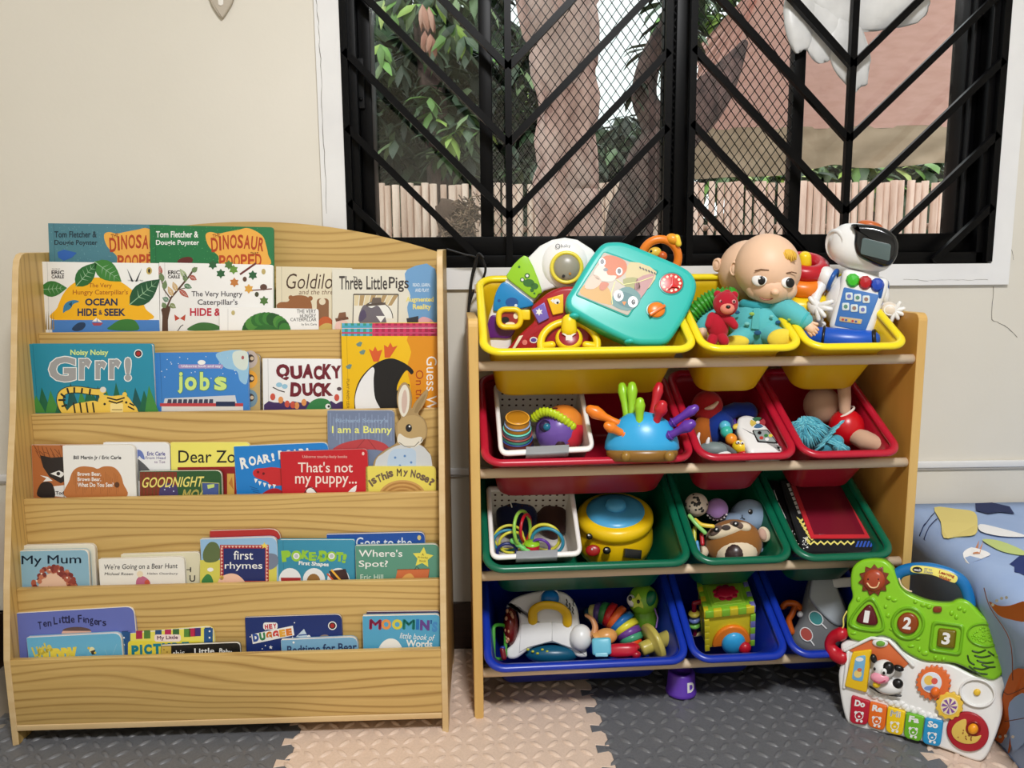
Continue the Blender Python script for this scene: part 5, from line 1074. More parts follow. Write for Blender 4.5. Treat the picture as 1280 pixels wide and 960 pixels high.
dg = K(50, 110, 40); q.poly(circ(661, 354, 7, 14, 5), 4.3, dg); q.poly(circ(668, 358, 5, 12, 4), 4.3, dg); q.poly(circ(653, 350, 3, 10), 4.5, dg); q.poly(circ(659, 345, 3.4, 10), 4.5, dg); q.poly(circ(653, 350, 1.8, 8), 4.8, WHT); q.poly(circ(659, 345, 1.8, 8), 4.8, WHT); q.poly(circ(665, 363, 2.5, 8), 4.3, dg); q.poly(circ(649, 334, 1.6, 8), 4.3, dg); q.poly(circ(668, 367, 1.4, 8), 4.3, dg)
q = t.part('blue_panel'); q.prism(catmull([(630.5, 352.5), (620, 366), (616.8, 384), (622, 389.5), (661, 384), (665.5, 378), (650, 366)], 3), -1, 4, P(22, 132, 196), 1.5); q.poly(circ(640, 378, 8, 14, 6), 4.3, K(20, 80, 150)); q.poly(circ(624, 376, 2, 8), 4.3, K(20, 80, 150)); q.poly(circ(645, 382, 2, 8), 4.6, K(220, 230, 240))
q = t.part('purple_panel'); q.prism(catmull([(615.6, 394), (610, 404), (609.6, 421), (622, 422.5), (638, 422), (647, 407), (653, 398), (632, 397)], 3), -1, 4, P(90, 22, 120), 1.5)
q = t.part('rattle_window'); q.ring((708, 335, 7), (0, 0, 1), 18.5, 2.6, P(232, 214, 70)); q.ell((708, 335, 6), (17, 17, 7), P(150, 146, 130)); q.poly(circ(704, 346, 2, 8), 12.2, BLK) ; q.poly(circ(712, 343, 1.6, 8), 12.5, P(180, 120, 40))
q = t.part('swing_handle'); q.tube([(p[0], p[1], 13) for p in rrect(624, 387, 651, 409, 8)], 3.6, YEL, True); q.box((657, 394, 12), (6, 6.5, 3.5), YEL, bev=2); q.prism(rrect(626, 389, 649, 407, 6), 9, 11.5, P(150, 44, 36)); q.poly(circ(632, 400, 5, 12, 4), 11.8, BLK); q.poly(circ(645, 395, 3, 10, 4), 11.8, CRM); q.poly(circ(638, 405, 6, 10, 2.5), 11.9, CRM)
t.done()
m = rk_plane(.095); t = toy('toy_dashboard', 'red toy driving dashboard with keys and a yellow steering wheel', 'toy', 700, 440, m)
q = t.part('dashboard'); q.prism(catmull([(709, 358), (690, 363), (672, 376), (664, 387), (668, 400), (655, 413), (641, 428), (636, 445), (720, 448), (738, 430), (742, 385), (730, 362)], 4), -20, 0, P(168, 20, 34), 5)
q.prism([(640, 436), (649, 420), (654, 419), (644, 436)], 0, 2, CRM, .5); q.poly(circ(667, 425, 5, 12, 4), .4, WHT); q.poly(circ(667, 425, 3.6, 12, 2.6), .7, K(90, 60, 150)); q.poly(circ(656, 428, 3.4, 10), .4, K(220, 120, 110))
q = t.part('key'); q.prism([(665, 387.5), (680.5, 378), (686.5, 397.5), (673.5, 404.5)], -1, 4, P(120, 100, 190), 1.2); q.poly(star(674, 390, 5, 6, .5), 4.2, WHT)
q = t.part('key'); q.prism([(684, 373.6), (704, 367.6), (704.3, 391), (691, 394)], -1, 4, P(246, 196, 40), 1.2); q.poly(circ(696, 377, 4, 12, 3.4), 4.2, WHT); q.poly(circ(697, 378.5, 1.5, 8), 4.5, BLK); q.poly(star(691, 376, 3, 4, .5), 4.2, WHT)
q = t.part('steering_wheel'); N_ = (0, -.45, .9); q.ring((711, 430, 14), N_, 35, 4.8, YEL, 40, 12, 31); q.tube([(711, 402, 20), (711, 412, 20)], [9, 10], YEL, flat=.7); q.tube([(690, 431, 16), (677, 433, 14)], 5, YEL); q.tube([(732, 431, 16), (745, 433, 14)], 5, YEL)
q.lathe((711, 425, 12), N_, [(0, 0), (16, 0), (17, 5), (15, 9), (12.6, 10)], YEL, 28); q.lathe((711, 425, 12), N_, [(12.8, 9.5), (9, 11), (0, 11.5)], P(150, 20, 34), 28)
hp = lambda pts: [(711+p[0], 421+p[1]*.9) for p in pts]
q.prism(hp([(-9, -5), (-4, -1), (-4, 5), (-2, 9), (2, 9), (4, 5), (4, -1), (9, -5), (4, -4), (2, -7), (0, -3), (-2, -7), (-4, -4)]), 22, 24.5, WHT)
t.done()
pn = V((0, -.93, .36)).normalized(); m = Plane(RKF((.30, .055, .84)), pn)
Z1 = lambda *c: [(580+x/4.267, 270+y/4.267) for x, y in c]
t = toy('drawing_board', 'teal toy drawing board with a fox and owl picture, red dial and orange knob', 'toy', 800, 432, m)
ol = catmull(Z1((800, 141), (740, 152), (690, 205), (640, 282), (575, 392), (545, 445), (556, 505), (640, 560), (780, 635), (900, 685), (990, 692), (1075, 684), (1130, 622), (1200, 500), (1236, 400), (1228, 335), (1170, 278), (1000, 202), (870, 150)), 4)
q = t.part('case'); q.prism(ol, -16, 6, TEAL, 7, steps=5); dk = P(28, 150, 142)
fr = Z1((745, 196), (1036, 302), (872, 552), (588, 432)); q.prism(rquad(fr, 4), 5, 7.2, P(36, 168, 158), 1)
for uu, vv in ((718, 395), (787, 427)): q.ell((uu, vv, -2), (7, 4, 8), TEAL)
q = t.part('screen'); q.prism(rquad(Z1((742, 206), (1024, 310), (868, 541), (602, 430)), 2), 6, 7.8, K(196, 186, 172), .2)
sp = lambda a, b: (753.4+(821.4-753.4)*a+(720.6-753.4)*b, 316.9+(341.5-316.9)*a+(370.8-316.9)*b+(0 if True else 0))
sb = lambda pts, d, mat: q.poly(catmull([sp(*p) for p in pts], 3), d, mat)
sb([(.5, .02), (.98, .03), (.97, .5), (.62, .42)], 7.9, K(206, 190, 140)); sb([(.05, .72), (.3, .62), (.5, .75), (.6, .97), (.05, .97)], 7.9, K(206, 160, 84)); sb([(.55, .4), (.75, .28), (.9, .5), (.7, .55)], 8.0, K(160, 160, 100)); sb([(.75, .3), (.98, .1), (.98, .7), (.86, .6)], 8.0, K(186, 140, 140))
sb([(.05, .12), (.2, .02), (.42, .05), (.52, .22), (.46, .42), (.3, .5), (.12, .42)], 8.1, K(206, 116, 76)); sb([(.06, .28), (.18, .3), (.28, .42), (.42, .38), (.4, .52), (.2, .58), (.06, .5)], 8.2, K(222, 212, 200)); sb([(.03, .6), (.12, .5), (.25, .6), (.2, .78), (.05, .82)], 8.2, K(214, 190, 170)); sb([(.25, .6), (.38, .58), (.36, .74), (.28, .74)], 8.25, K(200, 120, 90))
for a_, b2 in ((.08, .22), (.42, .28)): c_ = sp(a_, b2); q.poly(circ(c_[0], c_[1], 4.2, 14, 5), 8.3, WHT); q.poly(circ(c_[0], c_[1]-.5, 2.6, 12, 3.4), 8.4, BLK)
c_ = sp(.2, .34); q.poly(circ(c_[0], c_[1], 3, 10, 2.2), 8.3, BLK)
sb([(.58, .62), (.72, .5), (.95, .58), (1.0, .78), (.9, .97), (.62, .96), (.55, .8)], 8.1, K(96, 140, 140)); sb([(.6, .7), (.75, .62), (.95, .7), (.92, .9), (.66, .88)], 8.2, K(70, 120, 124))
for a_, b2 in ((.63, .74), (.9, .76)): c_ = sp(a_, b2); q.poly(circ(c_[0], c_[1], 6.2, 16, 7), 8.3, WHT); q.poly(circ(c_[0]+.6, c_[1]+.3, 2.6, 12, 3.4), 8.4, BLK); q.poly(circ(c_[0]+1.2, c_[1]-.8, .8, 6), 8.5, WHT)
c_ = sp(.78, .84); q.poly(star(c_[0], c_[1], 3, 3, .6, PI/2), 8.4, K(226, 130, 40))
for i in range(6): line(q, [(798+i*3.6, 336.5+i*1.4), (800+i*3.6, 339+i*1.4)], 1.5, BLK, 8.4)
line(q, [sp(.45, .45), sp(.6, .5), sp(.8, .35), sp(.97, .15)], 1, K(226, 226, 150), 8.4); line(q, [sp(.45, .5), sp(.5, .75), sp(.62, .95)], 1, K(226, 226, 150), 8.4)
q = t.part('dial', label='red dial with cream spots'); q.prism(circ(837.8, 356.7, 16, 28, 14.6), 5, 6.6, dk, .5); q.prism(circ(837.8, 356.7, 14.2, 28, 12.6), 6, 7.4, P(206, 52, 44), .5)
for i in range(12): a = 2*PI*i/12; q.poly(circ(837.8+10.6*math.cos(a), 356.7+9.2*math.sin(a), 1.7, 8), 7.6, CRM)
q.prism([(837, 358), (838, 346), (840.5, 358), (847, 363), (838, 362), (832, 366)], 7, 10, P(214, 34, 34), .5)
q = t.part('knob', label='orange knob'); q.prism(circ(819, 389.5, 13, 28, 11.6), 5, 6.6, dk, .5); q.ell((819, 389.5, 7), (11, 9.6, 4), ORG); q.prism([(809, 395), (828, 384), (830, 387), (811, 399)], 8, 13, P(226, 110, 20), 1)
t.done()
m = rk_plane(.145); t = toy('rattle_ring', 'orange ring rattle standing up behind the teal drawing board', 'toy', 825, 350, m)
q = t.part('ring'); q.ring((825, 322, 0), (.15, .1, 1), 23, 5.4, ORG, 36, 12)
q = t.part('clasp', label='yellow clasp'); q.ell((841, 299, 2), (9, 7, 7), P(244, 160, 40), rz(-20)); q.tube([(846, 297, 4), (848, 305, 4)], 4, P(246, 210, 60))
q = t.part('giraffe_bead', label='yellow spotted bead'); q.ell((818, 316, 2), (9, 7, 6), P(226, 190, 70), rz(20)); q.ell((828, 320, 3), (6, 6, 5), P(200, 90, 30)); q.ell((814, 314, 7.4), (1.6, 1.6, 1), BLK); q.tube([(818, 322, 0), (822, 346, 0)], 4, ORG)
t.done()

# ---- tier one, first small bin: dolls and plush
def doll_head(q, cu, cv, d, sc, tilt=0, ear=True):
    def fn(p):  # cranium wide, chin narrower
        y = p.y; k = 1.0
        if y < 0: k -= .10*(-y)**1.5
        k += .05*max(0, -y)*max(0, p.z) + .04*max(0, -y)*(abs(p.x) > .3)*(abs(p.x)-.3)*2
        return k
    q.ell((cu, cv, d), (42*sc, 44*sc, 42*sc), SKIN, rz(tilt), 36, 24, fn)
E_ = F(92, 186, 192); E2 = F(40, 90, 130)
m = rk_plane(.10, .53); t = toy('baby_doll', 'bald baby doll in turquoise spotted pyjamas sitting up with a small blond tuft', 'doll', 945, 436, m)
q = t.part('head'); doll_head(q, 960, 336, 0, 1)
q.ell((919, 336, -2), (6, 10, 7), SKIN, rz(-12)); q.ring((917.5, 336, 3), (-.5, .1, 1), 5, 1.6, SKIN, 20, 8, 8)
q.ell((963, 359, 10), (31, 22, 27), SKIN); q.ell((968, 367, 35), (5.5, 4.4, 5), SKIN); q.ell((946, 362, 14), (14, 13, 14), SKIN, rz(20)); q.ell((983, 363, 13), (13, 13, 14), SKIN)
q.tube([(950, 373.5, 28.5), (955, 376, 28.2), (961, 376, 28.6), (965, 374.5, 30)], .75, K(170, 100, 84), n=6)
br = K(110, 74, 48)
q.tube([(944, 341.5, 40.5), (951, 340, 42), (960, 341, 42)], .7, br); q.tube([(982, 344, 35.5), (988, 342.5, 33.5), (994, 343.5, 29)], .7, br)
def eye(q, u, v, d, r, yaw):
    R = ry(yaw); q.ell((u, v, d), (r, r*.82, 3), mt((244, 244, 242), .2, 'vinyl'), R); du = math.sin(math.radians(yaw))*2.0
    q.ell((u+2.4+du, v+.6, d+1.5), (6, 6, 2.3), BLK, R); q.ell((u+.6+du, v-1.4, d+3.6), (1.4, 1.4, .6), WHT, R)
q = t.part('eye'); eye(q, 949, 352, 36.5, 9.6, -14)
q = t.part('eye'); eye(q, 983, 355, 31.5, 8.4, 26)
q = t.part('hair_tuft', label='blond tuft'); hm = mt((224, 180, 70), .6, 'hair')
q.ell((985, 322, 29), (10, 7.5, 6), hm, rz(-12))
for i in range(6): q.tube([(978+i*2.4, 319-(i % 2), 33), (981+i*2.2, 324, 35.5), (980+i*2.6, 329-(i % 3), 33)], 1.2, hm, n=6)
q = t.part('pyjamas'); q.ell((948, 404, -2), (36, 34, 27), E_, None, 32, 20, lambda p: 1+.10*max(0, -p.y)-.14*max(0, p.y))
q.tube([(930, 380, 6), (946, 384, 14), (966, 380, 10)], [6, 7, 6], F(52, 156, 166))
q.tube([(968, 386, 6), (984, 388, 14), (996, 396, 20), (1003, 401, 22)], [12, 14, 14, 12], E_, n=14); q.ring((1004, 401.5, 22), (.8, .45, .2), 10.5, 2.2, F(70, 180, 186), 20, 8)
q.tube([(920, 388, -6), (896, 390, 4), (882, 402, 12), (878, 409, 14)], [12, 12, 10, 9], E_, n=14)
q.tube([(936, 418, 10), (922, 426, 24), (916, 428, 28)], [15, 12, 10], E_, n=14); q.tube([(958, 416, 10), (970, 421, 24), (974, 422, 30)], [15, 13, 12], E_, n=14)
q.prism([(942, 386), (950, 386), (949, 412), (939, 411)], 22, 27.4, F(92, 186, 190), .6)
for u, v, d, r_, mm in ((922, 391, 22, 3, E2), (972, 403, 20, 3, E2), (991, 391, 27, 3, E2), (947, 416, 27, 4, E2), (940, 393, 26, 3, F(150, 190, 90)), (934, 405, 25, 3, F(120, 200, 200)), (964, 396, 24, 2.4, F(120, 200, 200)), (985, 400, 29, 2, F(150, 190, 90))): q.ell((u, v, d+1.6), (r_*1.1, r_*.75, 1.6), mm)
q = t.part('foot_sole', label='yellow foot sole'); q.ell((919, 428, 36), (18, 9, 7), F(232, 210, 70), rz(6))
q = t.part('foot_sole', label='yellow foot sole'); q.ell((974, 422, 39), (16, 11, 7), F(232, 210, 70), rz(14))
def small_hand(q, w_, tip, d, sp_=4.2, L=8, sgn=1):
    w_, tip = V(w_), V(tip); ax = (tip-w_).normalized(); pr = V((-ax.y, ax.x)); c = w_.lerp(tip, .55)
    q.tube([(w_.x, w_.y, d), (c.x, c.y, d+2), (tip.x, tip.y, d+3)], [5, 7, 6.2], SKIN, flat=.7)
    for i, (o, l) in enumerate(((-1.5, .82), (-.5, 1), (.5, 1.02), (1.5, .8))):
        a = tip+pr*o*3.1; b = a+ax*L*l+pr*o*.5; q.tube([(a.x, a.y, d+3), (a.lerp(b, .6).x, a.lerp(b, .6).y, d+4), (b.x, b.y, d+2.5)], [2.1, 2, 1.7], SKIN, n=8)
    a = c-pr*sgn*5; b = a+ax*6-pr*sgn*4; q.tube([(a.x, a.y, d+2), (b.x, b.y, d+4)], [2.4, 1.9], SKIN, n=8)
q = t.part('hand'); small_hand(q, (1004, 402), (1012, 411), 24)
q = t.part('hand'); small_hand(q, (878, 409), (879, 418), 18, sgn=-1)
t.done()
m = rk_plane(.17, .53); t = toy('baby_doll', 'second bald doll head half hidden behind the doll in turquoise pyjamas', 'doll', 935, 392, m)
q = t.part('head'); doll_head(q, 936, 340, -8, .92); q.ell((897, 331, -4), (6.5, 9, 7), SKIN, rz(-8)); q.ring((896, 331, 1), (-.5, .1, 1), 4.6, 1.5, SKIN, 20, 8, 6.6)
q = t.part('pyjamas'); q.ell((936, 404, -6), (30, 30, 16), F(60, 160, 90))
t.done()
m = rk_plane(.045, .5); t = toy('plush_bear', 'little red plush bear held in the doll\'s arm', 'plush toy', 898, 430, m); RP = F(176, 22, 44)
q = t.part('body'); q.ell((897, 408, 0), (14, 18, 12), RP, rz(8)); q.tube([(906, 398, 4), (914, 402, 8), (918, 407, 9)], [6, 6, 5], RP); q.tube([(890, 396, 3), (886, 406, 7)], [6, 5], RP); q.tube([(901, 420, 4), (905, 426, 8)], [7, 6.5], RP); q.tube([(892, 422, 4), (889, 428, 8)], [7, 6.5], RP)
q = t.part('head'); q.ell((907, 380, 3), (16, 16, 14), RP, None, 24, 16, lambda p: 1+.04*math.sin(14*p.x+9*p.y)*math.sin(11*p.z)); q.ell((897, 368, 1), (5, 5, 4), RP); q.ell((918, 369, 1), (5, 5, 4), RP); q.ell((909, 366, 2), (5, 4, 4), RP)
q = t.part('muzzle', label='salmon muzzle'); q.ell((909, 386, 14), (9, 7, 6), F(232, 140, 120)); q.ell((910, 384, 20), (3, 2.2, 1.6), BLK)
for u in (901.5, 917): q.ell((u, 377.5, 14.5), (2.6, 2.6, 1.4), F(220, 150, 150)); q.ell((u+.3, 377.5, 15.8), (1.3, 1.5, .8), BLK)
t.done()
m = rk_plane(.12, .46); t = toy('spring_caterpillar', 'green ridged spring toy lying beside the doll\'s shoulder', 'toy', 880, 405, m)
q = t.part('coil_body'); pts = catmull([(858, 402), (868, 390), (882, 378), (896, 371), (912, 370)], 14, False)
q.tube([(p[0], p[1], 0) for p in pts], [10.5+1.6*math.sin(i*1.6) for i in range(len(pts))], P(56, 150, 40), n=14); t.done()

# ---- tier one, second small bin: rings, robot, tube
m = rk_plane(.185, .66); t = toy('stacking_rings', 'stacking ring tower in red, orange and yellow behind the robot', 'toy', 1000, 395, m); ax = V((.10, -.86, .42))
q = t.part('post', label='yellow post'); q.lathe((1003, 350, 0), ax, [(0, -30), (9, -30), (9, 24), (7.4, 34), (5, 37), (0, 38)], YEL)
for (u, v, R, r_, mm) in ((1006, 333, 22, 10, RED), (1003, 352, 23, 10.5, ORG), (1000, 372, 26, 11, YEL)):
    q = t.part('ring'); q.ring((u, v, 0), ax, R, r_, mm, 36, 14)
q = t.part('base', label='yellow base'); q.lathe((998, 386, -2), ax, [(0, -5), (32, -5), (36, 0), (32, 5), (0, 5)], YEL)
t.done()
Z5 = lambda *c: [(980+x/5.335, 270+y/5.335) for x, y in c]
m = rk_plane(.115, .74); t = toy('toy_robot', 'white toy robot with black visor, blue screen and three coloured buttons', 'toy', 1062, 428, m)
q = t.part('head'); hr = rz(-11); q.ell((1078, 310, 0), (43, 30, 30), WHT, hr, 36, 24, lambda p: (abs(p.x)**2.6+abs(p.y)**2.6+abs(p.z)**2.6)**(-1/2.6)*.97); q.lathe((1046, 307, 10), (-.75, .1, .65), [(21, -6), (20, 2), (16, 5), (15.5, 3.6), (10, 4.4), (9.5, 6), (0, 7)], WHT, 28)
q.tube([(1086, 334, 0), (1084, 346, -4)], [13, 15], mt((200, 200, 200), .4, 'plastic'))
q = t.part('visor', label='glossy black visor'); vz = catmull(Z5((448, 76), (520, 72), (620, 84), (710, 124), (752, 190), (748, 270), (706, 336), (640, 350), (560, 318), (490, 276), (466, 210), (470, 130)), 4)
q.prism(vz, 8, 34, mt((22, 24, 26), .12, 'gloss'), 7, steps=5)
q2 = t.part('screen', sub=q, label='grey display'); q2.prism(rquad(Z5((520, 163), (706, 208), (694, 316), (506, 268)), 3), 33, 34.8, mt((84, 100, 100), .2, 'display'), .4)
q = t.part('tail_light', label='orange dome'); q.ell((1088, 281, -6), (16, 6, 10), P(196, 100, 44), rz(-12))
q = t.part('body'); bo = catmull(Z5((398, 368), (500, 372), (620, 404), (688, 430), (684, 500), (650, 590), (600, 750), (556, 812), (480, 832), (400, 812), (330, 765), (304, 726), (330, 620), (370, 490)), 4)
q.prism(bo, -22, 16, WHT, 6, steps=4); q.ell((1049, 375, -6), (18, 32, 20), mt((224, 222, 220), .35, 'plastic'), rz(-15))
q2 = t.part('screen_panel', sub=q, label='blue screen with white icons'); q2.prism(rquad(Z5((400, 478), (520, 492), (634, 520), (540, 768), (338, 730))[:1]+Z5((634, 530), (540, 770), (338, 730)), 2), 15, 17, K(60, 118, 190), .3)
for rr_ in range(2):
    for cc_ in range(3):
        u, v = Z5((434+cc_*56-rr_*22, 538+cc_*10+rr_*68))[0]; q2.prism(rrect(u-4.4, v-4.6, u+4.4, v+4.6, 1.6), 16.5, 17.8, K(214, 226, 226), .2); q2.poly(circ(u, v, 2.6, 10), 18, K(*((110, 120, 190), (90, 140, 120), (150, 120, 110))[(cc_+rr_) % 3]))
c0 = Z5((372, 670), (522, 690), (512, 722), (370, 702)); q2.prism(rquad(c0, 1.5), 16.5, 17.8, K(206, 180, 140), .2)
for i in range(6): q2.poly(circ(c0[0][0]+4+i*4, c0[0][1]+4+i*.6, 1.5, 8), 18, K(*((190, 50, 50), (60, 90, 160), (230, 200, 80))[i % 3]))
for (u, v, mm, lb) in ((1066, 351.5, P(60, 190, 40), 'green'), (1081.3, 354.3, P(180, 16, 30), 'red'), (1096, 357, P(24, 70, 180), 'blue')):
    q2 = t.part('button', sub=q, label=lb+' faceted button'); q2.lathe((u, v, 13), (0, 0, 1), [(9, 0), (9, 3), (6.5, 7.5), (0, 8.5)], mm, 10, smooth=False)
q = t.part('shoulder'); q.ell((1033, 347, 2), (13, 14, 13), WHT); q.ring((1041, 350, 2), (.85, .4, .1), 12.5, 3, P(30, 90, 170), 24, 8)
q = t.part('arm'); q.tube([(1030, 352, 4), (1022, 366, 8), (1018, 378, 14)], [8, 6.5, 6.5], WHT)
def rob_fingers(q, c, tips):
    for tp in tips: a = V(c); b = V(tp); q.tube([tuple(a), tuple(a.lerp(b, .55)+V((0, 0, 2))), tuple(b)], [3.8, 3.5, 3.0], WHT, n=10)
q = t.part('hand'); q.ell((1019, 384, 22), (9, 11, 7), WHT, rz(20)); rob_fingers(q, (1022, 384, 24), ((1040, 378, 28), (1039, 387, 29), (1031, 395, 30), (1024, 399, 28), (1014, 374, 26)))
q = t.part('hand'); q.ell((1018, 398, 4), (9, 7, 7), WHT); rob_fingers(q, (1020, 400, 6), ((1030, 405, 12), (1032, 411, 12), (1027, 400, 12), (1012, 394, 10)))
q = t.part('shoulder'); q.ell((1104, 366, -2), (8, 14, 11), WHT, rz(12)); q.ring((1104, 366, 2), (1, .25, .3), 14, 3, P(30, 90, 170), 24, 8)
q = t.part('arm'); q.tube([(1098, 382, -2), (1112, 386, 2), (1120, 389, 4)], [6, 9, 8], mt((232, 222, 208), .4, 'plastic'), flat=.6)
q = t.part('hand'); q.ell((1113, 388, 5), (12, 9, 5), mt((226, 212, 194), .4, 'plastic'), rz(-15)); q.ring((1112, 388, 8), (0, 0, 1), 7, 1.2, WHT, 20, 6, 6)
for tp in ((1124, 379, 7), (1129, 386, 7), (1128, 393, 7), (1122, 398, 7), (1114, 401, 7)): q.tube([(1118, 389, 6), tp], [3.4, 2.6], WHT, n=8)
t.done()
m = rk_plane(.075, .74); t = toy('blue_torch_tube', 'glossy blue tube with a black band lying under the robot', 'toy', 1055, 440, m)
q = t.part('tube_body'); q.tube([(1014, 421, -6), (1035, 424, 0), (1070, 426, 0), (1090, 424, -4)], [13, 15, 14, 11], P(20, 86, 196), n=18)
q = t.part('band', label='black band'); q.ring((1029, 423.5, -1), (1, .12, 0), 15, 1.8, BLK)
q = t.part('end_cap', label='black end ring'); q.ring((1094, 424, -4), (1, -.1, .2), 10, 3, BLK); q.ell((1092, 424, -4), (5, 9, 9), P(20, 80, 180))
t.done()

# ---- baskets in tiers two and three
def basket(tier, corners, label, rr_):
    m = bin_plane(tier, .012, .1); t = toy('basket', label, 'basket', sum(c[0] for c in corners)/4, sum(c[1] for c in corners)/4, m, 'white baskets inside the wide bins')
    t.o = t.root.location = m((sum(c[0] for c in corners)/4, sum(c[1] for c in corners)/4, -42))
    o = rquad(corners, rr_, 5); wm = mt((214, 208, 200), .5, 'basket_plastic'); n = len(o); D = 62
    q = t.part('basket_body'); R = [[(p[0], p[1], d) for p in inset(o, i)] for i, d in ((1.2, 0), (6, -D), (7, -D))] ; R2 = [[(p[0], p[1], d) for p in inset(o, i)] for i, d in ((7.4, -D+1), (2.4, 0))]
    vt, vb = min(c[1] for c in corners), max(c[1] for c in corners); tp = lambda r_, k: [(p[0], p[1]-30*k*max(0, (p[1]-vt)/(vb-vt)), p[2]) for p in r_]; R = [R[0], tp(R[1], 1)]; R2 = [tp(R2[0], 1), R2[1]]
    A = R[:2]+[R2[0]]+[R2[1]]; vs_ = [p for r_ in A for p in r_]; fs = [(k*n+j, k*n+(j+1) % n, (k+1)*n+(j+1) % n, (k+1)*n+j) for k in (0, 2) for j in range(n)]+[[n+j for j in range(n)], [2*n+j for j in range(n)]]
    q.raw(vs_, fs, wm, False, False)
    bl_, br_ = V(corners[0]), V(corners[1]); hm = mt((70, 46, 44), .8)
    for r_ in range(3):
        for i in range(11):
            f = (i+1)/12; p = bl_.lerp(br_, f); e = 2.6+ (r_+1)*1.25; yy = p.y+e; q.raw([(p.x+1.6*math.cos(a)*1.0+ (0 if True else 0), yy+.15, -5.5-r_*8+1.7*math.sin(a)) for a in [2*PI*k/10 for k in range(10)]], [list(range(10))], hm, False, False)
    q = t.part('rim', label='white rolled rim'); q.tube([(p[0], p[1], 0) for p in o], 3.0, mt((244, 242, 238), .35, 'basket_plastic'), True, 10)
    fl, fr_ = V(corners[3]), V(corners[2]); a, b = fl.lerp(fr_, .27), fl.lerp(fr_, .74)
    q = t.part('handle', label='grey handle grip'); q.prism([(a.x, a.y-4.4), (b.x, b.y-4.4), (b.x-.6, b.y+5.2), (a.x-.3, a.y+5.2)], -3.4, 3.8, mt((150, 154, 158), .45, 'plastic'), 1)
    t.done()
basket(1, [(619.5, 484), (725, 484), (741, 561), (626.5, 567)], 'white slotted basket with stacking cups and a sensory ball', [3, 3, 9, 9])
basket(2, [(610.5, 611), (714, 611), (725.5, 692), (615.5, 697)], 'white basket with the coloured loop rattle', [3, 3, 9, 9])

# ---- tier two, wide bin
m = kp(.10, 648, 548); ax = V((.03, -.80, .60)).normalized(); Lg = 0
cups = (((190, 128, 30), 15.6, 'orange'), ((110, 130, 160), 16.8, 'grey blue'), ((80, 170, 150), 18.2, 'mint green'), ((120, 50, 46), 19.6, 'dark red'), ((24, 44, 104), 20.6, 'navy'))
for i, (c_, r_, cn) in enumerate(cups):
    o = V((646, 549, 0))+ax*((4-i)*7.0); t = toy('stacking_cup', cn+' stacking cup '+('on top of the stack' if i == 0 else 'in the stack of nesting cups') + ' in the basket', 'cup', o.x, o.y+6, m, 'nesting cups in the basket')
    q = t.part('cup_body'); mm = P(*c_); q.lathe(tuple(o), ax, [(r_+.2, -10), (r_+.9, -8.6), (r_-1, -3), (r_-1.6, 4.0 if i else 5), (r_-2.6, 4.8 if i else 6), (r_-6, 5 if i else 6), (0, 5 if i else 6)], mm, 32)
    q = t.part('lip', label='paler raised lip'); q.ring(tuple(o+ax*(3.2 if i else 5)), ax, r_-1.3, .8, P(*[min(255, int(x*1.25+30)) for x in c_]), 32, 6)
    t.done()
m = rk_plane(.09, .14); t = toy('sensory_ball', 'textured sensory ball with purple, lime, orange and red panels', 'ball', 698, 566, m); c = (698, 538, 0)
q = t.part('shell', label='purple shell'); q.ell(c, (29, 29, 29), P(112, 82, 168), rx(10), 36, 24, lambda p: 1+.02*math.sin(30*p.x)*math.sin(30*p.y))
def patch(q, dirs, r_, mat, d=.8):
    pass
q2 = t.part('orange_panel'); q2.ell((704, 529, -1), (25, 23.5, 25), P(232, 140, 50)); q2 = t.part('red_panel'); q2.ell((706, 541, 1), (24.5, 24, 24), P(204, 40, 60), None, 30, 20, lambda p: 1+.025*math.sin(40*p.y))
q2 = t.part('lime_ridge'); pts = catmull([(668, 523, 12), (678, 516, 22), (690, 517, 28), (703, 524, 28), (714, 533, 22)], 10, False); q2.tube(pts, [5.5+1.1*math.sin(i*2.1) for i in range(len(pts))], P(196, 220, 36), n=10, flat=.7)
q2 = t.part('window'); q2.ell((682.5, 533, 22), (8.6, 7.6, 6), P(40, 26, 70), rz(-15)); q2.ell((684, 534, 26.6), (4.5, 4.5, 3), P(20, 110, 140)); q2 = t.part('window'); q2.ell((698, 513, 10), (9, 3, 4), P(100, 26, 34), rz(-8)); q2 = t.part('window'); q2.ell((713, 523, 12), (5, 7, 5), P(120, 16, 30), rz(-20)); q2 = t.part('window'); q2.ell((700, 554, 20), (6.5, 10, 6), P(56, 28, 40), rz(15))
t.done()
m = rk_plane(-.028, .32); t = toy('hedgehog_toy', 'blue domed hedgehog toy stuck with coloured peg spines', 'toy', 802, 577, m)
q = t.part('shell', label='blue shell'); q.lathe((802.5, 560, 0), (0, -1, .10), [(0, -4), (44, -4), (47, 0), (46, 8), (41, 22), (32, 34), (18, 43), (0, 46)], P(48, 164, 220), 36, sq=.62)
q = t.part('base', label='olive brown base'); q.lathe((802.5, 572, 0), (0, -1, .10), [(0, -3), (40, -3), (45, 4), (45, 12), (0, 12)], P(140, 100, 40), 36, sq=.62)
for u in (783, 836): q.ell((u, 570, 24), (6.4, 6.4, 6), P(150, 112, 44))
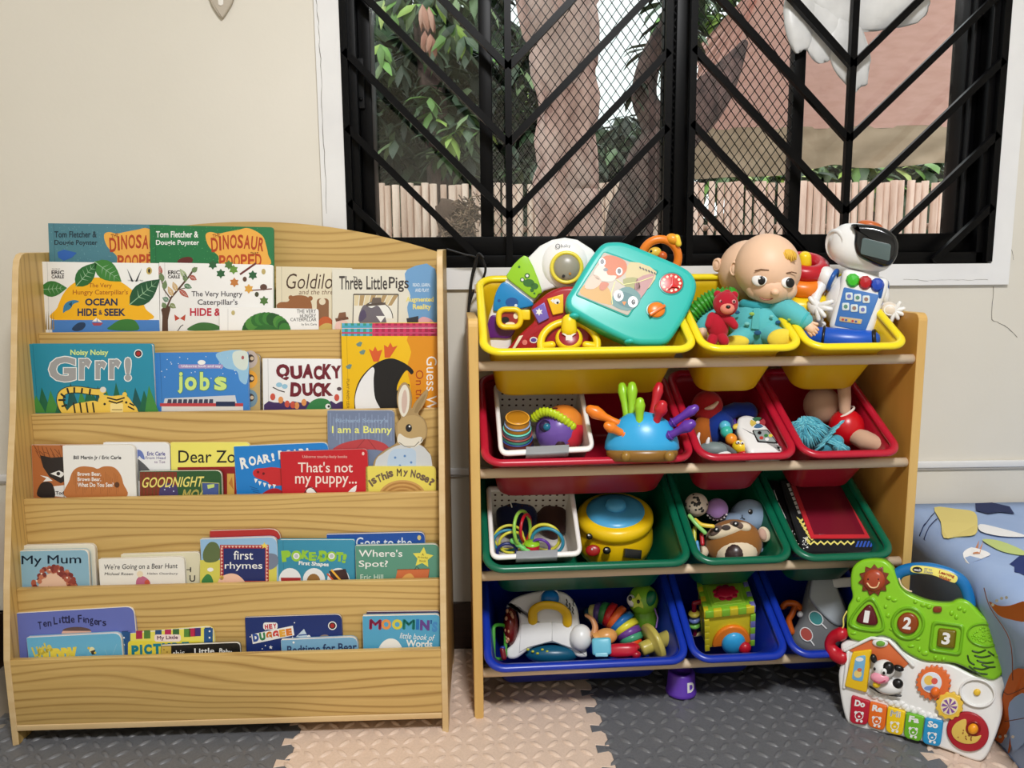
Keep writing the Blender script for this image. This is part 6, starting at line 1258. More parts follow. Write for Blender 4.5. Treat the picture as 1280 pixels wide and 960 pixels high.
for b_, tp, mm, r_ in (((784, 522, -6), (777.5, 482, -12), LIME, 1), ((790, 522, 0), (790, 482, -4), LIME, 1.05), ((799.3, 534, 18), (800, 503, 22), LIME, 1), ((815, 520, -4), (824, 482, -10), RED, 1.05), ((818, 533, 14), (827, 508, 24), RED, 1.3), ((840, 529, 6), (868, 511, 10), PUR, 1), ((836, 545, 18), (862, 531, 28), PUR, 1.2), ((775, 531, 8), (739, 513, 12), ORG, 1.25), ((780, 543, 18), (761, 533, 28), ORG, 1.05)):
    q = t.part('peg_spine'); A, B = V(b_), V(tp); pts = [A.lerp(B, f) for f in (0, .25, .5, .7, .85, 1)]
    q.tube([tuple(p) for p in pts], [5*r_**.5, 4.8, 5, 6*r_, 6.8*r_, 5.2*r_], mm, n=14); ad = (B-A).normalized(); q.ring(tuple(A+ad*1.5), tuple(ad), 5.4, 1.3, mm, 20, 8)
t.done()
# ---- tier two, first small bin
ph = V((0, -.72, .70)).normalized(); m = bin_plane(1, -.022, .55); Z4 = lambda *c: [(860+x/8.73, 480+y/8.73) for x, y in c]
t = toy('toy_phone', 'white toy phone with a coloured dial and a little screen', 'toy', 950, 570, m)
q = t.part('handset'); q.prism(catmull(Z4((560, 370), (640, 350), (740, 378), (830, 450), (950, 600), (1022, 735), (1000, 758), (840, 762), (680, 766), (610, 660), (540, 520), (535, 420)), 4), -14, 4, WHT, 5, steps=4)
q = t.part('dial', label='dial of coloured wedges'); cu, cv = Z4((752, 452))[0]
for i, mm in enumerate((K(60, 110, 80), K(170, 60, 70), K(70, 110, 150), K(214, 190, 90))): q.prism([(cu, cv)]+circ(cu, cv, 9.6, 6, 6.6, PI*(-.75+.5*i), PI*(-.75+.5*i+.42)), 3.8, 5, mm)
q.poly(circ(cu, cv, 2.4, 10, 2), 5.2, WHT)
q = t.part('screen', label='small picture screen'); q.prism(rquad(Z4((690, 535), (860, 530), (975, 680), (750, 665)), 2), 3.8, 5, BLK, .3); q.prism(rquad(Z4((702, 545), (852, 542), (955, 670), (760, 655)), 2), 4.6, 5.4, K(150, 160, 160), .2)
for u, v, mm in ((770, 570, BLK), (790, 625, K(190, 60, 50)), (840, 600, K(50, 120, 60)), (890, 600, K(226, 206, 80)), (850, 640, K(230, 230, 230))): c_ = Z4((u, v))[0]; q.poly(circ(c_[0], c_[1], 2.6, 8, 2.2), 5.6, mm)
q = t.part('peg', label='yellow peg'); q.tube([(919, 532, -2), (925, 532, 0)], 3, P(236, 200, 80)); t.done()
m = rk_plane(.06, .52); t = toy('bead_caterpillar', 'string of coloured beads ending in a yellow duck-like head', 'toy', 915, 572, m)
for (u, v, d, r_, mm) in ((906, 533, -10, 7.6, P(90, 190, 220)), (908, 540, -6, 8, P(60, 190, 170)), (914, 549, 0, 7.6, P(240, 150, 40))): q = t.part('bead'); q.ell((u, v, d), r_, mm)
q = t.part('head', label='yellow head'); q.ell((925, 559, 6), (10.5, 8.6, 9), P(240, 206, 40), rz(-25)); q.ell((924, 553.5, 12), (5, 3, 3), P(240, 206, 40)); q.ell((922.5, 553, 14.6), (2.6, 2.2, 1.2), WHT); q.ell((923, 553.4, 15.6), (1.1, 1.1, .7), BLK); q.ell((927.5, 553.6, 14.2), (2.4, 2, 1.2), WHT); q.ell((928, 554, 15.2), (1, 1, .7), BLK); q.ell((929, 566, 11), (6, 2.6, 4), RED)
t.done()
m = rk_plane(.13, .5); t = toy('plush_toy', 'dark blue plush heap behind the bead string', 'plush toy', 900, 560, m); q = t.part('body'); q.ell((898, 534, 0), (19, 24, 20), F(16, 52, 140), rz(-18)); q.ell((934, 515, -14), (14, 13, 12), F(22, 44, 130)); q.tube([(905, 520, 0), (920, 512, -8), (934, 514, -12)], [12, 10, 11], F(18, 46, 130)); q.ring((913, 528, 4), (.6, -.2, .6), 8, 2.4, PUR, 24, 8); t.done()
m = rk_plane(.14, .47); t = toy('plush_toy', 'red plush face with a cream smile deep in the red bin', 'plush toy', 885, 540, m); q = t.part('body'); q.ell((884, 508, 0), (20, 20, 16), F(176, 30, 34)); q.ell((880, 540, 4), (14, 22, 12), F(176, 96, 30)); q = t.part('smile', label='cream smile'); q.tube(catmull([(882, 511, 15), (890, 509, 16), (897, 503, 14)], 4, False), [1.5, 2, 2.4, 2.8, 3, 2.8, 2.4, 2, 1.5], F(226, 190, 160), n=8); t.done()
m = rk_plane(.055, .47); t = toy('toy_rhino', 'small grey toy animal with two white horns', 'toy', 890, 572, m); q = t.part('body'); q.ell((892, 562, 0), (20, 10, 14), mt((120, 136, 136), .5, 'rubber')); q.ell((903, 568, 4), (12, 5, 9), WHT); q = t.part('horn'); q.tube([(873, 556, 4), (872, 548, 6), (874, 542, 6)], [3.2, 2.6, 1.6], WHT); q = t.part('horn'); q.tube([(884, 556, 4), (885, 551, 6), (886, 548, 6)], [2.8, 2.4, 1.6], WHT); q = t.part('tail', label='grey strap'); q.tube([(900, 556, 4), (910, 560, 6), (918, 566, 6)], [4, 3.4, 3], mt((92, 98, 98), .6), flat=.5); t.done()
# ---- tier two, second small bin
m = rk_plane(.10, .73); t = toy('plush_doll', 'soft doll in a shiny red romper lying with arm and foot up', 'doll', 1058, 556, m); SK2 = F(206, 168, 140)
q = t.part('romper', label='shiny red romper'); q.ell((1058, 534, 0), (23, 23, 20), mt((206, 18, 30), .3, 'satin'), rz(-20)); q = t.part('collar', label='white collar'); q.ring((1054, 516, 0), (-.5, -1, .3), 15, 1.6, F(236, 226, 214), 24, 8)
q = t.part('body'); q.tube([(1055, 486, 4), (1056, 500, 8), (1056, 514, 8)], [8.4, 8, 7], SK2, n=14); q.ell((1055, 482, 4), (9, 9, 8), SK2); q.tube([(1066, 544, 6), (1080, 550, 14), (1098, 555, 18)], [10, 12.5, 9], SK2, n=14); q.ell((1098, 556, 19), (11, 7.5, 8), SK2, rz(8)); q.ell((1027, 506, -14), (24, 24, 20), SK2); t.done()
m = rk_plane(.06, .70); t = toy('tassel_mop', 'turquoise tasselled yarn toy with shaggy fringe', 'toy', 1018, 570, m); q = t.part('core'); TQ = [F(96, 186, 204), F(76, 162, 184), F(124, 204, 216)]; q.ell((1012, 542, -4), (22, 22, 16), TQ[1], rz(-20)); q.ell((1036, 556, -2), (20, 12, 12), TQ[1], rz(20))
q = t.part('yarn_fringe'); rd = random.Random(5)
for i in range(260):
    a = rd.uniform(0, 6.28); r0 = rd.uniform(0, 1)**.5; c0 = (1007+12*r0*math.cos(a), 530+10*r0*math.sin(a)); L_ = rd.uniform(14, 24); da = a+rd.uniform(-.4, .4); ex, ey = c0[0]+math.cos(da)*L_*.9+4, min(566, c0[1]+abs(math.sin(da))*L_*.8+rd.uniform(2, 12)); ex = max(985, ex)
    q.tube([(c0[0], c0[1], 12+4*(1-r0)), ((c0[0]+ex)/2, (c0[1]+ey)/2-2, 14+3*(1-r0)), (ex, ey, 6)], .8, rd.choice(TQ), n=5, round_ends=False)
for i in range(80): f = rd.random(); u, v = 1022+f*26, 562-f*32; q.tube([(u-6+rd.uniform(-3, 3), v+4, 10), (u, v, 16), (u+5+rd.uniform(-2, 3), v-5, 15)], .9, rd.choice(TQ), n=5, round_ends=False)
for i in range(80): f = rd.random(); q.tube([(1036+rd.uniform(-6, 6), 548+rd.uniform(-3, 5), 12), (1044+f*8, 555+rd.uniform(-2, 4), 16), (1040+f*22, 562+rd.uniform(-3, 4), 14)], .9, rd.choice(TQ), n=5, round_ends=False)
t.done()

# ---- tier three, wide bin
m = rk_plane(.085, .1); t = toy('loop_rattle', 'rattle of bright bendy loops around a red hub', 'toy', 660, 695, m); LG, YG, TB = P(150, 206, 80), P(220, 214, 70), P(50, 140, 170)
q = t.part('hub', label='red hub'); q.lathe((665, 688, 6), (0, -.9, .4), [(0, -12), (8, -12), (9.5, 6), (9, 9), (0, 9)], RED); q.lathe((665, 680, 9), (0, -.9, .4), [(10, 0), (9, 3), (0, 4)], LIME)
for c_, nn_, R, R2, r_, mm in (((653, 661, 8), (.9, 0, .45), 22, 22, 2.2, LG), ((657, 660, 2), (.95, .1, .35), 17, 17, 2, RED), ((636, 672, 0), (.2, .3, .9), 18, 16, 1.8, YG), ((634, 676, 4), (.2, .35, .9), 17, 14, 2, TB), ((640, 678, 8), (.25, .4, .9), 16, 14, 1.8, YG), ((681, 672, 0), (-.2, .3, .9), 19, 17, 2.2, YG), ((684, 677, 5), (-.25, .3, .9), 20, 17, 2.2, TB), ((676, 683, 10), (-.3, .5, .8), 11, 10, 1.8, PUR), ((634, 689, 10), (.1, .3, .9), 12, 10, 2, NAV)):
    q = t.part('loop'); q.ring(c_, nn_, R, r_, mm, 36, 8, R2)
q = t.part('link', label='green ribbed link'); pts = [(641+i*1.5, 676+i*1.05, 16) for i in range(16)]; q.tube(pts, [2.6+(.9 if i % 4 < 2 else 0) for i in range(16)], P(120, 210, 110), n=10)
t.done()
m = rk_plane(.165, .1); t = toy('navy_pouch', 'dark navy cloth pouch behind the loop rattle in the basket', 'pouch', 650, 668, m); q = t.part('pouch'); q.ell((645, 648, 0), (26, 26, 16), F(22, 28, 66), rz(-10), 28, 18, lambda p: 1+.05*math.sin(7*p.x+5*p.y)); q.tube([(638, 628, 14), (640, 634, 17)], .8, WHT, n=6); t.done()
t = toy('brown_pouch', 'dark brown toy lump in the far corner of the rattle basket', 'toy', 690, 668, m); q = t.part('body'); q.ell((690, 650, 0), (20, 24, 14), F(60, 34, 30), rz(12), 28, 18, lambda p: 1+.06*math.sin(6*p.x+4*p.y)); t.done()
m = rk_plane(.105, .32); t = toy('honey_pot', 'yellow toy honey pot with a blue lid and a smiling face', 'toy', 772, 706, m); ax = V((.03, -.79, .61)).normalized(); o = V((769, 648, 0))
q = t.part('pot', label='yellow pot'); q.lathe(tuple(o), ax, [(0, -52), (40, -52), (46, -44), (49, -32), (48, -18), (44, -8), (43, -5)], P(240, 196, 14), 44); q.lathe(tuple(o), ax, [(40, -7), (46, -6), (48, 0), (47, 7), (42, 11), (36, 11.5)], P(246, 204, 20), 44)
q = t.part('lid', label='sky blue lid'); q.lathe(tuple(o), ax, [(37, 9), (36, 13), (28, 15.5), (14, 17), (0, 17.4)], P(84, 176, 226), 44); q.lathe(tuple(o+ax*17), ax, [(0, 0), (12, 0), (13, 2), (12, 6), (9, 8.5), (0, 9.5)], P(84, 176, 226), 32)
q = t.part('face')
def onpot(u, v, r_=48.5):
    d = math.sqrt(max(0, r_**2-(u-770)**2)); return (u, v, d*.84-(v-665)*.30+2)
for (u, v, r1, r2, mm) in ((738, 671, 4, 4, BLK), (759, 688, 5, 4.6, BLK), (742, 688, 9, 7, P(170, 30, 30))): p = onpot(u, v); q.ell(p, (r1, r2, 3), mm); q.ell((p[0]-1, p[1]-1.5, p[2]+3), (1.1, 1.1, .5), WHT)
q = t.part('slot', label='black slot'); p = onpot(790, 692); q.box((p[0], p[1], p[2]-2), (11, 5.5, 3), BLK, ry(22) @ rz(6), bev=.6)
t.done()
# ---- tier three, first small bin
m = rk_plane(.12, .5); t = toy('spotted_ball', 'white ball with black spots at the corner of the green bin', 'ball', 870, 646, m); q = t.part('ball'); q.ell((870.5, 631, 0), 14.4, F(226, 212, 196)); rd = random.Random(9)
for i in range(26):
    a, b_ = rd.uniform(0, 6.28), rd.uniform(0, 1)**.5*13; u, v = 870.5+b_*math.cos(a), 631+b_*math.sin(a); d = math.sqrt(max(0, 14.4**2-b_**2)); r_ = rd.uniform(1.3, 2.6)
    q.ell((u, v, d-.7), (r_, r_, 1), BLK)
q.ring((870.5, 631, 0), (-.1, 0, 1), 14, 1, F(200, 180, 150), 32, 6); t.done()
t = toy('soft_ball', 'lilac ball with a black patterned rim beside the spotted one', 'ball', 896, 654, m); q = t.part('ball'); q.ell((896, 637, 2), 14.4, F(166, 128, 190))
for i in range(14): a = .5+i*.17; u, v = 896+13.3*math.cos(a)*1.0, 637+12.6*math.sin(a); q.ell((u, v, 7), (1.8, 1.5, 1.6), BLK if i % 2 else WHT)
for i in range(9): a = .6+i*.24; u, v = 896+10.5*math.cos(a), 638+9.8*math.sin(a); q.ell((u, v, 11), (1.5, 1.3, 1.2), BLK)
t.done()
m = rk_plane(.125, .56); t = toy('plush_elephant', 'pale blue plush elephant peeping up behind the sloth', 'plush toy', 935, 670, m); PB = F(154, 180, 210)
q = t.part('head'); q.ell((936, 645, 0), (24, 21, 18), PB); q.tube([(924, 648, 10), (912, 648, 14), (904, 652, 12)], [9, 7, 5], PB, n=12); q = t.part('ear'); q.ell((954, 645, -2), (7, 13, 6), PB, rz(12)); q = t.part('eye'); q.ell((938, 640, 17), (3, 3.4, 2), BLK); q.ell((937, 639, 18.6), (1, 1, .6), WHT)
q = t.part('mouth', label='stitched mouth'); q.tube([(928, 644, 18), (928, 647, 19), (925, 649, 18)], .5, BLK, n=5); q.tube([(928, 647, 19), (931, 649, 18)], .5, BLK, n=5); q = t.part('paw'); q.ell((956, 683, 10), (8, 10, 7), PB); t.done()
m = rk_plane(.08, .53); t = toy('plush_sloth', 'brown plush sloth with cream face patches and a dark round belly', 'plush toy', 918, 700, m); BR_ = F(150, 98, 44); CR_ = F(232, 214, 184)
q = t.part('body'); q.ell((917, 678, 0), (36, 29, 22), BR_, None, 32, 20, lambda p: 1+.08*max(0, -p.y)); q = t.part('face_patch', label='cream face patch'); q.ell((908, 664, 14), (24, 8.5, 9), CR_, rz(18)); q.ell((929, 659, 14), (10, 6, 6), CR_, rz(-8))
q2 = t.part('eye_patch', sub=q, label='grey eye patch'); q2.ell((895.5, 663.5, 20), (9, 5, 4), F(110, 90, 80), rz(34)); q2.ell((896, 662.5, 23.5), (4, 3.4, 1.4), BLK); q2.ell((896, 662, 24.8), (1.1, 1.1, .5), WHT); q2 = t.part('eye_patch', sub=q, label='grey eye patch'); q2.ell((921, 656.5, 18.5), (9, 4.6, 4), F(110, 90, 80), rz(-18)); q2.ell((919.5, 655.5, 22), (4, 3.2, 1.4), BLK); q2.ell((919.5, 655, 23.2), (1.1, 1.1, .5), WHT)
q2 = t.part('nose', sub=q, label='dark nose'); q2.ell((908, 660, 22.5), (5.4, 3.4, 2.6), F(70, 60, 58))
q = t.part('belly', label='cream belly with dark centre'); q.ell((920, 690, 8), (27, 21, 17), CR_); q.ell((918.5, 692, 14), (16, 16, 13), mt((62, 46, 44), .3, 'window'))
q = t.part('ear', label='cream and pink ear'); q.ell((955, 668, 4), (7.5, 10, 5), CR_, rz(20)); q.ell((953.5, 668, 7), (5, 8, 3.4), F(206, 168, 150), rz(20)); q = t.part('foot', label='cream foot'); q.ell((878, 690, 8), (8, 8, 7), CR_); t.done()
m = rk_plane(.07, .48); t = toy('link_chain', 'short chain of green and yellow toy links', 'toy', 870, 690, m)
for pts, mm in ((((862, 645, 4), (870, 655, 8), (881, 666, 8)), P(150, 214, 120)), (((869, 650, 2), (877, 656, 6), (891, 658, 6)), P(240, 206, 70)), (((868, 660, -2), (868, 676, 2)), P(200, 200, 70)), (((877, 668, 0), (878, 680, 4)), RED), (((871, 678, 2), (873, 692, 4)), P(90, 160, 214))): q = t.part('link'); q.tube(catmull(pts, 5, False), 2.7, mm, n=10)
t.done()
# ---- tier three, second small bin
m = bin_plane(2, -.030, .72); t = toy('soft_book', 'black patterned soft book with a big red panel lying in the green bin', 'book', 1050, 650, m)
q = t.part('cover'); q.prism([(976, 600), (1057, 600), (1094, 688), (1005, 689.5)], -10, 0, F(20, 20, 24), 1)
q = t.part('red_panel', label='red framed panel'); q.prism([(985, 600), (1050, 600), (1087.5, 674), (1013.5, 674)], -1, 2.4, F(206, 36, 48), .8); q.prism([(991, 600), (1046, 600), (1080, 669.5), (1017, 670)], 2, 3, mt((120, 26, 44), .12, 'foil'), .3)
cw_ = F(238, 226, 120)
for i in range(6): u, v = 995.5+i*2.7, 646+i*4.6; q.poly([(u, v), (u+5.5, v+4), (u+7.6, v+2), (u+8.6, v+4.4), (u+6, v+7), (u+1.2, v+2.8)], .4, cw_)
zz = [(1009+i*4.2, 677+(3.6 if i % 2 else 0)) for i in range(15)]; line(q, zz, 2.4, cw_, .4); line(q, [(1007, 673), (1012, 678)], 3, cw_, .4)
for i in range(5): q.poly([(1069+i*4.4, 684), (1072+i*4.4, 676.5), (1074.6+i*4.4, 676.5), (1071.6+i*4.4, 684)], .4, F(50, 90, 190))
for i in range(7): u, v = 983+i*2.2, 605+i*5.6; q.poly([(u, v), (u+3.4, v-1), (u+5, v+3.4), (u+1.8, v+4)], .4, F(232, 230, 226))
rd = random.Random(4); [q.poly(circ(rd.uniform(1003, 1010), rd.uniform(671, 687), .7, 6), .5, WHT) for _ in range(26)]
t.done()
t = toy('picture_card', 'black card with thin white edges beside the soft book', 'card', 985, 650, m); q = t.part('card'); q.prism([(962, 600), (973, 600), (1001, 689.5), (993, 689)], -10, -1, mt((16, 16, 18), .4), .6); line(q, [(967.5, 612), (972, 625)], 1, WHT, -.7); line(q, [(973, 628), (982, 648)], 1.8, WHT, -.7); [q.poly(circ(rd.uniform(984, 999), rd.uniform(660, 685), .6, 6), -.7, WHT) for _ in range(20)]; t.done()

# ---- tier four, wide bin
m = rk_plane(.10, .1); Z6 = lambda *c: [(610+x/8, 720+y/8) for x, y in c]
t = toy('toy_playhouse', 'white plastic toy house with a yellow handle and blue button', 'toy', 685, 824, m)
q = t.part('house_body'); q.prism(catmull(Z6((178, 312), (232, 240), (330, 190), (480, 152), (620, 142), (760, 162), (850, 235), (900, 345), (920, 480), (960, 600), (985, 740), (985, 810), (890, 805), (840, 745), (750, 700), (640, 668), (500, 695), (400, 740), (290, 822), (200, 822), (182, 742), (240, 680), (300, 560), (310, 440), (282, 332), (230, 305)), 3), -46, 0, WHT, 4, steps=5)
q.prism(Z6((330, 480), (640, 455), (640, 650), (400, 715), (310, 770)), -2, 1.6, WHT, 1.2); q.prism(Z6((641, 455), (830, 480), (900, 730), (830, 720), (750, 690), (641, 650)), -2, 1.3, WHT, 1)
for x0, y0 in ((785, 260), (815, 300), (845, 340), (800, 350), (850, 260)): q.tube([(610+(x0+a)/8, 720+(y0+b_)/8, 1+.2) for a, b_ in ((0, -25), (8, 0), (0, 20), (10, 40))], .7, BLK, n=5)
q = t.part('handle', label='yellow handle'); q.tube(catmull([(666, 776, 2), (667, 764, 7), (676, 758, 12), (688, 757, 14), (700, 760, 12), (708, 768, 7), (709, 779, 2)], 5, False), 6, P(246, 196, 16), n=12, flat=.55)
q = t.part('button', label='blue button'); q.ell((687.5, 748, 0), (11.5, 11, 8), P(24, 130, 214)); q.ring((687.5, 748, 0), (0, 0, 1), 12.3, 1.2, WHT, 32, 6)
q = t.part('ball_knob', label='white ball'); q.ell((726, 797, 4), (14, 17, 13), WHT)
q = t.part('side_wheel', label='dark red shiny spinner'); q.ell((638, 783, -8), (10, 25, 20), mt((110, 24, 16), .25, 'foil')); rd = random.Random(8)
for i in range(16): q.ell((632+rd.uniform(0, 9), 763+rd.uniform(0, 40), 5+rd.uniform(-2, 4)), (2, 3, 3), mt((206, 150, 110), .2, 'foil'))
q = t.part('picture_base', label='teal picture base'); q.ell((690, 818, -10), (34, 12, 14), P(20, 90, 120)); [q.ell((660+i*6, 812+(i % 3)*2.4, 2), (2, 1.6, 1.4), P(190, 190, 50)) for i in range(6)]
t.done()
m = rk_plane(.08, .03); t = toy('green_frame_toy', 'green plastic frame standing at the end of the blue bin', 'toy', 624, 826, m); q = t.part('frame'); q.tube([(p[0], p[1], -(p[0]-617)*1.2) for p in rrect(617, 781, 632, 824, 5)], 2.4, P(70, 160, 50), True); q.tube([(628, 812, 4), (630, 822, 4)], 3.6, P(120, 20, 30)); q.ell((628.5, 810, 4), (3.4, 2.8, 3), P(40, 60, 150)); t.done()
m = rk_plane(.12, .28); t = toy('rainbow_slug', 'arched rainbow segmented slug toy', 'toy', 770, 812, m)
arc = [(737, 768, -6), (743, 766, -4), (749, 766, -2), (756, 767, 0), (763, 769, 2), (770.5, 773, 3), (777, 778.5, 4), (782, 785, 5), (786, 791.5, 6), (788.5, 798, 6)]; rad = [9, 11, 13, 14.5, 16, 17.5, 18, 17.5, 16, 15]
for i, c_ in enumerate(((40, 80, 100), (226, 214, 130), (90, 70, 140), (60, 140, 80), (206, 40, 44), (244, 110, 50), (40, 120, 196), (230, 220, 60), (110, 64, 150), (70, 160, 120))):
    A = V(arc[i]); Tn = (V(arc[min(i+1, 9)])-V(arc[max(i-1, 0)])).normalized(); q = t.part('segment'); r_ = rad[i]; q.lathe(tuple(A), tuple(Tn), [(0, -5), (r_*.8, -5), (r_, -3.4), (r_, 3.4), (r_*.8, 5), (0, 5)], P(*c_), 28)
q = t.part('head', label='orange end'); q.ell((789, 804, 7), (14, 12, 12), P(236, 76, 30)); t.done()
m = rk_plane(.15, .33); t = toy('toy_puppy', 'green toy puppy with a dark green ear under the shelf above', 'toy', 804, 770, m); GP = P(130, 190, 50)
q = t.part('body'); q.ell((806, 772, -6), (17, 22, 14), P(110, 170, 40)); q = t.part('head'); q.ell((804, 750, 0), (19, 20, 16), GP); q.prism(star(798, 752, 11, 5, .55), 10, 15.5, P(200, 220, 60), 1); q = t.part('ear', label='dark green ear'); q.ell((813, 748, 12), (7, 10, 5), P(20, 110, 70), rz(-15)); q = t.part('muzzle', label='white muzzle'); q.ell((790, 751, 10), (6, 8, 5), WHT, rz(20)); q.ell((788, 748, 15), (2.4, 3, 1.6), BLK); q = t.part('eye'); q.ell((798, 752, 16), (2, 2.6, 1.4), BLK); q = t.part('lead', label='lilac cord'); q.tube([(818, 760, 6), (822, 772, 10), (820, 784, 10)], 1, P(150, 110, 190)); t.done()
m = rk_plane(.075, .28)
t = toy('toy_spool', 'olive wooden-look spool with a wide disc', 'toy', 820, 818, m); q = t.part('spool'); OL = P(190, 176, 84); A = V((806, 810, 8)); ax = (V((838, 796, -4))-A); 
q.lathe(tuple(A), tuple(ax), [(0, -.15), (8.4, -.15), (9.2, -.08), (9.2, .2), (9, .24), (26, .24), (27.5, .28), (27.5, .40), (26, .44), (10, .46), (10, .98), (9, 1.04), (0, 1.04)], OL, 36, True); t.done()
t = toy('peach_bowl', 'peach coloured toy bowl tipped on its side', 'toy', 752, 806, m); q = t.part('bowl'); q.ell((757, 796, -6), (15, 11, 11), P(226, 160, 90), rz(10)); q.lathe((746, 800, -6), (-.9, .3, .2), [(0, -6), (10, -6), (12, 4), (11, 5), (0, 2)], P(226, 160, 90), 24); q.tube(catmull([(733, 769, -10), (740, 774, -8), (744, 784, -8), (742, 794, -8)], 4, False), [2.4+.2*i for i in range(13)], P(214, 150, 100), flat=2); t.done()
t = toy('toy_block', 'pale blue rounded toy block', 'block', 752, 822, rk_plane(.055, .25)); q = t.part('block'); q.box((752, 808, 0), (12, 11, 10), P(110, 196, 220), rz(-3), bev=3.5); q.box((752, 818, 2), (8, 3, 8), P(150, 216, 232), bev=1.5); t.done()
t = toy('toy_car', 'red rounded toy car lying by the bin front', 'toy', 778, 823, rk_plane(.05, .29)); q = t.part('car_body'); q.ell((777, 813, 0), (20, 9, 10), P(196, 26, 50), rz(2), 28, 18, lambda p: (abs(p.x)**3+abs(p.y)**3+abs(p.z)**3)**(-1/3)); q.ell((788, 809, -2), (12, 6, 8), P(196, 26, 50)); q = t.part('wheel'); q.ell((795, 818, 4), (6, 5, 5), P(170, 20, 44)); t.done()

# ---- tier four, first small bin: activity cube
pm0 = kp(.10, 905, 790); RC = rx(40) @ ry(10)
class CubeMap:
    S = pm0.S
    def __call__(s, q):
        p = RC @ V((q[0], q[1], q[2])); return pm0((907+p.x, 768-p.y, p.z))
cm = CubeMap(); t = Thing('activity_cube', 'lime and yellow activity cube with red flower, orange arch and beads', 'toy', pm0((905, 812, 0)), cm); H = 30
CY, CG, CV = P(222, 206, 40), P(140, 200, 50), P(120, 120, 190)
q = t.part('cube_body'); q.box((0, 0, 0), (H-2, H-2, H-2), CY, bev=2)
q = t.part('top_panel', label='green top panel'); 
def topc(r_): return [(-r_, H-2, -r_), (r_, H-2, -r_), (r_, H-2, r_), (-r_, H-2, r_)]
for r_, h0, h1 in ((H-4, 0, 2.4), (H-9, 2.4, 4), (H-13, 4, 5.4)): q.box((0, H-2+(h0+h1)/2, 0), (r_, (h1-h0)/2+.2, r_), P(150+int(h0*4), 212, 60), bev=.6)
q = t.part('flower_button', label='red flower button'); q.lathe((0, H+3, 0), (0, 1, 0), [(12, 0), (12, 2.4), (9, 4.5), (0, 5.4)], P(190, 20, 60), 24)
for i in range(9): a = 2*PI*i/9; q.ell((11.5*math.cos(a), H+4.2, 11.5*math.sin(a)), (4.6, 1.8, 4.6), P(190, 20, 60))
q = t.part('crenel'); 
def cren(q, i, mat, face):
    x = -H+5+i*10; 
    if face == 'f': q.box((x, H-2.5, H-1.5), (5, 5, 3), mat, bev=.5)
    if face == 'r': q.box((H-1.5, H-2.5, -x), (3, 5, 5), mat, bev=.5)
    if face == 'l': q.box((-H+1.5, H-2.5, -x), (3, 5, 5), mat, bev=.5)
    if face == 'v': q.box((-H+1.5, x, H-1.5), (3, 5, 3), mat, bev=.5)
    if face == 'w': q.box((H-1.5, x, H-1.5), (3, 5, 3), mat, bev=.5)
t.parts.pop()
for i in range(6):
    for fc, m1, m2 in (('f', CG, CY), ('r', CV, CG), ('l', CY, CG)): cren(t.part('crenel'), i, m1 if i % 2 == 0 else m2, fc)
for i in range(5): cren(t.part('crenel'), i, CY, 'v'); cren(t.part('crenel'), i, CV if i % 2 else CG, 'w')
q = t.part('arch', label='orange arch'); ao = circ(2, -24, 24, 20, 30, 0, PI); q.prism(ao, H-3, H+3, ORG, 2); q = t.part('ball', label='blue ball'); q.ell((4, -20, H+3), (15, 17, 9), SKY); q = t.part('ball', label='red ball'); q.ell((17, -24, H+10), (8, 8.5, 7), RED)
q = t.part('side_panel', label='yellow ridged side'); q.box((-H+1, 0, 0), (2.4, H-9, H-9), P(206, 190, 40), bev=.6); q.tube([(-H-2, -18, -16), (-H-2, 16, 0), (-H-2, -18, 16), (-H-2, -18, -16)], 1, P(236, 226, 90), n=6)
q = t.part('bead_rod', label='dark red bead rod'); q.tube([(-H-10, 26, 4), (-H-10, -24, 4)], 3, P(150, 20, 44)); q.tube([(-H-10, 26, 4), (-H+2, 27, 2)], 3, P(150, 20, 44)); q.tube([(-H-10, -24, 4), (-H+2, -25, 2)], 3, P(220, 200, 140))
for y, c_ in ((10, (226, 206, 80)), (1, (120, 140, 206)), (-8, (130, 206, 90))): q = t.part('bead'); q.ell((-H-10, y, 4), (7.5, 4.4, 7.5), P(*c_))
t.done()
# ---- tier four, second small bin: grey jug
m = rk_plane(.085, .72); Z7 = lambda *c: [(850+x/4.267, 590+y/4.267) for x, y in c]
t = toy('toy_blender_jug', 'grey toy mixer jug with utensil pictures and an orange handle', 'toy', 1030, 818, m)
q = t.part('jug_body'); q.prism(catmull(Z7((700, 560), (672, 610), (652, 690), (630, 790), (600, 850), (596, 910), (660, 960), (760, 970), (850, 930), (890, 800), (880, 700), (800, 560)), 4), -34, 4, mt((112, 114, 116), .35, 'plastic'), 9, steps=4)
q = t.part('lid', label='pale grey lid'); q.prism(catmull(Z7((712, 552), (760, 538), (806, 545), (845, 640), (888, 762), (880, 810), (845, 822), (790, 790), (700, 694), (690, 640)), 4), 0, 9, mt((176, 184, 190), .35, 'plastic'), 3.5)
def spoon(q, c, ang_, mm, r1):
    a = math.radians(ang_); ex = (math.cos(a), math.sin(a)); o2 = circ(c[0], c[1], r1*1.3, 20, r1, rot=a)
    q.tube([(p[0], p[1], 5) for p in o2], .8, WHT, True, 5); q.poly(inset(o2, .8), 4.8, mm); q.tube([(c[0]+ex[0]*r1*1.3, c[1]+ex[1]*r1*1.3, 5), (c[0]+ex[0]*r1*2.4, c[1]+ex[1]*r1*2.4, 5)], 1, WHT, n=6)
q = t.part('utensil_print'); spoon(q, (1020, 773), 45, K(20, 130, 130), 7.5); spoon(q, (1008, 793), 55, K(176, 60, 44), 7)
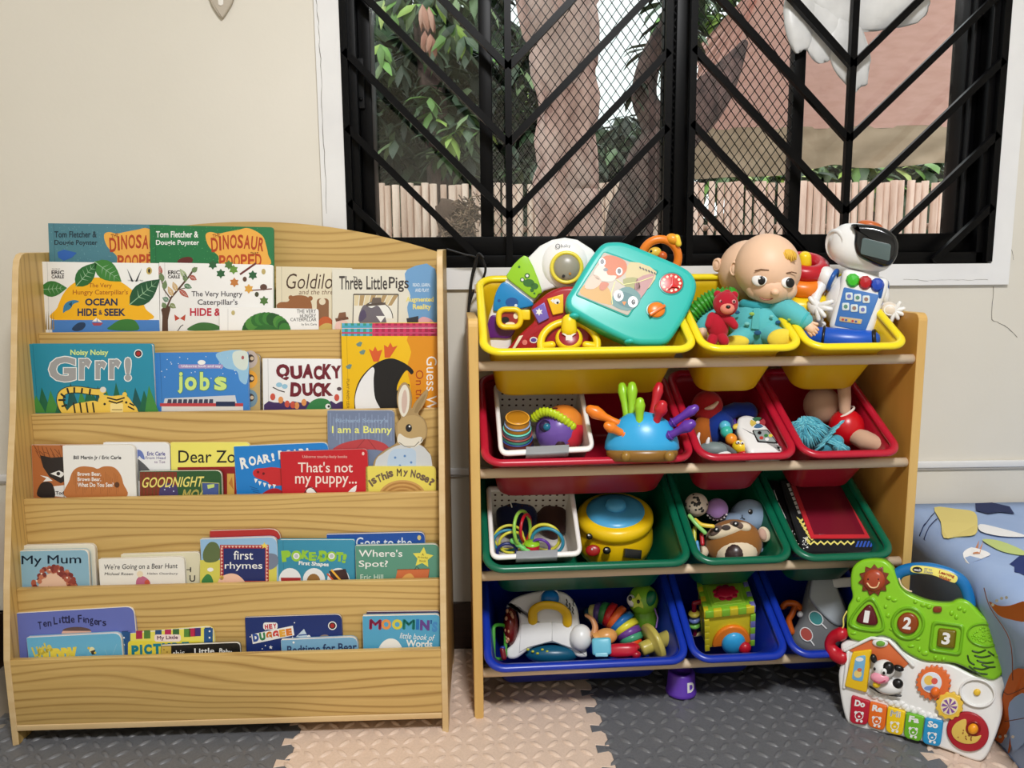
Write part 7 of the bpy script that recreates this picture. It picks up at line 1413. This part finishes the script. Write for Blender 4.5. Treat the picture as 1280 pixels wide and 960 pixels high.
q = t.part('handle', label='orange handle'); q.tube(catmull([(1000, 760, -4), (994, 755, 0), (984, 754, 2), (979, 758, 2)], 4, False), 4.4, P(236, 110, 20)); q.tube(catmull([(994, 757, 0), (990, 768, 2), (986, 776, 2), (990, 790, 0)], 4, False), 4, P(210, 96, 24)); q.ell((1000, 768, 2), (4, 4, 4), WHT)
t.done()
t = toy('white_lid', 'white plastic lid strip behind the jug', 'lid', 1052, 736, rk_plane(.11, .78)); q = t.part('strip'); q.prism([(1040, 723), (1075, 721), (1075, 733), (1042, 735)], -30, 0, WHT, 2); t.done()

# ---- on the floor: purple cup, walker panel
m = Plane((.403, -.235, .03)); t = Thing('toy_cup', 'purple upturned stacking cup with a white letter D', 'cup', (.403, -.235, .003), Local((.403, -.235, .003)))
q = t.part('cup_body'); PP = P(98, 56, 176); q.lathe((0, 0, 0), (0, 0, 1), [(.029, 0), (.0325, 0), (.0335, .004), (.0325, .009), (.0312, .011), (.0288, .046), (.027, .050), (.021, .0515), (.0205, .049), (0, .049)], PP, 40); q.ring((0, 0, .0315), (0, 0, 1), .0288, .0008, PP, 40, 6)
q = t.part('letter', label='white raised letter D')
vv, ff = glyphs('D', .05)
q.raw([(.0315*math.sin(.50+(x-.5)*.62)*(1-.06*(y-.2)), -.0315*math.cos(.50+(x-.5)*.62)*(1-.06*(y-.2)), .015+y*.022) for x, y in vv], ff, WHT, False, False); t.done()

wa = V((.715, -.357, .004)); wb = V((.895, -.488, .004)); hd = (wb-wa).normalized(); nh = V((hd.y, -hd.x, 0)); nh = nh if nh.y < 0 else -nh; LE = math.radians(9); nw = (nh*math.cos(LE)+V((0, 0, math.sin(LE)))).normalized()
m = Plane((wa+wb)/2, nw); t = Thing('walker_panel', 'green and white baby walker activity panel with piano keys and number buttons', 'toy', (wa+wb)/2, m)
GW = P(136, 202, 34); GD = P(112, 178, 24)
q = t.part('white_board'); wo = catmull([(1051, 805.5), (1062, 800), (1091, 793), (1113, 796), (1127.5, 811), (1150, 824), (1186, 829), (1213, 842), (1237, 847), (1255, 844), (1258, 856.5), (1253, 869), (1253, 893), (1244, 922), (1232, 947), (1219, 951), (1186, 938.5), (1142, 924), (1087, 913), (1063, 907), (1053, 884), (1048, 844), (1053, 824)], 4); q.prism(wo, -9, 2, WHT, 4, steps=4)
q = t.part('green_board'); go = catmull([(1064, 720), (1067, 708), (1077, 700), (1091, 698), (1106, 700), (1117, 710), (1123, 725), (1132, 738), (1146, 746), (1166, 752), (1187, 753), (1197, 749), (1211, 751), (1228, 768), (1247, 780), (1257, 800), (1259, 822), (1254, 840), (1243, 849), (1230, 846), (1214, 837), (1196, 829), (1180, 827), (1160, 826), (1147, 822), (1130, 812), (1120, 801), (1105, 794), (1090, 797), (1075, 801), (1062, 796), (1059, 784), (1060, 760), (1066, 746), (1064, 732)], 4); q.prism(go, -9, 6, GW, 4, steps=4)
rd = random.Random(12)
for u, v in ((1112, 746), (1119, 749), (1108, 757), (1111, 768), (1155, 755), (1162, 757), (1145, 751), (1190, 765), (1196, 770), (1206, 762), (1200, 759), (1140, 806), (1150, 810), (1148, 797), (1157, 815), (1170, 820), (1180, 822), (1116, 785), (1068, 790), (1074, 748), (1246, 818)): q.ell((u, v, 5.5), (rd.uniform(2.5, 5), rd.uniform(2.2, 3.6), 2.4), GW)
sl_m = P(40, 70, 20)
for pts in (((1216, 812), (1224, 814), (1232, 811)), ((1219, 818), (1228, 820), (1238, 818)), ((1222, 824), (1232, 827), (1242, 826)), ((1210, 818), (1212, 825), (1218, 829)), ((1218, 833), (1228, 835), (1236, 833)), ((1228, 829), (1236, 832), (1244, 832)), ((1212, 831), (1222, 839), (1234, 841)), ((1236, 813), (1243, 818))): q.tube([(p[0], p[1], 6.1) for p in catmull(pts, 4, False)], 1.1, sl_m, n=6)
q2 = t.part('sun_button', sub=q, label='brown smiling sun button'); q2.prism(star(1094, 724, 20, 11, .76), 5, 9, P(120, 50, 30), 1.2); q2.lathe((1094, 724, 8), (0, 0, 1), [(14, 0), (13.5, 2), (9, 4.5), (0, 5.4)], P(170, 70, 40), 28)
for u in (1087.5, 1100): q2.ell((u, 722, 12), (1.6, 1.8, 1), P(70, 24, 16))
q2.tube([(p[0], p[1], 13) for p in catmull([(1086.5, 727), (1091, 732), (1098, 731.5), (1101, 726)], 4, False)], 1, P(240, 200, 150), n=6)
def tri(c, r_, rot): return catmull([(c[0]+r_*math.cos(rot+a), c[1]+r_*math.sin(rot+a)) for k in range(3) for a in (2*PI*k/3-.28, 2*PI*k/3+.28)], 4)
for sh_o, sh_b, c, num, mm in ((lambda r_: tri((1086, 770), r_, -PI/2+.15), lambda r_: tri((1086, 769), r_, -PI/2+.15), (1085, 769), '1', P(90, 12, 26)), (lambda r_: circ(1136, 777.5, r_*.92, 30), lambda r_: circ(1136, 777.5, r_, 28), (1135.5, 777), '2', P(140, 62, 16)), (lambda r_: rquad([(1184+r_*1.0*x+.12*r_*y*-1, 796+r_*.95*y+.14*r_*x) for x, y in ((-.88, -.88), (.88, -.88), (.88, .88), (-.88, .88))], 6), lambda r_: rquad([(1184+r_*x-.1*r_*y, 796+r_*y+.12*r_*x) for x, y in ((-.85, -.85), (.85, -.85), (.85, .85), (-.85, .85))], 3.5), (1183.5, 796), '3', P(116, 104, 10))):
    q2 = t.part('button_rim', sub=q); a, b_ = sh_o(23), sh_o(19); q2.slab(a, b_, 4, 8, GD, True); q2.slab(inset(a, -.6), inset(a, .8), 4, 7, GW, True)
    q2 = t.part('number_button', sub=q, label='dark button with white '+num); q2.prism(sh_b(13.5), 5, 11, mm, 3); q2.text(num, c[0]-(3 if num == '1' else 5), c[1]-8, c[0]+(3.4 if num == '1' else 5.2), c[1]+7, 11.3, WHT, 9, .015 if num == '1' else .04)
q2 = t.part('oval_pad', sub=q, label='dimpled green oval'); a = circ(1231, 792, 22, 28, 15, rot=.15); q2.slab(a, circ(1231, 792, 20, 28, 13, rot=.15), 4, 8, GD, True)
for _ in range(46): aa, rr_ = rd.uniform(0, 6.28), rd.random()**.5; q2.ell((1231+16*rr_*math.cos(aa), 792+9.5*rr_*math.sin(aa), 6), (1.5, 1.3, 1.2), GW, None, 8, 6)
q2 = t.part('switch', sub=q, label='brown switch'); q2.prism(rrect(1167, 756.5, 1178, 764, 3), 5, 9, P(130, 54, 24), 1)
q = t.part('carry_handle', label='blue carry handle'); hb_ = P(16, 112, 178); q.tube(catmull([(1119, 722, -4), (1126, 715, -3), (1142, 711, -2), (1165, 711.5, -2), (1190, 719, -2), (1204, 730, -3), (1211, 748, -4), (1212, 758, -4)], 5, False), 7.6, hb_, n=14, flat=.8)
q2 = t.part('sticker', sub=q, label='yellow name sticker'); st = catmull([(1139, 709), (1145, 706), (1165, 708), (1185, 713), (1197, 720), (1195, 727), (1188, 726), (1165, 717.5), (1142, 714.5)], 4); q2.prism(st, 3, 6.3, K(244, 232, 120), .3); q2.poly(circ(1147.5, 711, 6.2, 18, 3.6, rot=.1), 6.6, BLK); q2.text('vtech', 1143, 709.4, 1152, 712.8, 6.9, WHT, 6, .02); q2.text('SIT TO', 1156, 709.5, 1166, 712, 6.6, K(150, 150, 150), 10, .04); q2.text('STAND', 1155.5, 713, 1167, 715.8, 6.6, K(150, 150, 150), 12, .04); q2.text('Learning', 1174, 714.5, 1194, 719.5, 6.6, K(170, 50, 30), 17, .03); q2.text('Walker', 1174, 719.5, 1190, 724, 6.6, K(170, 50, 30), 17, .03)
q = t.part('barn'); q.prism([(1060, 812), (1090, 797.5), (1112, 800), (1137, 828), (1128, 836), (1122, 832), (1088, 822)], 1, 4, P(214, 110, 60), 1); q.tube([(1057, 812, 4), (1090, 796, 5), (1112, 799, 5), (1142, 831, 4)], 2.2, WHT, n=8); q.ell((1101, 802.5, 5), (10, 5.4, 3), WHT, rz(-6)); q.ell((1102, 802.5, 8), (5.6, 3.6, 1.4), P(110, 170, 60)); q.tube([(1061, 815, 3), (1056, 858, 3)], 2.6, WHT, n=8)
q = t.part('barn_door', label='yellow barn door'); q.prism(rquad([(1067, 813), (1091, 810), (1084.5, 864), (1057, 856)], 3), 2, 8, P(240, 196, 30), 1.5); q.prism(rquad([(1071, 819), (1084, 816.5), (1080, 850), (1066, 847)], 4), 7.5, 8.6, K(120, 180, 220), .3); q.poly(circ(1076, 822, 5, 12, 2.6), 8.8, WHT); q.poly(circ(1074, 840, 5, 12, 5), 8.8, K(236, 206, 120)); q.poly(circ(1076, 835, 3, 10, 2.4), 9, K(206, 110, 80))
q = t.part('cow_figure', label='black and white toy cow'); q.ell((1112, 856, 8), (18, 10, 8), WHT, rz(-8)); q.ell((1124, 851, 12), (7, 6, 5), BLK, rz(-20)); q.tube([(1089, 856, 8), (1100, 862, 10), (1116, 866, 10), (1127, 867, 9)], 1.4, BLK, n=6); q.ell((1107, 833, 14), (14, 12, 10), WHT, rz(-15)); q.ell((1113, 830, 19), (8, 8, 6), BLK); q.ell((1103, 842, 20), (12, 7, 6), P(240, 160, 180), rz(-12)); q.ell((1125, 832, 12), (7, 4, 4), BLK, rz(-20)); q.ell((1094, 820, 12), (4, 6, 4), BLK, rz(20)); q.ell((1109, 833, 25), (3.6, 4.2, 2), WHT); q.ell((1109, 834, 26.6), (1.8, 2.2, 1), BLK); q.ell((1097, 830, 23), (1.6, 2, 1.4), BLK); q.tube([(1097, 844, 25), (1103, 847, 26), (1110, 844, 25)], .9, P(190, 70, 100), n=6); q.ell((1099, 850, 20), (5, 4.4, 4), P(240, 200, 40))
for u0, col, nm, kp in ((0, (190, 30, 54), 'Do', [(1065.5, 867.5), (1089, 875), (1085.5, 905), (1063, 902)]), (0, (236, 112, 30), 'Re', [(1088.6, 875), (1110, 881), (1106.5, 912), (1085.2, 906)]), (0, (246, 206, 20), 'Mi', [(1110.6, 881), (1133, 887.5), (1129, 918.5), (1107.5, 913)]), (0, (110, 184, 40), 'Fa', [(1133.6, 888.5), (1156.6, 894), (1152, 926), (1130, 919.5)]), (0, (40, 150, 206), 'So', [(1157.2, 895), (1180, 899.4), (1176, 932), (1153, 926.7)])):
    q = t.part('piano_key', label=nm+' key'); q.prism(rquad([(p[0], p[1]) for p in kp], [2.5, 2.5, 7, 7]), 1, 7, P(*col), 1.6)
    cx = sum(p[0] for p in kp)/4; cy = sum(p[1] for p in kp)/4; q.text(nm, cx-6, cy-14, cx+7, cy-6, 7.3, WHT, 10, .05)
    for r_ in (5, ): q.raw([(p[0], p[1], 7.3) for rr_ in (5.4, 4.4) for p in circ(cx-.6, cy+5, rr_, 14)], [(i, (i+1) % 14, 14+(i+1) % 14, 14+i) for i in range(14)], WHT, False, False)
    q.poly(circ(cx-4.5, cy+1, 2, 8), 7.4, WHT); q.poly(circ(cx+3.5, cy+2, 2, 8), 7.4, WHT); q.poly(circ(cx-3, cy+11, 1.8, 8), 7.4, WHT); q.poly(circ(cx+2.4, cy+12, 1.8, 8), 7.4, WHT); q.poly(circ(cx-.6, cy+6, 1.6, 8, 1.2), 7.5, WHT)
def gear(q, c, r_, k, d0, d1, mat): q.prism([(c[0]+(r_ if (i//2) % 2 else r_*.9)*math.cos(2*PI*i/(4*k)), c[1]+(r_ if (i//2) % 2 else r_*.9)*math.sin(2*PI*i/(4*k))) for i in range(4*k)], d0, d1, mat, 1)
q = t.part('gear', label='orange gear with a picture'); gear(q, (1167.5, 852), 22, 20, 2, 7, P(226, 110, 50)); q.prism(circ(1165, 851, 13, 24), 6, 7.8, K(226, 232, 240), .4); q.poly(circ(1162, 848, 6, 14), 8, K(240, 200, 90)); q.poly(circ(1169, 849, 4, 12), 8.1, K(220, 90, 80)); q.poly(circ(1164, 858, 8, 14, 3), 8.1, K(120, 150, 210)); q.ell((1170, 862, 9), (6, 6, 5), P(236, 110, 30))
q = t.part('gear', label='yellow gear with a purple swirl'); gear(q, (1187.5, 880), 17.5, 12, 3, 8, P(236, 196, 70)); q.prism(circ(1187.5, 880, 11, 24), 7, 8.8, K(240, 226, 190), .3)
for i in range(8): a = 2*PI*i/8; q.poly([(1187.5, 880), (1187.5+10*math.cos(a), 880+10*math.sin(a)), (1187.5+9*math.cos(a+.42), 880+9*math.sin(a+.42))], 9, K(130, 80, 160))
q = t.part('rolling_disc', label='red disc with an orange knob'); q.prism(circ(1210, 913, 27, 40, 24, rot=.5), 2, 6, P(170, 24, 40), 1.6); q.prism(catmull([(1208, 897), (1196, 901), (1190, 911), (1194, 921), (1206, 927), (1220, 926), (1227, 917), (1218, 918), (1209, 910)], 4), 5.5, 7.2, P(222, 190, 90), .5); q.lathe((1217, 908, 6), (0, 0, 1), [(9.5, 0), (9.5, 1.5), (8, 2)], P(150, 30, 30), 24); q.ell((1217, 908, 9), (6.6, 6.6, 5), P(244, 160, 30)); [q.poly(circ(1198+rd.uniform(0, 18), 905+rd.uniform(4, 18), 1, 6), 7.5, K(150, 90, 40)) for _ in range(14)]
q = t.part('dish', label='white oval dish with a yellow dot'); a = circ(1222, 865, 23, 30, 18, rot=.25); q.slab(a, circ(1222, 865, 20.5, 30, 15.5, rot=.25), 1, 5, WHT, True); q2 = t.part('centre_dot', sub=q, label='yellow dot'); q2.ell((1221.5, 864.5, 3), (4.6, 4.4, 2.4), P(238, 196, 60))
q = t.parts[0][1]
for i in range(22): u = 1085+i*4.2; q.ell((u, 866+(i*7 % 5)+i*1.6-3, 2.2), (5, 3.6, 2), WHT, None, 10, 8)
q = t.part('toy_handset', label='red telephone handset'); q.tube(catmull([(1052, 792, 2), (1042, 796, 0), (1037, 806, -2), (1043, 817, -2), (1053, 822, 0)], 5, False), [9, 9, 8.6, 8.2, 8, 7.6, 7.4, 7.2, 7, 7, 7, 7.2, 7.4, 7.8, 8.2, 8.6, 8.8, 9, 9, 9, 9], P(190, 20, 40), n=14)
q = t.part('cord', label='yellow cord'); q.tube(catmull([(1059, 764, 2), (1055, 772, 4), (1055, 782, 4), (1050, 790, 6)], 4, False), 1.1, P(226, 210, 110), n=6); q.tube(catmull([(1125, 722, 8), (1128, 730, 8), (1135, 736, 8), (1140, 738, 7)], 4, False), 1, P(236, 216, 180), n=6)
t.done()
